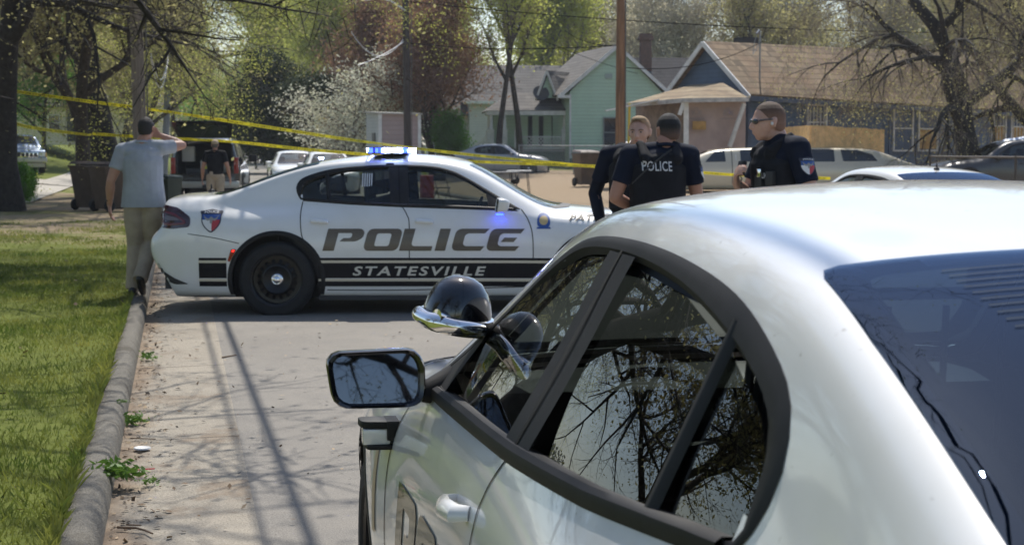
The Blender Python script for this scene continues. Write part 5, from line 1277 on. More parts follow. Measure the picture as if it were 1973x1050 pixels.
for yy in (.9, 1.6):
    m.tube([(-3.75, yy, pf + .92), (-5.3, yy, .15)], .03, 6); m.tube([(-3.75, yy, pf + .75), (-5.3, yy, -.02)], .02, 6); m.tube([(-5.3, yy, -.3), (-5.3, yy, .2)], .025, 6)
m.obj('step_handrail', w_trim, G)
m = MB()
for i in range(5): m.box((-4.1 - .28 * i, 1.25, pf - .15 - .16 * i), (.30, .9, .16))
m.obj('porch_steps', mat('step_grey', (.32, .32, .30), .85), G, smooth=False)
# little gable over the porch
m = MB(); m.add([(-1.48, 1.35, 3.25), (-.62, 1.35, 3.25), (-1.05, 1.35, 4.45)], [(0, 1, 2)]); m.obj('dormer_face', green_sid, G, smooth=False)
quad_slab([(-1.58, 1.2, 3.12), (-1.05, 1.2, 4.58), (.6, 4.4, 4.58), (.0, 4.4, 3.2)], .06).obj('dormer_roof', roof_grey, G, smooth=False)
quad_slab([(-.50, 1.2, 3.12), (.9, 3.6, 3.9), (.7, 4.2, 4.58), (-1.05, 1.2, 4.58)], .06).obj('dormer_roof', roof_grey, G, smooth=False)
m = MB(); beam(m, (-1.58, 1.18, 3.12), (-1.05, 1.18, 4.56), .05, .10); beam(m, (-.50, 1.18, 3.12), (-1.05, 1.18, 4.56), .05, .10); m.obj('dormer_trim', w_trim, G, smooth=False)
dish = thing('satellite_dish', 'dark satellite dish on the porch roof of the green house', 'satellite dish', G.matrix_basis @ Vector((-1.35, 1.35, 3.02)), .2)
R_ = Matrix.Translation((0, -.1, .42)) @ Matrix.Rotation(math.radians(62), 4, 'X')
m = MB(); m.lathe([(0, 0), (.15, .015), (.30, .055), (.40, .10), (.405, .10), (.30, .045), (.15, .004), (0, -.012)], 28, M=R_); m.obj('dish', mat('dish_grey', (.07, .07, .075), .5), dish)
m = MB(); m.tube([(0, .05, 0), (0, .02, .36)], .03, 8); m.tube([(0, 0, .25), (0, -.35, .45)], .015, 6); m.box((0, -.37, .47), (.07, .1, .07)); m.obj('dish_arm', mat('dish_grey', (.07, .07, .075), .5), dish)

# ---- white house farther back
wx_, wy_ = P(905, 96); Wh = house_frame('white_house', 'white clapboard house with a dark grey roof left of the green house', wx_, wy_, math.radians(6), z=.9)
m = MB(); m.box((3.6, 3, 1.6), (7.2, 6, 3.9)); m.obj('wall', white_sid, Wh, smooth=False)
quad_slab([(-.4, -.4, 3.45), (7.6, -.4, 3.45), (7.2, 3.0, 5.75), (.2, 3.0, 5.75)], .1).obj('roof', roof_grey, Wh, smooth=False)
quad_slab([(-.4, 6.4, 3.45), (.2, 3.0, 5.75), (7.2, 3.0, 5.75), (7.6, 6.4, 3.45)], .1).obj('roof', roof_grey, Wh, smooth=False)
quad_slab([(-.4, -.4, 3.45), (.2, 3.0, 5.75), (-.4, 6.4, 3.45)], .1).obj('roof', roof_grey, Wh, smooth=False)
m = MB(); m.box((3.6, -.42, 3.38), (8.0, .06, .16)); m.box((3.6, -.05, -.1), (7.2, .08, .5)); m.obj('trim', w_trim, Wh, smooth=False)
window_on(Wh, 1.9, 1.9, .8, 1.3); window_on(Wh, 4.4, 1.9, .8, 1.3)
m = MB(); m.box((-1.2, 2.4, 1.4), (2.4, 3.0, 2.6)); m.obj('side_wing', white_sid, Wh, smooth=False)
quad_slab([(-2.7, .6, 2.5), (.0, .6, 2.7), (.0, 2.6, 3.9), (-1.9, 2.6, 3.8)], .1).obj('wing_roof', roof_grey, Wh, smooth=False)

# ---- cream house on the left
cx2, cy2 = P(58, 97); Ch = house_frame('cream_house', 'cream house with a grey roof among the trees on the left', cx2, cy2, math.radians(4), z=2.0)
m = MB(); m.box((3.2, 2.5, 1.2), (9, 5, 2.8)); m.obj('wall', cream_sid, Ch, smooth=False)
quad_slab([(-1.8, -.5, 2.1), (8.2, -.5, 2.1), (8.2, 2.6, 3.6), (-1.8, 2.6, 3.6)], .1).obj('roof', roof_grey, Ch, smooth=False)
quad_slab([(-1.8, 5.6, 2.2), (-1.8, 2.6, 3.6), (8.2, 2.6, 3.6), (8.2, 5.6, 2.2)], .1).obj('roof', roof_grey, Ch, smooth=False)
window_on(Ch, 1.55, 1.1, .6, .9); window_on(Ch, 4.2, 1.1, .7, .9)
m = MB(); m.box((2.7, -.03, .95), (.8, .05, 1.9)); m.obj('door', mat('dark_door', (.06, .06, .055), .6), Ch, smooth=False)

# ---- small shed
sx_, sy_ = P(733, 70); Sh = house_frame('storage_shed', 'small storage shed with a brown sided wall and white corner boards', sx_, sy_, math.radians(-3), 'shed')
sh_h = at(733, 218, 70).z - Sh.location.z; dl = Vector((P(703, 71.6)[0] - sx_, 1.6)); sw_ = (812 - 733) / F_PX * 70
m = MB(); m.add([(0, 0, 0), (sw_, 0, 0), (sw_, 0, sh_h - .06), (0, 0, sh_h)], [(0, 1, 2, 3)]); m.add([(sw_, 0, 0), (sw_ + dl.x, dl.y, 0), (sw_ + dl.x, dl.y, sh_h), (sw_, 0, sh_h - .06)], [(0, 1, 2, 3)]); m.obj('wall', shed_brown, Sh, smooth=False)
m = MB(); m.add([(dl.x, dl.y, 0), (0, 0, 0), (0, 0, sh_h), (dl.x, dl.y, sh_h)], [(0, 1, 2, 3)]); m.add([(dl.x, dl.y, 0), (dl.x, dl.y, sh_h), (sw_ + dl.x, dl.y, sh_h), (sw_ + dl.x, dl.y, 0)], [(0, 1, 2, 3)]); m.obj('end_wall', shed_sid, Sh, smooth=False)
m = MB(); m.box((0.01, -.02, sh_h / 2), (.16, .05, sh_h)); m.box((sw_ - .06, -.02, sh_h / 2 - .03), (.13, .05, sh_h - .07)); m.obj('corner_board', w_trim, Sh, smooth=False)
quad_slab([(-.12, -.14, sh_h + .03), (sw_ + .1, -.14, sh_h - .03), (sw_ + dl.x + .1, dl.y + .12, sh_h + .05), (dl.x - .12, dl.y + .12, sh_h + .1)], .06).obj('roof', mat('shed_roof', (.40, .39, .36), .6, var=.2), Sh, smooth=False)
m = MB(); q = dl * .42; m.box((q.x - .02, q.y - .03, sh_h * .66), (.34, .05, .42), rz=math.atan2(-dl.y, -dl.x)); m.obj('window', mat('shed_pane', (.12, .12, .12), .3), Sh, smooth=False)

# ---- new cedar fence in front of the blue house
def board_fence(name, label, pts, tops, th=.02, bw=.14, m_=None):
    o = thing(name, label, 'fence', (pts[0][0], pts[0][1], tz(*pts[0])), 0); m = MB(); rr = random.Random(3); R0 = Vector(o.location)
    pst = []
    for k in range(len(pts) - 1):
        a, b = Vector((*pts[k], 0)), Vector((*pts[k + 1], 0)); n = max(1, int((b - a).length / bw)); an = math.atan2(b.y - a.y, b.x - a.x)
        for i in range(n):
            t = (i + .5) / n; p = a.lerp(b, t); zt = tops[k] + (tops[k + 1] - tops[k]) * t + rr.uniform(-.015, .015); zb = tz(p.x, p.y) + .02
            m.box((p.x - R0.x, p.y - R0.y + rr.uniform(-.004, .004), (zt + zb) / 2 - R0.z), (bw * .965, th, zt - zb), rz=an)
        pst.append((a, tops[k]))
    m.obj('fence_boards', m_ or new_wood, o, smooth=False)
    for a, t in pst:
        q = MB(); q.box((a.x - R0.x, a.y - R0.y + .08, (t + tz(a.x, a.y)) / 2 - R0.z), (.1, .1, t - tz(a.x, a.y))); q.obj('fence_post', m_ or new_wood, o, smooth=False)
    return o
t1, t2, t3 = at(1508, 246, 52.5), at(1563, 242, 49), at(1704, 250, 50.5)
board_fence('cedar_fence', 'new orange cedar board fence in front of the blue house', [(t1.x, t1.y), (t2.x, t2.y), (t3.x, t3.y)], [t1.z, t2.z, t3.z])
def chain_fence(name, label, pts, h, n_wire=True, col=None):
    o = thing(name, label, 'fence', (pts[0][0], pts[0][1], tz(*pts[0])), 0); R0 = Vector(o.location); col = col or galv
    ms = MB(); rl = MB()
    for k in range(len(pts) - 1):
        a, b = Vector((*pts[k], tz(*pts[k]))) - R0, Vector((*pts[k + 1], tz(*pts[k + 1]))) - R0; L_ = (b - a).length; n = int(L_ / .075); up = Vector((0, 0, h))
        rl.tube([a + up, b + up], .022, 6)
        hh = h / L_
        for i in range(-int(h / .075), n):
            for s_ in (1, -1):
                t0 = i / n; t1 = t0 + hh
                z0, z1 = (0, h) if s_ > 0 else (h, 0)
                if t0 < 0: z0 = z0 + (z1 - z0) * (-t0 / hh); t0c = 0
                else: t0c = t0
                if t1 > 1: z1 = z0 + (z1 - z0) * ((1 - t0c) / max(1e-6, t1 - t0c)); t1c = 1
                else: t1c = t1
                if t1c <= t0c: continue
                p, q = a.lerp(b, t0c) + Vector((0, 0, z0)), a.lerp(b, t1c) + Vector((0, 0, z1)); d = (q - p).normalized(); w = Vector((0, 0, 1)).cross(Vector((d.x, d.y, 0)).normalized()).cross(d).normalized() * .0035
                ms.add([p - w, p + w, q + w, q - w], [(0, 1, 2, 3)])
        for i in range(int(L_ / 2.6) + 1):
            c = a.lerp(b, min(1, i * 2.6 / L_)); q = MB(); q.tube([c, c + up * 1.03], .028, 8); q.obj('fence_post', col, o)
    ms.obj('wire_mesh', col, o, smooth=False, fixn=False); rl.obj('top_rail', col, o)
    return o
ddark = mat('dark_galvanised', (.10, .09, .08), .6, .5)
chain_fence('chain_link_fence', 'dark chain link fence at the right behind the parked white sedan', [P(1790, 33)[:2], P(2040, 29.5)[:2]], 1.32, col=ddark)
chain_fence('chain_link_fence', 'grey chain link fence in front of the green house porch', [P(1000, 71)[:2], P(1200, 69)[:2]], 1.25)
# ------------------------------------------------------------------ other vehicles
def recolour(root, names, m):
    for ch in root.children:
        if ch.name.split('.')[0] in names and ch.data:
            ch.material_slots[0].link = 'OBJECT'; ch.material_slots[0].material = m
def civil_sedan(label, x, y, rz, paint, sc=(1, 1, 1), z=None, group=None, cat='car'):
    """everyday sedan: same build with alloy wheels, no police gear"""
    r, sk = patrol_sedan(label, (x, y, tz(x, y) if z is None else z), rz, 'plain', group)
    r.scale = sc; r['category'] = cat
    for ch in list(r.children):
        if ch.name.startswith('prisoner_cage'): bpy.data.objects.remove(ch)
    recolour(r, ('body', 'door_handle'), paint)
    for ch in r.children:
        if ch.name.startswith('door_mirror'):
            for c in ch.children:
                if c.name.startswith('mirror_housing'): c.material_slots[0].link = 'OBJECT'; c.material_slots[0].material = paint
    return r
def paint_mat(name, c, metal=.3, rough=.3): return mat(name, c, rough, metal, coat=1.0, var=.04, vs=2)
silver = paint_mat('silver_paint', (.42, .42, .43), .5, .35); charcoal = paint_mat('charcoal_paint', (.035, .038, .042), .3); slate = paint_mat('slate_paint', (.10, .12, .15), .3); off_white = paint_mat('off_white_paint', (.72, .70, .64), 0)
x, y = P(962, 73); civil_sedan('silver sedan parked in front of the green house porch', x - 1.15, y - .2, math.radians(-9), silver, (.86, .9, .92), tz(x, y) - .12)
x, y = P(1255, 70); civil_sedan('charcoal sedan with its hood toward the brown bin, beside the green house', x + .3, y + .5, math.radians(180 + 14), charcoal, (.93, .96, .97), tz(x, y) - .02)
x, y = P(1290, 66); civil_sedan('slate blue sedan parked nose out, nearer than the charcoal sedan', x + .1, y + .2, math.radians(180 + 16), slate, (.9, .95, .92), tz(x, y) - .22)
GW = 'white patrol cars parked nose to the camera'
x, y = P(625, 58.5); c1 = civil_sedan('white sedan facing the camera with a blue light, nearer of two by the right kerb', x, y, math.pi / 2 + YAW_ROAD + math.pi, white_paint, (.97, 1, 1), None, None, 'police car')
mbb = MB(); mbb.box((2.18, -.28, 1.31), (.05, .16, .05)); mbb.obj('dash_light', blue_hot, c1)
x, y = P(562, 65); civil_sedan('white sedan facing the camera, farther of two by the right kerb', x, y, math.pi / 2 + YAW_ROAD + math.pi, white_paint, (.97, 1, 1))
x, y = P(1845, 17.8); civil_sedan('white sedan roof between the officer and the wire fence, short antenna on top', x, y, math.pi / 2 + YAW_ROAD + .05, off_white, (.95, .97, .945))
x, y = P(2010, 46); civil_sedan('black sedan behind the chain link fence at the right edge', x + .3, y, math.radians(180 + 6), charcoal, (.95, .98, 1.06), tz(x, y))
tb = thing('tarp_bundle', 'blue tarp bundle lying on the roof of the black sedan', 'tarp', (P(1957, 45.8)[0], 45.8, at(1957, 276, 45.8).z - .10)); m = MB()
for i in range(9): m.ell((random.uniform(-.35, .35), random.uniform(-.2, .2), .14 + random.uniform(-.03, .05)), (random.uniform(.15, .28), random.uniform(.12, .2), random.uniform(.07, .12)), 10)
m.obj('tarp', mat('blue_tarp', (.10, .20, .38), .45, var=.3, vs=6, bump=.6, bs=14), tb)

def loft_simple(S, lv=2):
    st = []
    for (x, zt, yt, zr, yr, zb, yb, ys, zl) in S:
        st.append([(x, 0, zt), (x, yt * .55, zt - .01), (x, yt, zt - .03), (x, yr, zr), (x, (yr + yb) / 2 + .015, (zr + zb) / 2), (x, yb, zb), (x, ys, zb - .14), (x, ys + .01, zb - .35), (x, ys, zl + .15), (x, ys - .03, zl), (x, ys * .7, zl - .02)])
    return subsurf(loft_body(st), lv)
def simple_vehicle(name, label, cat, loc, rz, S, paint, wheels, r=.36, hw=.8, glass=(), tops=(), kill=None, wstyle='alloy', arch=True):
    root = thing(name, label, cat, loc, rz); me = loft_simple(S); sk = Skin(me); bm = bmesh.new(); bm.from_mesh(me)
    bmesh.ops.delete(bm, geom=[f for f in bm.faces if (any(math.hypot(f.calc_center_median().x - wx, f.calc_center_median().z - r) < r + .06 for wx in wheels) and abs(f.calc_center_median().y) > hw * .7 and f.calc_center_median().z < r * 2.4) or (kill and kill(f))], context='FACES')
    me2 = bpy.data.meshes.new('body'); bm.to_mesh(me2); bm.free(); link_mesh('body', me2, paint, root)
    for wx in wheels:
        for sg in (1, -1):
            A = [(wx + (r + .04) * math.cos(math.radians(d)), r + (r + .04) * math.sin(math.radians(d))) for d in range(-10, 191, 8)]; B_ = [(wx + (r + .13) * math.cos(math.radians(d)), r + (r + .13) * math.sin(math.radians(d))) for d in range(-10, 191, 8)]
            sk.strip(A, B_, 'side', sg, (-.02, .006, .004), False).obj('wheel_arch_lip', black_trim if arch is True else arch, root)
            l = MB(); l.tube([(wx, hw * .45 * sg, r), (wx, (hw + .08) * sg, r)], r + .10, 20, cap=True); 
            wheel(root, wx, hw, r, .24, sg, wstyle, r * .64)
    u = MB(); x0, x1 = S[0][0] + .3, S[-1][0] - .3; u.box(((x0 + x1) / 2, 0, r + .05), (x1 - x0, hw * 1.1, .3)); u.obj('underbody', dark_plastic, root)
    for nm, poly, gm in glass:
        for sg in (1, -1): link_mesh(nm, sk.poly(round_poly(poly, .03), 'side', sg, .006, .06), gm, root)
    for nm, poly, gm in tops: link_mesh(nm, sk.poly(poly, 'top', 1, .005, .06), gm, root)
    return root, sk
opaque_glass = mat('vehicle_glass', (.02, .024, .028), .06, spec=.9)
# cream limousine
LS = [(-3.95, .80, .5, .78, .62, .72, .70, .80, .35), (-3.8, .98, .60, .95, .72, .88, .82, .90, .28), (-3.0, 1.03, .62, 1.00, .76, .95, .86, .94, .24), (-2.55, 1.06, .62, 1.03, .78, .99, .88, .94, .24), (-1.95, 1.36, .56, 1.30, .68, 1.02, .88, .94, .24), (-1.55, 1.46, .56, 1.41, .66, 1.03, .88, .94, .24),
      (-.5, 1.50, .58, 1.45, .66, 1.03, .88, .94, .24), (1.5, 1.51, .58, 1.46, .66, 1.03, .88, .94, .24), (2.9, 1.49, .58, 1.44, .66, 1.04, .88, .94, .24), (3.4, 1.42, .56, 1.36, .66, 1.05, .88, .94, .24), (3.9, 1.22, .60, 1.18, .74, 1.04, .86, .93, .26), (4.2, 1.08, .60, 1.06, .76, 1.0, .84, .92, .28), (4.6, .98, .55, .95, .70, .88, .80, .86, .34)]
lx, ly = P(1480, 49.5)
limo, _ = simple_vehicle('stretch_limousine', 'long cream stretch limousine parked between the officers and the pink-walled porch', 'limousine', (lx - .15, ly, tz(lx, ly) - .13), math.radians(1), LS, paint_mat('cream_paint', (.60, .54, .40), .1), (-3.0, 3.35), .34, .80,
    glass=[('side_window', [(-1.93, 1.05), (-1.62, 1.36), (-1.32, 1.40), (-1.30, 1.06)], opaque_glass), ('side_window', [(-.85, 1.06), (-.85, 1.42), (.5, 1.43), (.5, 1.06)], opaque_glass), ('side_window', [(.72, 1.06), (.72, 1.43), (2.0, 1.43), (2.0, 1.06)], opaque_glass), ('side_window', [(2.25, 1.07), (2.20, 1.42), (2.75, 1.40), (3.15, 1.28), (3.3, 1.08)], opaque_glass),
           ('shut_line', [(-1.12, .40), (-1.12, 1.42), (-1.10, 1.42), (-1.10, .40)], mat('gap_black', (.003, .003, .003), .9)), ('opera_strip', [(-1.0, 1.10), (-1.0, 1.28), (-.975, 1.28), (-.975, 1.10)], off_white)],
    tops=[('windscreen', [(-2.5, -.58), (-2.5, .58), (-1.85, .52), (-1.72, 0), (-1.85, -.52)], glass_mat('hazy_glass', (.2, .22, .2), 1.8)), ])
m = MB(); m.box((-4.0, 0, .55), (.12, 1.5, .16)); m.obj('bumper', chrome, limo, bevel=.02)
for sg in (1, -1):
    m = MB(); m.ell((-2.2, .98 * sg, 1.08), (.07, .09, .07), 12); m.obj('door_mirror', paint_mat('cream_paint', (.60, .54, .40), .1), limo)
    m = MB(); m.box((-4.0, .55 * sg, .72), (.05, .28, .12)); m.obj('headlamp', clear_lens, limo, bevel=.01)
# black SUV with its hatch up
SS = [(-1.05, 1.80, .62, 1.72, .74, 1.15, .92, .97, .45), (-.95, 1.90, .66, 1.82, .78, 1.18, .94, 1.0, .38), (-.3, 1.93, .68, 1.86, .79, 1.18, .95, 1.0, .34), (1.5, 1.94, .68, 1.86, .79, 1.17, .95, 1.0, .34), (2.2, 1.88, .66, 1.80, .77, 1.16, .95, 1.0, .34), (2.9, 1.42, .70, 1.36, .82, 1.15, .94, 1.0, .34), (3.2, 1.22, .72, 1.18, .84, 1.10, .93, 1.0, .34), (4.1, 1.16, .70, 1.10, .80, 1.0, .90, .97, .36), (4.3, .95, .6, .9, .7, .8, .8, .88, .4)]
sxx, syy = P(402, 47.0)
suv_paint = paint_mat('suv_black', (.012, .013, .016), .2)
suv, sks = simple_vehicle('black_suv', 'black SUV with its rear hatch raised, loaded with gear, by the left kerb', 'SUV', (sxx - .0, syy, tz(sxx, syy) + .07), math.pi / 2 + YAW_ROAD - .10, SS, suv_paint, (0.0, 3.3), .40, .86,
    glass=[('side_window', [(-.75, 1.22), (-.7, 1.72), (.5, 1.76), (.5, 1.22)], opaque_glass), ('side_window', [(.62, 1.22), (.62, 1.76), (2.15, 1.72), (2.6, 1.25)], opaque_glass)],
    kill=lambda f: f.normal.x < -.6 and .86 < f.calc_center_median().z < 1.79 and f.calc_center_median().x < -.95 and abs(f.calc_center_median().y) < .80)
m = MB(); m.box((.1, 0, .83), (2.3, 1.5, .05)); m.box((1.2, 0, 1.25), (.05, 1.5, .9)); m.box((.1, .78, 1.25), (2.3, .04, .9)); m.box((.1, -.78, 1.25), (2.3, .04, .9)); m.obj('cargo_bay', dark_plastic, suv, smooth=False)
m = MB(); m.box((-1.06, 0, .66), (.10, 1.7, .34)); m.obj('tailgate_lower', suv_paint, suv, bevel=.02)
m = MB(); m.box((-1.22, 0, .56), (.24, 1.95, .20)); m.obj('rear_bumper', mat('dull_chrome', (.42, .42, .40), .35, .7), suv, bevel=.03)
for sg in (1, -1):
    m = MB(); m.box((-1.07, .885 * sg, 1.10), (.12, .14, .46)); m.obj('tail_lamp', red_lens, suv, bevel=.02)
    m = MB(); m.box((2.5, 1.16 * sg, 1.28), (.12, .24, .22)); m.obj('door_mirror', black_trim, suv, bevel=.03)
m = MB(); m.box((-1.32, 0, .52), (.18, .10, .10)); m.obj('tow_hitch', dark_plastic, suv)
ht = quad_slab([(-.92, -.74, 1.92), (-.92, .74, 1.92), (-1.75, .86, 2.36), (-1.75, -.86, 2.36)], .05).obj('hatch', suv_paint, suv, smooth=False)
quad_slab([(-1.02, -.64, 1.918), (-1.02, .64, 1.918), (-1.62, .73, 2.235), (-1.62, -.73, 2.235)], .012).obj('hatch_window', mat('hatch_glass', (.05, .065, .05), .15, spec=.8), ht, smooth=False)
for (bx, by, bz, dx, dy, dz, mm, nm, lb) in ((-.2, -.18, 1.06, .5, .72, .34, mat('box_white', (.55, .54, .50), .6), 'equipment_box', 'white gear box in the back of the black SUV'), (-.3, .52, 1.42, .4, .34, .42, mat('box_white', (.55, .54, .50), .6), 'equipment_case', 'upright white case at the left side of the SUV cargo bay'),
                                      (-.75, .1, .93, .3, .9, .14, mat('bag_dark', (.05, .055, .06), .8), 'gear_bag', 'flat dark gear bag at the tailgate of the black SUV'), (-.78, -.02, 1.02, .22, .28, .10, mat('vest_yellow', (.65, .62, .05), .7), 'yellow_vest', 'folded yellow vest on the gear bag in the SUV')):
    m = MB(); m.box((0, 0, 0), (dx, dy, dz)); m.box((0, 0, dz / 2 + .008), (dx * .94, dy * .96, .016)); o = m.obj(nm, mm, None, bevel=.012); o.matrix_basis = suv.matrix_basis @ Matrix.Translation((bx, by, bz)); tag(o, lb, nm.split('_')[-1])
# pale blue pickup on the left
PS = [(-2.2, 1.0, .75, .99, .80, .95, .86, .92, .5), (-2.1, 1.10, .78, 1.08, .86, 1.02, .92, .96, .45), (-.2, 1.12, .78, 1.10, .86, 1.04, .92, .97, .45), (.0, 1.14, .75, 1.12, .86, 1.06, .92, .97, .45), (.10, 1.78, .58, 1.70, .70, 1.08, .92, .97, .45), (1.25, 1.80, .58, 1.72, .70, 1.08, .92, .97, .45), (1.55, 1.70, .60, 1.62, .72, 1.10, .92, .97, .45), (1.95, 1.22, .70, 1.19, .84, 1.10, .92, .97, .45), (2.2, 1.17, .74, 1.15, .86, 1.08, .92, .97, .45), (3.2, 1.12, .76, 1.10, .88, 1.02, .92, .96, .45), (3.3, 1.05, .76, 1.02, .86, .95, .90, .94, .5)]
tx, ty = P(72, 73); pk_paint = paint_mat('pale_blue_paint', (.10, .18, .32), .15)
pk, _ = simple_vehicle('pickup_truck', 'pale blue pickup truck on the grass in front of the cream house', 'pickup truck', (tx - 1.6, ty + 2.6, tz(tx, ty)), math.radians(-90 + 22), PS, pk_paint, (-1.2, 2.45), .40, .80,
    glass=[('side_window', [(.2, 1.12), (.2, 1.62), (1.35, 1.64), (1.72, 1.14)], opaque_glass)], tops=[('windscreen', [(1.42, -.56), (1.42, .56), (1.85, .66), (1.85, -.66)], glass_mat('hazy_glass', (.2, .22, .2), 1.8))], arch=pk_paint)
m = MB(); m.box((3.34, 0, .86), (.06, 1.15, .24)); m.obj('grille_frame', chrome, pk, bevel=.01)
m = MB(); [m.box((3.375, -.45 + .18 * i, .86), (.03, .13, .17)) for i in range(6)]; m.obj('grille', dark_plastic, pk, smooth=False)
for sg in (1, -1):
    m = MB(); m.box((3.34, .74 * sg, .87), (.07, .26, .20)); m.obj('headlamp', clear_lens, pk, bevel=.01)
    m = MB(); m.box((3.33, .90 * sg, .86), (.07, .09, .20)); m.obj('turn_lamp', amber_lens, pk, bevel=.01)
m = MB(); m.box((3.42, 0, .62), (.16, 1.9, .20)); m.obj('bumper', mat('dull_chrome', (.42, .42, .40), .35, .7), pk, bevel=.03)
m = MB(); m.box((3.36, 0, .40), (.10, 1.7, .20)); m.obj('air_dam', mat('valance_cream', (.45, .42, .34), .6), pk, bevel=.02)
# ------------------------------------------------------------------ people
class Clay:
    """tapered limbs and ellipsoids fused into one continuous surface"""
    def __init__(s): s.mb = MB()
    def limb(s, pts, rad, flat=1.0, n=14, ends=True):
        """rounded chain; rad per point; flat squeezes the second axis"""
        s.mb.tube(pts, rad, n, flat=flat)
        if ends:
            for p, r in zip(pts, rad): s.mb.ell(p, (r, r * (flat if flat < 1 else 1), r), 12)
        return s
    def ell(s, c, r, rot=None): s.mb.ell(c, r, 18, rot=rot); return s
    def fuse(s, voxel=.008, smooth=4, cut=None):
        me = s.mb.mesh('clay', fixn=True); ob = bpy.data.objects.new('tmp', me); COL.objects.link(ob)
        md = ob.modifiers.new('r', 'REMESH'); md.mode = 'VOXEL'; md.voxel_size = voxel; md.use_smooth_shade = True
        sm = ob.modifiers.new('s', 'SMOOTH'); sm.iterations = smooth; sm.factor = .5
        out = eval_mesh(ob)
        if cut:
            bm = bmesh.new(); bm.from_mesh(out)
            for co, no in cut: bmesh.ops.bisect_plane(bm, geom=bm.verts[:] + bm.edges[:] + bm.faces[:], plane_co=co, plane_no=no, clear_outer=True)
            bm.to_mesh(out); bm.free()
        return out
def skin_m(name, c, c2): return mat(name, c, .5, col2=c2, vs=7, sub=.15, bump=.1, bs=60)
skin_fair = skin_m('skin_fair', (.54, .33, .25), (.46, .26, .19)); skin_tan = skin_m('skin_tan', (.46, .25, .17), (.38, .19, .125))
def cloth(name, c, var=.18, rough=.85): return mat(name, c, rough, var=var, vs=9, bump=.55, bs=11, sheen=.0, spec=.2)
navy_cloth = cloth('uniform_navy', (.008, .012, .026)); vest_cloth = cloth('vest_black', (.014, .015, .019)); grey_polo = cloth('polo_grey', (.33, .345, .375), .07); khaki = cloth('khaki', (.38, .31, .23), .12); black_polo = cloth('polo_black', (.008, .008, .010)); navy_trouser = cloth('trouser_navy', (.010, .013, .024))
shoe_m = mat('shoe_black', (.012, .012, .012), .35); belt_m = mat('belt_black', (.010, .010, .010), .5)
V3 = lambda *a: Vector(a)
def lerp_chain(a, b, n): return [a.lerp(b, i / n) for i in range(n + 1)]
def hand(cl, wrist, direction, palm_n, curl=.35, s=1.0, thumb_side=1, spread=.05):
    """palm, five fingers of different lengths with knuckle bends, thumb from the side of the palm"""
    d = direction.normalized(); n = (palm_n - d * palm_n.dot(d)).normalized(); sd = d.cross(n).normalized() * thumb_side
    for k in range(4):
        o = (k - 1.5) * .020 * s
        base = wrist + d * .085 * s - sd * o; cl.limb([wrist + d * .01 - sd * o * .7, base], [.0145 * s, .0125 * s], n=10)
        L = (.078, .088, .083, .064)[k] * s; p = base; dd = (d - sd * o * spread * 20).normalized(); pts = [p]
        for j in range(3):
            c = curl * (j + .6); q = (dd * math.cos(c) + n * math.sin(c)).normalized(); p = p + q * L * (.45, .32, .23)[j]; pts.append(p)
        cl.limb(pts, [.0105 * s, .0098 * s, .009 * s, .0078 * s], n=8)
    p0 = wrist + d * .025 * s + sd * .022 * s; p1 = p0 + (d * .6 + sd * .75).normalized() * .035 * s; p2 = p1 + (d * .85 + sd * .35 + n * .35).normalized() * .032 * s; p3 = p2 + (d * .9 + n * .5).normalized() * .026 * s
    cl.limb([p0, p1, p2, p3], [.0155 * s, .0125 * s, .011 * s, .009 * s], n=8)
def rotz(a): return Matrix.Rotation(a, 3, 'Z')
def head(cl, c, yaw=0.0, pitch=0.0, ears=True):
    """c centre of the skull; front = +Y turned by yaw"""
    R = rotz(yaw) @ Matrix.Rotation(pitch, 3, 'X'); f = lambda x, y, z: c + R @ Vector((x, y, z))
    E = lambda x, y, z, a, b, d: cl.ell(f(x, y, z), (a, b, d), R)
    E(0, -.010, .020, .076, .096, .092); E(0, .022, -.010, .068, .074, .082); E(0, .036, -.062, .050, .050, .045); E(0, .050, -.088, .030, .030, .022)
    E(.036, .045, -.028, .026, .030, .024); E(-.036, .045, -.028, .026, .030, .024); E(0, .072, .018, .052, .020, .014)
    cl.limb([f(0, .088, .010), f(0, .103, -.018), f(0, .108, -.030)], [.008, .011, .012], n=8); E(.011, .097, -.034, .009, .010, .008); E(-.011, .097, -.034, .009, .010, .008)
    E(0, .089, -.056, .022, .010, .0065); E(0, .087, -.066, .019, .010, .0065)
    if ears:
        for s in (1, -1):
            cl.ell(f(.079 * s, -.008, -.010), (.009, .019, .031), R @ Matrix.Rotation(.25 * s, 3, 'Z')); E(.082 * s, -.014, .008, .010, .014, .014)
    return R, f
def hair_mesh(c, R, f, kind='crop', thick=.0045):
    h = Clay(); t = thick
    h.ell(f(0, -.013, .026), (.075 + t, .094 + t, .088 + t), R)
    h.ell(f(0, -.030, -.008), (.069 + t, .076 + t, .078), R)
    if kind == 'tall': h.ell(f(0, .018, .086), (.058, .062, .034), R)
    no = R @ Vector((0, .72, -.55)); cut = [(f(0, .045, .050), no.normalized()), (f(0, 0, -.050), R @ Vector((0, .15, -1)))]
    return h.fuse(.006, 3, cut)
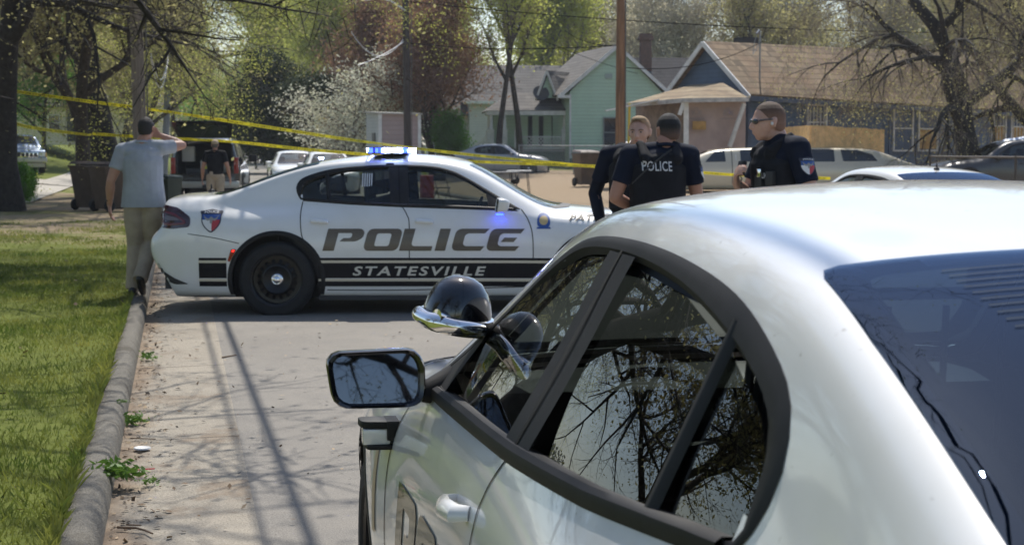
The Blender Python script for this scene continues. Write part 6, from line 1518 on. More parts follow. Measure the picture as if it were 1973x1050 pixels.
def person(label, loc, rz, pose, top, top_m, leg_m, skin, hair, height=1.80, sleeve=.5, top_hem=.92, hairkind='crop', bulk=1.0, group=None, vest=False, tuck=False, shoes=True, long_sleeve=None):
    """pose: joints in a body frame facing +Y with +X at the person's right"""
    root = thing('person', label, 'person', loc, rz); root.scale = (height / 1.80,) * 3
    J = dict(pelvis=V3(0, 0, .95), belly=V3(0, 0, 1.08), chest=V3(0, .0, 1.33), neck=V3(0, -.01, 1.50), head=V3(0, .02, 1.668),
             shR=V3(.185, -.01, 1.465), shL=V3(-.185, -.01, 1.465), elR=V3(.25, -.03, 1.15), elL=V3(-.25, -.03, 1.15), wrR=V3(.27, .05, .90), wrL=V3(-.27, .05, .90),
             hipR=V3(.095, 0, .92), hipL=V3(-.095, 0, .92), knR=V3(.11, .02, .50), knL=V3(-.11, .02, .50), anR=V3(.12, -.02, .09), anL=V3(-.12, -.02, .09), yaw=0.0, pitch=0.0,
             handR=None, handL=None, footR=V3(.02, 1, 0), footL=V3(-.02, 1, 0), curlR=.3, curlL=.3)
    J.update(pose); b = bulk
    cl = Clay()
    cl.ell(J['chest'], (.165 * b, .115 * b, .17)); cl.ell(J['belly'], (.150 * b, .110 * b, .16)); cl.ell(J['pelvis'], (.160 * b, .115 * b, .12)); cl.ell(J['chest'] + V3(0, -.01, .10), (.175 * b, .09 * b, .08))
    cl.limb([J['neck'] - V3(0, 0, .04), J['neck'] + V3(0, .0, .05), J['head'] - V3(0, .012, .06)], [.075, .058, .055]); cl.limb([J['neck'] + V3(.03, 0, .0), J['shR'] + V3(-.03, 0, .02)], [.05, .045]); cl.limb([J['neck'] + V3(-.03, 0, .0), J['shL'] + V3(.03, 0, .02)], [.05, .045])
    for s in 'RL':
        sh, el, wr = J['sh' + s], J['el' + s], J['wr' + s]
        cl.limb([sh, sh.lerp(el, .35), sh.lerp(el, .75), el], [.060 * b, .056 * b, .048 * b, .043]); cl.limb([el, el.lerp(wr, .3), el.lerp(wr, .7), wr], [.042, .045 * b, .036, .027])
        d = (wr - el).normalized(); hd = J['hand' + s] or (d, V3(-1 if s == 'R' else 1, .1, 0)); sgn = 1 if s == 'R' else -1
        hand(cl, wr, hd[0], hd[1], J['curl' + s], 1.0, hd[2] if len(hd) > 2 else -sgn)
        hp, kn, an = J['hip' + s], J['kn' + s], J['an' + s]
        cl.limb([hp, hp.lerp(kn, .4), kn], [.092 * b, .080 * b, .056]); cl.limb([kn, kn.lerp(an, .3), kn.lerp(an, .7), an], [.054, .058, .044, .036]); fd = J['foot' + s].normalized()
        cl.limb([an - fd * .04 - V3(0, 0, .04), an + fd * .08 - V3(0, 0, .055), an + fd * .15 - V3(0, 0, .06)], [.034, .034, .026])
    R, f = head(cl, J['head'], J['yaw'], J['pitch'])
    body = link_mesh('body', cl.fuse(.0075, 3), skin, root)
    # trousers
    t = Clay(); t.ell(J['pelvis'] + V3(0, 0, .01), (.178 * b, .132 * b, .115)); t.limb([J['pelvis'] + V3(0, 0, .02), J['belly'] - V3(0, 0, .02)], [.15 * b, .148 * b], flat=.78)
    for s in 'RL':
        hp, kn, an = J['hip' + s], J['kn' + s], J['an' + s]
        t.mb.tube([hp + V3(0, 0, .04), hp.lerp(kn, .35), hp.lerp(kn, .75), kn, kn.lerp(an, .35), kn.lerp(an, .75), an + (an - kn).normalized() * .035], [.104 * b, .104 * b, .088, .078, .078, .074, .078], 18)
    link_mesh('trousers', t.fuse(.010, 3), leg_m, root)
    # shirt
    c = Clay(); c.ell(J['chest'], (.190 * b, .140 * b, .17)); c.ell(J['chest'] + V3(0, -.008, .095), (.195 * b, .108 * b, .085)); hemp = J['pelvis'].lerp(J['belly'], 0) * 1; hemp.z = top_hem
    c.mb.tube([J['chest'] + V3(0, 0, -.02), J['belly'], J['belly'].lerp(hemp, .6), hemp - V3(0, 0, .05)], [.186 * b, .180 * b, .186 * b, .190 * b] if not tuck else [.186 * b, .176 * b, .165 * b, .158 * b], 24, flat=.74) if False else None
    for i in range(25):
        k_ = i / 24 * 8; q = J['chest'].lerp(J['belly'], k_ / 4) if k_ <= 4 else J['belly'].lerp(hemp, (k_ - 4) / 4)
        w_ = (.188 + (.005 * max(0, k_ - 3) if not tuck else -.004 * k_)) * b; c.ell(q, (w_, .140 * b * (1.04 if not tuck else .97), .09))
    c.limb([J['neck'] + V3(0, 0, -.03), J['neck'] + V3(0, .0, .018)], [.088, .070], ends=False)
    for s in 'RL':
        sh, el, wr = J['sh' + s], J['el' + s], J['wr' + s]; nk = J['neck'] + V3(.04 if s == 'R' else -.04, 0, 0)
        c.limb([nk, nk.lerp(sh, .6) + V3(0, 0, .004), sh], [.062, .066, .074 * b]); sv = sleeve if not long_sleeve else long_sleeve
        k = sv; c.mb.tube([sh - (el - sh) * .1, sh.lerp(el, .2 * k / .5 if k < .9 else .3), sh.lerp(el, min(k, 1) * .75), sh.lerp(el, min(k, 1))], [.066 * b, .068 * b, .064 * b, .066 * b], 18)
    shirt = link_mesh('shirt', c.fuse(.009, 8, [(V3(0, 0, top_hem), V3(0, 0, -1))]), top_m, root)
    # collar
    kc = Clay(); n_ = J['neck']; ring = [n_ + V3(.064 * math.cos(a), .060 * math.sin(a) - .002, .020 + .014 * (-math.sin(a))) for a in np.linspace(0, 6.283, 25)]
    kc.mb.tube([p + V3(0, 0, .006) for p in ring], .013, 8, flat=1.9); link_mesh('collar', kc.fuse(.007, 2), top_m, root)
    if shoes:
        for s in 'RL':
            an = J['an' + s]; fd = J['foot' + s].normalized(); h = Clay(); h.limb([an - fd * .055 - V3(0, 0, .045), an + fd * .06 - V3(0, 0, .050), an + fd * .155 - V3(0, 0, .058)], [.044, .046, .034]); h.limb([an - fd * .02, an - fd * .03 - V3(0, 0, .04)], [.046, .048])
            up_ = V3(0, 0, 1); h2 = h.fuse(.009, 2); link_mesh('shoe', h2, shoe_m, root)
    hm = hair_mesh(J['head'], R, f, hairkind); link_mesh('hair', hm, hair, root)
    return root, J, R, f
def lay_on(root_part_mesh, me, origin, ux, uy, off=.003, step=.03, direction=None):
    """flat mesh (XY) placed in a plane and pressed onto a body surface"""
    bvh = BVHTree.FromPolygons([v.co.copy() for v in root_part_mesh.vertices], [tuple(p.vertices) for p in root_part_mesh.polygons])
    bm = bmesh.new(); bm.from_mesh(me)
    for ax in (0, 1):
        vals = [v.co[ax] for v in bm.verts]; k = math.ceil(min(vals) / step)
        while k * step < max(vals):
            co = [0, 0, 0]; co[ax] = k * step; no = [0, 0, 0]; no[ax] = 1
            bmesh.ops.bisect_plane(bm, geom=bm.verts[:] + bm.edges[:] + bm.faces[:], plane_co=co, plane_no=no, dist=1e-5); k += 1
    bmesh.ops.triangulate(bm, faces=bm.faces); nrm = ux.cross(uy).normalized()
    for v in bm.verts:
        p = origin + ux * v.co.x + uy * v.co.y + nrm * .3; h = bvh.ray_cast(p, -nrm)
        v.co = (h[0] if h[0] is not None else bvh.find_nearest(p - nrm * .3)[0]) + nrm * off
    out = bpy.data.meshes.new('lay'); bm.to_mesh(out); bm.free(); return out
def sleeve_patch(root, shirt, origin, ux, uy, w):
    r = badge_on(lambda me, off: lay_on(shirt.data, me, origin, ux, uy, off + .002, .02), root, 0, 0, w); r.name = 'shoulder_patch'
def child(root, nm):
    return next(c for c in root.children if c.name.split('.')[0] == nm)
def hvec(deg): return V3(math.sin(math.radians(deg)), math.cos(math.radians(deg)), 0)

def fade_hair(name, hair, skin, z0=1.60, z1=1.70):
    m = bpy.data.materials.new(name); nt, L = nodes(m); b = nt.nodes['Principled BSDF']; b.inputs['Roughness'].default_value = .75
    tc = N(nt, 'ShaderNodeTexCoord'); sx = N(nt, 'ShaderNodeSeparateXYZ'); L.new(tc.outputs['Object'], sx.inputs[0]); mp = N(nt, 'ShaderNodeMapping'); mp.inputs['Scale'].default_value = (1, 1, .3); L.new(tc.outputs['Object'], mp.inputs[0])
    n = noise(nt, mp.outputs[0], 260, 3, .8); z = math_n(nt, 'ADD', math_n(nt, 'DIVIDE', math_n(nt, 'SUBTRACT', sx.outputs['Z'], z0), z1 - z0), math_n(nt, 'MULTIPLY', math_n(nt, 'SUBTRACT', n, .5), .9))
    hc = mixc(nt, n, tuple(q * .55 for q in hair), tuple(min(1, q * 1.35) for q in hair)); L.new(mixc(nt, ramp(nt, z, [(.15, .25), (.85, 1.)]), skin, hc), b.inputs['Base Color'])
    bp = N(nt, 'ShaderNodeBump'); bp.inputs['Strength'].default_value = .8; bp.inputs['Distance'].default_value = .006; L.new(n, bp.inputs['Height']); L.new(bp.outputs[0], b.inputs['Normal']); return m
# --- man in the grey polo walking off along the kerb, right hand at his head
gx, gy = P(277, 16.35); zk = tz(-4.0, 16.3)
gm, J, R, f = person('man in a grey polo and khakis on the kerb, right arm raised', (gx, gy, .115), math.radians(4), dict(
    head=V3(.035, .03, 1.665), yaw=-.25, neck=V3(.0, .0, 1.50), shR=V3(.195, .01, 1.475), elR=V3(.375, .12, 1.50), wrR=V3(.15, .14, 1.60), handR=(V3(-.9, -.1, .3), V3(-.2, -1, .1), 1), curlR=.5,
    shL=V3(-.20, -.01, 1.445), elL=V3(-.315, -.04, 1.14), wrL=V3(-.345, .05, .905), handL=(V3(.05, .15, -1), V3(1, 0, .1)), curlL=.35,
    hipL=V3(-.085, .0, .92), knL=V3(-.10, .04, .50), anL=V3(-.115, -.01, .10), hipR=V3(.085, -.01, .92), knR=V3(.06, .06, .52), anR=V3(-.01, -.20, .20), footR=V3(0, .75, -.66)),
    'polo', grey_polo, khaki, skin_tan, mat('hair_dark', (.018, .013, .010), .7, bump=.5, bs=120), 1.83, sleeve=.60, top_hem=.885, bulk=1.08)
m = MB(); m.tube([V3(-.342, .042, .955) + V3(.034 * math.cos(a), .034 * math.sin(a), .004 * math.sin(a)) for a in np.linspace(0, 6.283, 20)], .009, 8); m.obj('wrist_watch', belt_m, gm)
# --- man in black by the SUV
bx, by = P(416, 37.5)
bm_, J, R, f = person('man in a black polo and tan cap seen from behind at the open SUV', (bx, by, tz(bx, by)+.07), math.radians(2), dict(elL=V3(-.28, -.03, 1.15), wrL=V3(-.31, .05, .90), elR=V3(.29, -.03, 1.15), wrR=V3(.33, .04, .90), knL=V3(-.12, .03, .5), anL=V3(-.12, -.03, .09)),
    'polo', black_polo, khaki, skin_tan, mat('hair_greying', (.10, .085, .07), .8), 1.80, sleeve=.62, top_hem=.99, bulk=1.12, tuck=True)
m = MB(); m.tube([V3(.176 * math.cos(a), .132 * math.sin(a), .975) for a in np.linspace(0, 6.283, 30)], .016, 6, flat=.5); m.obj('belt', belt_m, bm_)
cp = Clay(); cp.ell(V3(0, .0, 1.715), (.088, .106, .085)); link_mesh('cap', cp.fuse(.008, 3, [(V3(0, 0, 1.70), V3(0, .1, -1))]), mat('cap_tan', (.42, .33, .22), .85), bm_)
m = MB(); m.prism(round_poly([(-.07, .07), (.07, .07), (.06, .175), (-.06, .175)], .03), 'z', 1.695, 1.705); m.obj('cap_peak', mat('cap_tan', (.42, .33, .22), .85), bm_)

def vest_on(root, J, bulk=1.0, text_back=True):
    v = Clay(); b = bulk
    for i in range(20):
        q = J['chest'].lerp(J['belly'], i / 19.0) + V3(0, 0, .03); v.ell(q, (.196 * b, .158 * b, .085))
    v.ell(J['chest'] + V3(0, -.0, .08), (.150 * b, .145 * b, .085))
    for s in (1, -1): v.limb([J['chest'] + V3(.105 * s, -.11, .10), J['chest'] + V3(.115 * s, -.02, .185), J['chest'] + V3(.105 * s, .10, .10)], [.035, .034, .035], flat=1.5)
    o = link_mesh('vest', v.fuse(.009, 3, [(V3(0, 0, J['belly'].z - .06), V3(0, 0, -1))]), vest_cloth, root)
    return o
def duty_belt(root, J, b=1.0):
    m = MB(); z = J['pelvis'].z + .03
    m.tube([V3(.185 * b * math.cos(a), .14 * b * math.sin(a), z) for a in np.linspace(0, 6.283, 30)], .026, 6, flat=.4)
    o = m.obj('duty_belt', belt_m, root)
    for a, d in ((.3, (.05, .07, .10)), (1.2, (.06, .05, .10)), (2.2, (.07, .05, .09)), (3.0, (.05, .09, .16)), (4.2, (.06, .04, .09)), (5.2, (.07, .04, .10))):
        q = MB(); q.box((0, 0, 0), d); p = q.obj('belt_pouch', belt_m, o, bevel=.008); p.location = (.205 * b * math.cos(a), .158 * b * math.sin(a), z - .01); p.rotation_euler = (0, 0, a + math.pi / 2)
# --- officer with his back to the camera
ox, oy = P(1267, 11.1)
o2, J, R, f = person('police officer seen from behind, POLICE across the back of his vest, dark cropped hair', (ox, oy, .03), math.radians(8), dict(
    head=V3(.075, .04, 1.662), neck=V3(.045, 0, 1.53), yaw=.25, chest=V3(0, 0, 1.37), shL=V3(-.195, .0, 1.495), shR=V3(.215, -.01, 1.495), elL=V3(-.295, -.01, 1.215), wrL=V3(-.10, .19, 1.13), handL=(V3(.9, .3, .1), V3(0, .2, -1), -1), curlL=.6, elR=V3(.275, .0, 1.20), wrR=V3(.20, .22, 1.12), handR=(V3(-.5, .8, 0), V3(0, 0, -1)), curlR=.6),
    'shirt', navy_cloth, navy_trouser, skin_tan, fade_hair('hair_black', (.012, .011, .011), (.20, .12, .09)), 1.845, sleeve=.66, top_hem=.95, bulk=1.0, tuck=True)
v = vest_on(o2, J, 1.0); duty_belt(o2, J, 1.0)
t = text_mesh('POLICE', 1, 1.08, 0, .015); fit_box(t, -.098, .098, -.033, .033); link_mesh('vest_lettering', lay_on(v.data, t, V3(-.035, -.10, 1.425), V3(1, 0, -.02), V3(0, 0, 1), .004, .02), mat('letter_white', (.62, .63, .66), .6), o2)
sh = child(o2, 'shirt'); sleeve_patch(o2, sh, V3(.29, -.02, 1.385), V3(.35, .93, 0), V3(-.1, 0, 1), .052)
cord = MB(); pts = []
A_, B_ = V3(-.205, -.12, 1.31), V3(.06, -.135, 1.535)
for i in range(240):
    t_ = i / 239; p = A_.lerp(B_, t_) + V3(0, -.045 * math.sin(t_ * 3.14) - .012, .02 * math.sin(t_ * 3.14)); a = t_ * 30 * 6.283; pts.append(p + V3(.35 * math.sin(a), .6 * math.cos(a), .8 * math.sin(a)) * .0085)
cord.tube(pts, .0035, 5); cord.obj('radio_cord', mat('cord_black', (.03, .03, .032), .35), o2)
# --- blond officer facing him
ox, oy = P(1222, 12.3)
o1, J, R, f = person('blond police officer facing the camera behind the dark-haired officer', (ox, oy, .03), math.radians(180 - 14), dict(
    head=V3(-.045, .05, 1.660), neck=V3(-.02, 0, 1.52), chest=V3(0, 0, 1.36), yaw=-.08, pitch=-.06, shL=V3(-.19, 0, 1.485), shR=V3(.20, -.01, 1.485), elR=V3(.315, -.08, 1.20), wrR=V3(.235, .06, .96), handR=(V3(-.3, .6, -.6), V3(-1, 0, 0)), curlR=.6, elL=V3(-.28, -.02, 1.15), wrL=V3(-.1, .2, 1.1), handL=(V3(.9, .3, .1), V3(0, .2, -1), -1), curlL=.6),
    'shirt', navy_cloth, navy_trouser, skin_fair, fade_hair('hair_blond', (.30, .20, .10), (.52, .29, .20), 1.66, 1.77), 1.85, sleeve=.66, top_hem=.95, bulk=1.0, hairkind='tall', tuck=True)
v = vest_on(o1, J); duty_belt(o1, J); sh = child(o1, 'shirt'); sleeve_patch(o1, sh, V3(.295, .0, 1.35), V3(.55, -.83, 0), V3(-.25, 0, 1), .052)
us = Clay(); us.mb.tube([J['elR'] + (J['shR'] - J['elR']) * .62, J['elR'], J['elR'].lerp(J['wrR'], .5), J['wrR']], [.056, .051, .048, .036], 14); us.ell(J['elR'], (.05, .05, .05)); link_mesh('under_sleeve', us.fuse(.008, 3), navy_trouser, o1)
def eyes(root, f, R, open_=True):
    for s in (1, -1):
        m = MB(); m.ell(f(.031 * s, .081, .002), (.0125, .009, .0048), 10, rot=R); e = m.obj('eye', mat('eye_white', (.30, .24, .21), .4), root)
        m = MB(); m.ell(f(.031 * s, .0885, .0015), (.0055, .004, .0055), 8, rot=R); m.obj('iris', mat('iris_dark', (.03, .035, .04), .2), e)
        m = MB(); m.tube([f(.016 * s, .092, .016), f(.032 * s, .091, .021), f(.048 * s, .080, .016)], .0042, 6); m.obj('eyebrow', mat('brow_blond', (.22, .12, .07), .8), root)
    m = MB(); m.tube([f(-.022, .094, -.0605), f(0, .0995, -.0600), f(.022, .094, -.0605)], [.002, .0045, .002], 6); m.obj('lips', mat('lips', (.42, .15, .12), .5), root)
eyes(o1, f, R)
# --- officer in profile with sunglasses
ox, oy = P(1504, 10.0)
o3, J, R, f = person('police officer in sunglasses in profile, radio microphone held at his chest', (ox, oy, .03), math.radians(90 + 14), dict(
    head=V3(-.005, .09, 1.658), neck=V3(0, .03, 1.53), pitch=-.05, yaw=-.06, chest=V3(0, .02, 1.37),
    shL=V3(-.20, -.02, 1.50), elL=V3(-.275, -.075, 1.21), wrL=V3(-.265, .10, .99), shR=V3(.19, .01, 1.49), elR=V3(.22, .12, 1.22), wrR=V3(.075, .25, 1.30), handR=(V3(-.55, .25, .55), V3(-.7, -.6, .2), 1), curlR=.75),
    'shirt', navy_cloth, navy_trouser, skin_fair, fade_hair('hair_brown', (.075, .042, .024), (.36, .20, .14), 1.60, 1.77), 1.895, sleeve=.68, top_hem=.95, bulk=1.02, tuck=True)
v = vest_on(o3, J, 1.02); duty_belt(o3, J, 1.02); sh = child(o3, 'shirt'); sleeve_patch(o3, sh, V3(-.30, -.04, 1.405), V3(0, -1, 0), V3(.05, 0, 1), .052)
g = MB(); Lz = mat('sunglass_lens', (.010, .010, .012), .05, coat=1.0)
for s in (1, -1):
    g.ell(f(.034 * s, .088, .004), (.026, .012, .017), 14, rot=R @ Matrix.Rotation(-.35 * s, 3, 'Z')); g.tube([f(.058 * s, .074, .008), f(.078 * s, .04, .012), f(.080 * s, -.012, .012)], [.006, .0045, .004], 6)
g.tube([f(-.012, .098, .006), f(.012, .098, .006)], .005, 6); g.obj('sunglasses', Lz, o3)
m = MB(); m.ell(f(-.085, .004, -.012), (.008, .009, .011), 8, rot=R); m.obj('ear_piece', mat('ear_clear', (.6, .6, .58), .3), o3)
mic = J['wrR'] + V3(-.065, -.005, .085); m = MB(); m.box((0, 0, 0), (.045, .032, .085)); m.box((0, .018, .018), (.030, .006, .030)); mo = m.obj('radio_microphone', dark_plastic, o3, bevel=.008); mo.location = mic; mo.rotation_euler = (.3, .1, .3)
cord = MB(); A_, B_ = mic - V3(0, 0, .05), V3(.02, .17, 1.12); pts = []
for i in range(120):
    t_ = i / 119; p = A_.lerp(B_, t_) + V3(0, .03 * math.sin(t_ * 3.14), -.02 * math.sin(t_ * 3.14)); a = t_ * 15 * 6.283; pts.append(p + V3(math.sin(a), .5 * math.cos(a), .4 * math.sin(a)) * .008)
cord.tube(pts, .003, 5); cord.obj('radio_cord', mat('cord_black', (.03, .03, .032), .35), o3)
for (p, d, mm, nm) in ((V3(-.09, .175, 1.36), (.035, .02, .05), chrome, 'badge_pin'), (V3(-.06, .18, 1.19), (.07, .05, .11), belt_m, 'vest_pouch'), (V3(-.155, .12, 1.19), (.06, .06, .12), belt_m, 'vest_pouch'), (V3(.07, .18, 1.17), (.07, .05, .11), belt_m, 'vest_pouch'), (V3(-.07, .165, 1.30), (.06, .03, .09), dark_plastic, 'body_camera'), (V3(-.15, .13, 1.33), (.05, .04, .08), dark_plastic, 'radio')):
    m = MB(); m.box((0, 0, 0), d); q = m.obj(nm, mm, o3, bevel=.006); q.location = p; q.rotation_euler = (0, 0, -math.atan2(p.x, p.y) * .7)
m = MB(); m.box((0, 0, 0), (.05, .045, .12)); q = m.obj('taser_grip', mat('taser_yellow', (.75, .65, .03), .5), o3, bevel=.01); q.location = (-.0, .225, 1.055); q.rotation_euler = (.2, .1, 0)
t = text_mesh('POLICE', 1, 1.05, 0, .015); fit_box(t, -.052, .052, -.016, .016)
link_mesh('vest_lettering', lay_on(v.data, t, V3(-.095, .14, 1.345), V3(-.83, -.55, 0), V3(0, 0, 1), .012, .02), mat('letter_white', (.62, .63, .66), .6), o3)
# ------------------------------------------------------------------ poles, wires, tape, bins and small things
def pole_wood(name, c, c2): 
    m = bpy.data.materials.new(name); nt, L = nodes(m); b = nt.nodes['Principled BSDF']; b.inputs['Roughness'].default_value = .9
    tc = N(nt, 'ShaderNodeTexCoord'); mp = N(nt, 'ShaderNodeMapping'); mp.inputs['Scale'].default_value = (9, 9, .5); L.new(tc.outputs['Object'], mp.inputs[0])
    n = noise(nt, mp.outputs[0], 2.5, 6, .7); L.new(mixc(nt, ramp(nt, n, [(.35, 0.), (.65, 1.)]), c, c2), b.inputs['Base Color'])
    bp = N(nt, 'ShaderNodeBump'); bp.inputs['Strength'].default_value = .8; bp.inputs['Distance'].default_value = .02; L.new(n, bp.inputs['Height']); L.new(bp.outputs[0], b.inputs['Normal']); return m
wood_red = pole_wood('pole_redbrown', (.34, .19, .10), (.13, .07, .04)); wood_grey = pole_wood('pole_weathered', (.27, .22, .175), (.15, .12, .095)); wood_dark = pole_wood('pole_dark', (.075, .060, .052), (.035, .028, .025)); wood_pale = pole_wood('pole_palegrey', (.27, .29, .31), (.17, .18, .20))
wire_m = mat('wire_black', (.010, .010, .011), 1.0, spec=0.0); pale_cable = mat('cable_pale', (.55, .56, .58), .5)
def upole(label, u, d, r, h, m, lean=(0, 0), cross=True):
    x, y = P(u, d); o = thing('utility_pole', label, 'utility pole', (x, y, tz(x, y)))
    q = MB(); q.tube([(lean[0] * t, lean[1] * t, -.3 + t * h) for t in np.linspace(0, 1, 8)], [r * (1.06 - .3 * t) for t in np.linspace(0, 1, 8)], 18); q.obj('post', m, o)
    if cross:
        q = MB(); q.box((lean[0], lean[1] - .16, h - 1.0), (2.2, .10, .12)); q.obj('crossarm', m, o)
        for k in (-1, -.4, .4, 1):
            i = MB(); i.lathe([(.0, .0), (.035, .01), (.05, .05), (.03, .07), (.05, .1), (.03, .13), (0, .14)], 10, M=Matrix.Translation((lean[0] + k, lean[1] - .16, h - .94))); i.obj('insulator', mat('insulator', (.25, .22, .2), .2), o)
    q = MB(); q.tube([(r * 1.05, -r * .4, .1), (r * 1.0, -r * .4, h * .7)], .018, 6); q.obj('ground_conduit', mat('conduit', (.12, .11, .10), .6), o)
    return o
upole('weathered wooden utility pole behind the man in the grey polo', 275, 36.5, .155, 9.6, wood_grey, (-.15, 0))
upole('pale grey leaning utility pole beyond the wooden pole', 316, 70, .15, 9.5, wood_pale, (.55, 0))
upole('red-brown utility pole right behind the two talking officers', 1194, 44, .13, 9.5, wood_red)
lp = upole('dark utility pole with a street lamp arm above the small shed', 787, 66, .155, 10.2, wood_dark, (-.1, 0))
q = MB(); q.tube([(-.05, -.1, 7.0), (-.6, -.3, 7.35), (-1.1, -.5, 7.50), (-1.45, -.6, 7.45)], .035, 8); a_ = q.obj('lamp_arm', mat('lamp_arm_grey', (.50, .51, .52), .4, .3), lp)
q = MB(); q.ell((-1.62, -.66, 7.42), (.24, .13, .07), 14); q.obj('lamp_head', mat('lamp_head', (.60, .60, .58), .4), a_)
upole('thin dark utility pole farther up the street beyond the grey pole', 336, 105, .13, 9.0, wood_dark, cross=False)
upole('utility pole on the kerb behind the photographer', 2700, 10, .15, 9.5, wood_grey) if False else None
bpx, bpy_ = 2.3, -16.0
o = thing('utility_pole', 'wooden utility pole on the left kerb behind the photographer', 'utility pole', (bpx - .5, bpy_, .1)); q = MB(); q.tube([(0, 0, -.3), (0, 0, 9.6)], [.16, .12], 16); q.obj('post', wood_grey, o)
def wire(label, a, b, sag, r=.012, n=24, m=None, group=None, nm='overhead_wire'):
    a, b = Vector(a), Vector(b); pts = [a.lerp(b, t) - Vector((0, 0, sag * 4 * t * (1 - t))) for t in np.linspace(0, 1, n)]
    q = MB(); q.tube([p - a for p in pts], r, 6); o = q.obj(nm, m or wire_m); o.location = a; tag(o, label, 'wire', group); return o
# cables along the kerb: their shadows fall down the near lane
kx = lambda y, off=0: -.42 + off - .221 * (y - 10.3)
wire('thick telephone cable over the left lane', (kx(70), 70, 6.3), (kx(-16), -16, 6.3), .4, .026, 50)
wire('thinner cable over the left lane beside the telephone cable', (kx(70, -.2), 70, 6.4), (kx(-16, -.16), -16, 6.4), .4, .015, 50)
wire('power wire high over the left kerb', (kx(70, -1.9), 70, 8.9), (kx(-16, -1.9), -16, 8.9), .4, .008, 50)
p1, p2 = at(275, 100, 36.5), at(318, 92, 70)
wire('cable between the wooden pole and the grey pole', (p1.x + .2, p1.y, 6.3), (p2.x, p2.y, 6.4), .3, .02)
wire('cable crossing the sky from the dark lamp pole to the right', at(790, 4, 66), at(2300, 60, 60), .5, .018)
wire('wire across the street at roof height from the lamp pole to the red-brown pole', at(790, 84, 66), at(1194, 88, 44), .15, .014)
wire('service wire from the red-brown pole to the green house', at(1194, 88, 44), at(1090, 60, 76), .2, .012)
wire('service wire from the red-brown pole to the mast on the brown roof', at(1200, 130, 44), at(1470, 80, 55.6), .35, .012)
wire('service wire from above down to the roof of the green house', at(840, -20, 55), at(1250, 148, 80), .3, .012)
wire('thin wire across the far end of the street', at(318, 178, 100), at(560, 184, 100), .3, .02)
# drooping pale service loops on the left poles
for k, (u0, v0, u1, v1, sg_) in enumerate(((291, 104, 325, 101, .75), (290, 110, 324, 112, .85))):
    wire('pale drooping service loop beside the wooden pole' if k == 0 else 'second pale service loop, just below the first', at(u0, v0, 38), at(u1, v1, 44), sg_ * .9, .014, 20, pale_cable, 'service loops by the wooden pole', 'service_loop')
for k, (u0, v0, u1, v1, sg_) in enumerate(((677, 62, 780, 72, .85), (690, 126, 782, 78, .1))):
    wire('pale service loop hanging left of the dark lamp pole' if k == 0 else 'pale guy cable running down left from the dark lamp pole', at(u0, v0, 64), at(u1, v1, 66), sg_, .018, 20, pale_cable, None, 'service_loop')

# barrier tape
tape_m = mat('tape_yellow', (.80, .70, .02), .45, var=.05, vs=3, trans=.25); tape_ink = mat('tape_ink', (.03, .028, .01), .6)
def tape(label, pts, width=.075, twist=.5, letters=True):
    """pts: places the strand passes; gentle sag and twist between"""
    Pn = smooth_poly([tuple(p) for p in pts], 14, False); Pn = [Vector(p) for p in Pn]; o0 = Pn[0].copy(); o = thing('barrier_tape', label, 'barrier tape', o0)
    L_ = [0]
    for i in range(1, len(Pn)): L_.append(L_[-1] + (Pn[i] - Pn[i - 1]).length)
    def fr(s):
        s = max(0, min(s, L_[-1] - 1e-4)); i = max(k for k in range(len(L_)) if L_[k] <= s); i = min(i, len(L_) - 2); t = (s - L_[i]) / max(1e-6, L_[i + 1] - L_[i]); p = Pn[i].lerp(Pn[i + 1], t) - o0; d = (Pn[i + 1] - Pn[i]).normalized()
        a = twist * math.sin(s * .45) + .25 * math.sin(s * 1.7 + 1); up = Vector((0, 0, 1)); up = (up - d * up.dot(d)).normalized(); sd = d.cross(up); return p, d, up * math.cos(a) + sd * math.sin(a), a
    n = int(L_[-1] / .12) + 2; vs = []; fs = []
    for i in range(n):
        p, d, u, a = fr(L_[-1] * i / (n - 1)); vs += [p + u * width / 2, p, p - u * width / 2]
    for i in range(n - 1): fs += [(3 * i, 3 * i + 1, 3 * i + 4, 3 * i + 3), (3 * i + 1, 3 * i + 2, 3 * i + 5, 3 * i + 4)]
    MB().add(vs, fs).obj('tape_strip', tape_m, o, fixn=False)
    if letters:
        t = text_mesh('POLICE LINE DO NOT CROSS', 1, 1.0, 0, .03, 'LEFT', 1); fit_box(t, 0, .95, -.021, .021)
        V = [v.co.copy() for v in t.vertices]; F = [tuple(p.vertices) for p in t.polygons]; s0 = .1
        while s0 < L_[-1] - 1.0:
            vs = []
            cache = {}
            for v in V:
                k = round(v.x, 2)
                if k not in cache: cache[k] = fr(s0 + k)
                p, d, u, a = cache[k]; nrm = u.cross(d).normalized()
                if nrm.y > 0: nrm = -nrm
                vs.append(p + u * v.y + d * (v.x - k) + nrm * .003)
            MB().add(vs, F).obj('tape_lettering', tape_ink, o, smooth=False, fixn=False); s0 += 1.12

    return o
tape('upper yellow police tape running from the gnarled tree down to the red-brown pole', [at(18, 175, 38), at(180, 197, 38.5), at(325, 216, 39), at(520, 246, 40), at(700, 273, 41.5), at(920, 300, 43), at(1186, 325, 44)])
tape('lower yellow police tape running level across the street behind the patrol car', [at(14, 232, 38), at(60, 246, 39), at(160, 259, 42), at(178, 259, 43)], letters=True)
tape('lower yellow police tape passing behind the grey polo man to the red-brown pole', [at(178, 258, 43), at(238, 262, 43), at(330, 267, 42), at(455, 274, 41.5), at(620, 291, 42), at(870, 309, 43), at(1000, 315, 43.4), at(1186, 322, 43.8)])
tape('yellow police tape in front of the cream limousine', [at(1200, 320, 43.9), at(1345, 332, 43), at(1432, 338, 42.5), at(1600, 344, 42)])

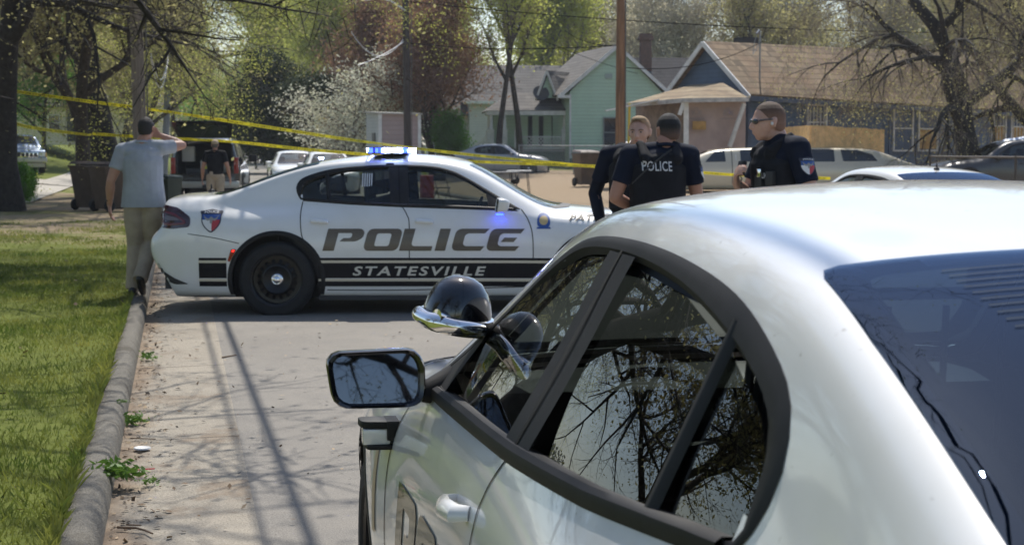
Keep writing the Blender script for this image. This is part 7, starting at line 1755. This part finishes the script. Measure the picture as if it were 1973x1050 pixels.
# wheeled bins
def bin_(label, u, d, rz, m, group=None, s=1.0):
    x, y = P(u, d); o = thing('wheeled_bin', label, 'bin', (x, y, tz(x, y)), rz, group, s)
    q = MB(); B0 = [(-.24, -.27), (.24, -.27), (.24, .22), (-.24, .22)]; T0 = [(-.31, -.36), (.31, -.36), (.31, .34), (-.31, .34)]
    vs = [(a, b, .06) for a, b in B0] + [(a, b, .95) for a, b in T0] + [(a * 1.04, b * 1.04, .95) for a, b in T0] + [(a * 1.04, b * 1.04, 1.0) for a, b in T0]
    fs = [(3, 2, 1, 0)] + [(i, (i + 1) % 4, 4 + (i + 1) % 4, 4 + i) for i in range(4)] + [(4 + i, 4 + (i + 1) % 4, 8 + (i + 1) % 4, 8 + i) for i in range(4)] + [(8 + i, 8 + (i + 1) % 4, 12 + (i + 1) % 4, 12 + i) for i in range(4)] + [(12, 13, 14, 15)]
    q.add(vs, fs).obj('bin_body', m, o, bevel=.012)
    q = MB(); q.add([(-.33, -.40, 1.0), (.33, -.40, 1.0), (.33, .36, 1.03), (-.33, .36, 1.03), (-.28, -.34, 1.05), (.28, -.34, 1.05), (.28, .30, 1.09), (-.28, .30, 1.09)], [(3, 2, 1, 0), (4, 5, 6, 7), (0, 1, 5, 4), (1, 2, 6, 5), (2, 3, 7, 6), (3, 0, 4, 7)]); q.obj('bin_lid', m, o, bevel=.01)
    q = MB(); q.tube([(-.26, .40, 1.0), (-.26, .44, .98), (.26, .44, .98), (.26, .40, 1.0)], .016, 6); q.obj('bin_handle', m, o)
    for sx in (-1, 1):
        q = MB(); q.lathe([(0, -.03), (.12, -.03), (.13, -.015), (.13, .015), (.12, .03), (0, .03)], 20, M=Matrix.Translation((.27 * sx, .22, .13)) @ Matrix.Rotation(math.pi / 2, 4, 'Y')); q.obj('bin_wheel', rubber, o)
    return o
bin_brown = mat('bin_brown', (.085, .058, .043), .55, var=.25, vs=5); bin_black = mat('bin_black', (.022, .022, .026), .55, var=.2, vs=5); bin_green = mat('bin_green', (.018, .035, .025), .55, var=.2, vs=5); bin_blue = mat('bin_blue', (.02, .035, .10), .55, var=.2)
bin_('brown wheeled bin behind the man in the grey polo', 213, 38, math.radians(140), bin_brown, s=1.08)
bin_('brown wheeled bin left of the man, its lid nearer the dark oak', 176, 39, math.radians(152), bin_brown, s=1.08)
bin_('dark green wheeled bin between the grey polo man and the black SUV', 318, 39.5, math.radians(160), bin_green, s=.95)
bin_('brown wheeled bin on the dirt by the talking officers', 1128, 54, math.radians(20), bin_brown, s=1.12)
GB = 'bins lined up on the right verge'
for u, d, m_, lb in ((512, 130, bin_blue, 'blue-lidded bin farthest up the right verge'), (522, 128, bin_black, 'black bin touching the blue-lidded bin'), (534, 98, bin_black, 'black bin beside the farther white sedan, left one'), (546, 101, bin_black, 'black bin beside the farther white sedan, middle one'), (560, 97, bin_black, 'black bin beside the farther white sedan, right one'), (634, 88, bin_black, 'dark bin under the notice board by the dogwood')):
    bin_(lb, u, d, .3 * (d % 7), m_, GB)
# mailbox, signs
x, y = P(494, 104); o = thing('mailbox', 'dark mailbox on a post on the right verge of the street', 'mailbox', (x, y, tz(x, y)))
q = MB(); q.box((0, 0, .5), (.10, .10, 1.0)); q.obj('mailbox_post', wood_dark, o); q = MB(); q.prism([(-.15, 0), (.15, 0), (.15, .15)] + [(.15 * math.cos(a), .15 + .13 * math.sin(a)) for a in np.linspace(.3, 2.84, 6)] + [(-.15, .15)], 'y', -.3, .3, M=Matrix.Translation((0, 0, 1.0))); q.obj('mailbox_box', charcoal, o, bevel=.005)
x, y = P(621, 80); o = thing('warning_sign', 'yellow diamond-like warning sign half hidden by the white blossom', 'sign', (x, y, tz(x, y)))
q = MB(); q.tube([(0, .03, 0), (0, .03, 3.2)], .03, 8); q.obj('sign_post', galv, o); zc_ = at(621, 236, 80).z - o.location.z; q = MB(); q.prism(round_poly([(-.28, -.30), (.28, -.30), (.28, .30), (-.28, .30)], .04), 'y', -.012, .0, M=Matrix.Translation((0, 0, zc_))); q.obj('sign_plate', mat('sign_yellow', (.75, .52, .03), .4), o)
q = MB(); q.box((0, -.016, zc_ + .02), (.10, .006, .30)); q.box((0, -.016, zc_ - .18), (.10, .006, .07)); q.obj('sign_mark', tape_ink, o, smooth=False)
x, y = P(637, 84); o = thing('notice_sign', 'small white and red notice sign beside the yellow sign', 'sign', (x, y, tz(x, y)))
q = MB(); q.tube([(0, .03, 0), (0, .03, 2.3)], .025, 8); q.obj('sign_post', galv, o); zc_ = at(637, 250, 84).z - o.location.z; q = MB(); q.box((0, 0, zc_), (.32, .012, .46)); q.obj('sign_plate', mat('sign_pinkwhite', (.62, .52, .50), .5), o)
q = MB(); q.box((0, -.009, zc_ + .13), (.26, .004, .05)); q.box((0, -.009, zc_ + .02), (.24, .004, .08)); q.box((0, -.009, zc_ - .12), (.22, .004, .05)); q.obj('sign_mark', mat('sign_red', (.45, .08, .07), .5), o, smooth=False)

# folding tables, bag, red drum
def table(label, u, d, rz, L_, top_m):
    x, y = P(u, d); o = thing('folding_table', label, 'table', (x, y, tz(x, y) + .02), rz); q = MB(); q.box((0, 0, .72), (L_, .6, .035)); q.obj('tabletop', top_m, o, bevel=.008)
    for sx in (-1, 1):
        for sy in (-1, 1): q = MB(); q.tube([((L_ / 2 - .12) * sx, .24 * sy, .70), ((L_ / 2 - .05) * sx, .26 * sy, .0)], .013, 6); q.obj('leg', black_trim, o)
        q = MB(); q.tube([((L_ / 2 - .09) * sx, -.25, .3), ((L_ / 2 - .09) * sx, .25, .3)], .01, 6); q.obj('leg_brace', black_trim, o)
    return o
table('grey folding table standing on the dirt by the silver sedan', 968, 49.5, .25, .95, mat('table_grey', (.22, .22, .22), .5))
table('white folding table overlapping the grey one on the dirt', 1000, 50.5, -.1, .75, mat('table_white', (.70, .70, .68), .5))
x, y = P(985, 50.1); o = thing('folding_stool', 'open folding stool with crossed legs under the tables', 'stool', (x, y, tz(x, y) + .02), .3); q = MB(); q.box((0, 0, .40), (.42, .3, .02)); q.obj('seat', mat('table_white', (.70, .70, .68), .5), o, bevel=.005)
for a, b in ((-.22, .22), (.22, -.22)):
    for sy in (-.14, .14): q = MB(); q.tube([(a, sy, 0), (b, sy, .40)], .011, 6); q.obj('leg', black_trim, o)
x, y = P(992, 49.9); o = thing('cloth_bag', 'dark cloth bag hanging below the white folding table', 'bag', (x, y, tz(x, y) + .36)); c = Clay(); c.ell(V3(0, 0, .08), (.14, .08, .09)); c.ell(V3(.08, 0, .12), (.08, .06, .08)); c.limb([V3(.06, 0, .14), V3(.1, 0, .3)], [.03, .012]); link_mesh('bag', c.fuse(.02, 2), black_trim, o)
x, y = P(823, 51); o = thing('red_drum', 'red drum on the dirt seen through the front window of the patrol car', 'drum', (x, y, tz(x, y))); q = MB(); q.lathe([(0, 0), (.22, 0), (.23, .02), (.225, .25), (.235, .27), (.225, .29), (.225, .52), (.235, .54), (.225, .56), (.225, .78), (.235, .80), (.2, .81), (0, .81)], 28); q.obj('drum', mat('drum_red', (.40, .03, .03), .45, var=.2), o)
x, y = P(852, 50); o = thing('folding_chair', 'black folding chair by the red drum', 'chair', (x, y, tz(x, y)), .5)
q = MB(); q.box((0, 0, .44), (.40, .38, .03)); q.obj('seat', black_trim, o); q = MB(); q.box((0, .2, .75), (.40, .03, .22)); q.obj('backrest', black_trim, o)
for sx in (-.2, .2):
    q = MB(); q.tube([(sx, -.25, 0), (sx, .22, .88)], .012, 6); q.obj('leg', black_trim, o); q = MB(); q.tube([(sx, .25, 0), (sx, -.12, .46)], .012, 6); q.obj('leg', black_trim, o)

# ---- small things in the gutter
def gpt(u, v, z=.02): p = gp(u, v, z); return p
o = thing('plastic_lid', 'white plastic lid lying flat in the gutter', 'lid', gpt(274, 864, .022)); q = MB(); q.lathe([(0, .004), (.038, .004), (.043, .007), (.045, .002), (.046, .0), (0, 0)], 28); q.obj('lid', mat('lid_white', (.68, .68, .66), .4), o)
a, b = gpt(244, 908), gpt(298, 904); o = thing('drinking_straw', 'red drinking straw in the gutter', 'straw', a); q = MB(); q.tube([(0, 0, .005), b - a + Vector((0, 0, .004))], .0035, 6); q.obj('straw', mat('straw_red', (.65, .03, .05), .4), o)
def stick(label, pts, r): 
    p0 = gpt(*pts[0]); o = thing('fallen_twig', label, 'twig', p0); q = MB(); q.tube([gpt(*p) - p0 + Vector((0, 0, .006 + .004 * (i % 2))) for i, p in enumerate(pts)], [r * (1 - .5 * i / len(pts)) for i in range(len(pts))], 6); q.obj('twig', mat('twig_fallen', (.14, .09, .055), .9), o)
stick('forked brown twig in the gutter at the bottom of the picture', [(226, 1018), (262, 1021), (280, 1024), (294, 1032)], .006); stick('short straight twig beside the forked one', [(243, 1013), (272, 1016)], .004); stick('thin twig by the white lid', [(252, 846), (300, 849)], .004)
stick('thin dark twig on the asphalt near the patrol car', [(428, 690), (455, 686)], .006); stick('black wiry twig lying over the kerb', [(155, 803), (205, 805), (230, 812), (243, 840)], .003)
# weeds
lf_weed = mat('weed_green', (.13, .24, .035), .6, col2=(.07, .14, .02), vs=20, trans=.3)
def weed(label, u, v, s, z=.03, n=120, seed=1):
    p = gpt(u, v, z); o = thing('weed_tuft', label, 'weed', p, 0, 'weeds along the kerb'); nr = np.random.default_rng(seed)
    c = nr.normal(0, .4, (n, 3)) * s; c[:, 2] = np.abs(c[:, 2]) * .55; a = nr.normal(0, 1, (n, 3)); a[:, 2] = np.abs(a[:, 2]) * .6; a /= np.linalg.norm(a, axis=1)[:, None]; b = np.cross(a, nr.normal(0, 1, (n, 3))); b /= np.linalg.norm(b, axis=1)[:, None]; ln = s * nr.uniform(.10, .28, n)[:, None]
    V = np.stack([c - a * ln, c - b * ln * .35, c + a * ln, c + b * ln * .35], 1).reshape(-1, 3); k = np.arange(n) * 4; link_mesh('weed_leaves', np_mesh('weed', V, np.stack([k, k + 1, k + 2, k + 3], 1)), lf_weed, o, smooth=False)
weed('bright green weed tuft in the gutter above the white lid', 258, 812, .10, seed=1); weed('leafy weed clump hanging over the kerb by the red straw', 222, 915, .13, .08, 260, 2); weed('low weed sprig in the gutter below the red straw', 287, 930, .07, seed=3, n=60)
weed('small weed at the kerb foot near the patrol car', 283, 690, .10, seed=4, n=90); weed('weed sprig on the kerb top halfway along', 238, 775, .05, .12, 60, 5)
# dead leaves, grit and crumbs: countless, one mesh of stuff
def litter():
    nr = np.random.default_rng(9); n = 3200; S = 4 + 26 * nr.random(n) ** 1.3; Wd = np.where(nr.random(n) < .62, np.abs(nr.normal(0, .11, n)) + .015, nr.uniform(0.02, 3.2, n)); lawn = nr.random(n) < .14; Wd = np.where(lawn, -nr.uniform(.2, 4, n), Wd)
    X = X_KERB + UDIR.x * S + RDIR.x * Wd; Y = UDIR.y * S + RDIR.y * Wd; Z = np.where(Wd < 0, gz(X, Y, S, Wd) + .03, road_z(Y) + .014 + .02 * np.clip(Wd / .63, 0, 1) + np.where(Wd > .63, .012, 0)); c = np.stack([X, Y, Z], 1)
    a = nr.normal(0, 1, (n, 3)); a[:, 2] *= .25; a /= np.linalg.norm(a, axis=1)[:, None]; b = np.cross(a, np.tile([[0, 0, 1.]], (n, 1)) + nr.normal(0, .25, (n, 3))); b /= np.linalg.norm(b, axis=1)[:, None]; s = (nr.uniform(.3, 1, n) ** 3 * .022 + .003)[:, None] * np.where(lawn, 1.6, 1)[:, None]
    V = np.stack([c - a * s, c - b * s * .6, c + a * s, c + b * s * .6], 1).reshape(-1, 3); k = np.arange(n) * 4
    me = np_mesh('litter', V, np.stack([k, k + 1, k + 2, k + 3], 1)); o = link_mesh('dead_leaves', me, None, smooth=False)
    for m_ in (mat('litter_brown', (.14, .09, .05), .9), mat('litter_tan', (.36, .27, .17), .9), mat('litter_dark', (.05, .04, .03), .9)): me.materials.append(m_)
    me.polygons.foreach_set('material_index', nr.integers(0, 3, n).astype(np.int32)); tag(o, 'dead leaves and grit gathered along the kerb and gutter', 'leaf litter', kind='stuff')
litter()
far_root, sk = patrol_sedan('white marked patrol car parked across the street, blue roof lights on, STATESVILLE on its side', (at(533,541,15.27).x, 15.27+.93, 0), 0, 'marked')
marked_livery(far_root, sk)
near_root, sk = patrol_sedan('white patrol car in the foreground seen from behind, spot lamp on its pillar', (1.041, 1.848, 0), math.pi/2+.174, 'near')
near_livery(near_root, sk)
def haze():
    m = bpy.data.materials.new('haze'); nt, L = nodes(m); nt.nodes.clear(); o = N(nt, 'ShaderNodeOutputMaterial'); v = N(nt, 'ShaderNodeVolumePrincipled')
    v.inputs['Color'].default_value = (.80, .86, .95, 1); v.inputs['Density'].default_value = .00042; v.inputs['Anisotropy'].default_value = .2; L.new(v.outputs[0], o.inputs['Volume'])
    b = MB(); b.box((40, 680, 12), (1500, 1500, 32)); q = b.obj('haze', m, smooth=False); tag(q, 'thin pale haze in the air', 'haze', kind='stuff')
haze()
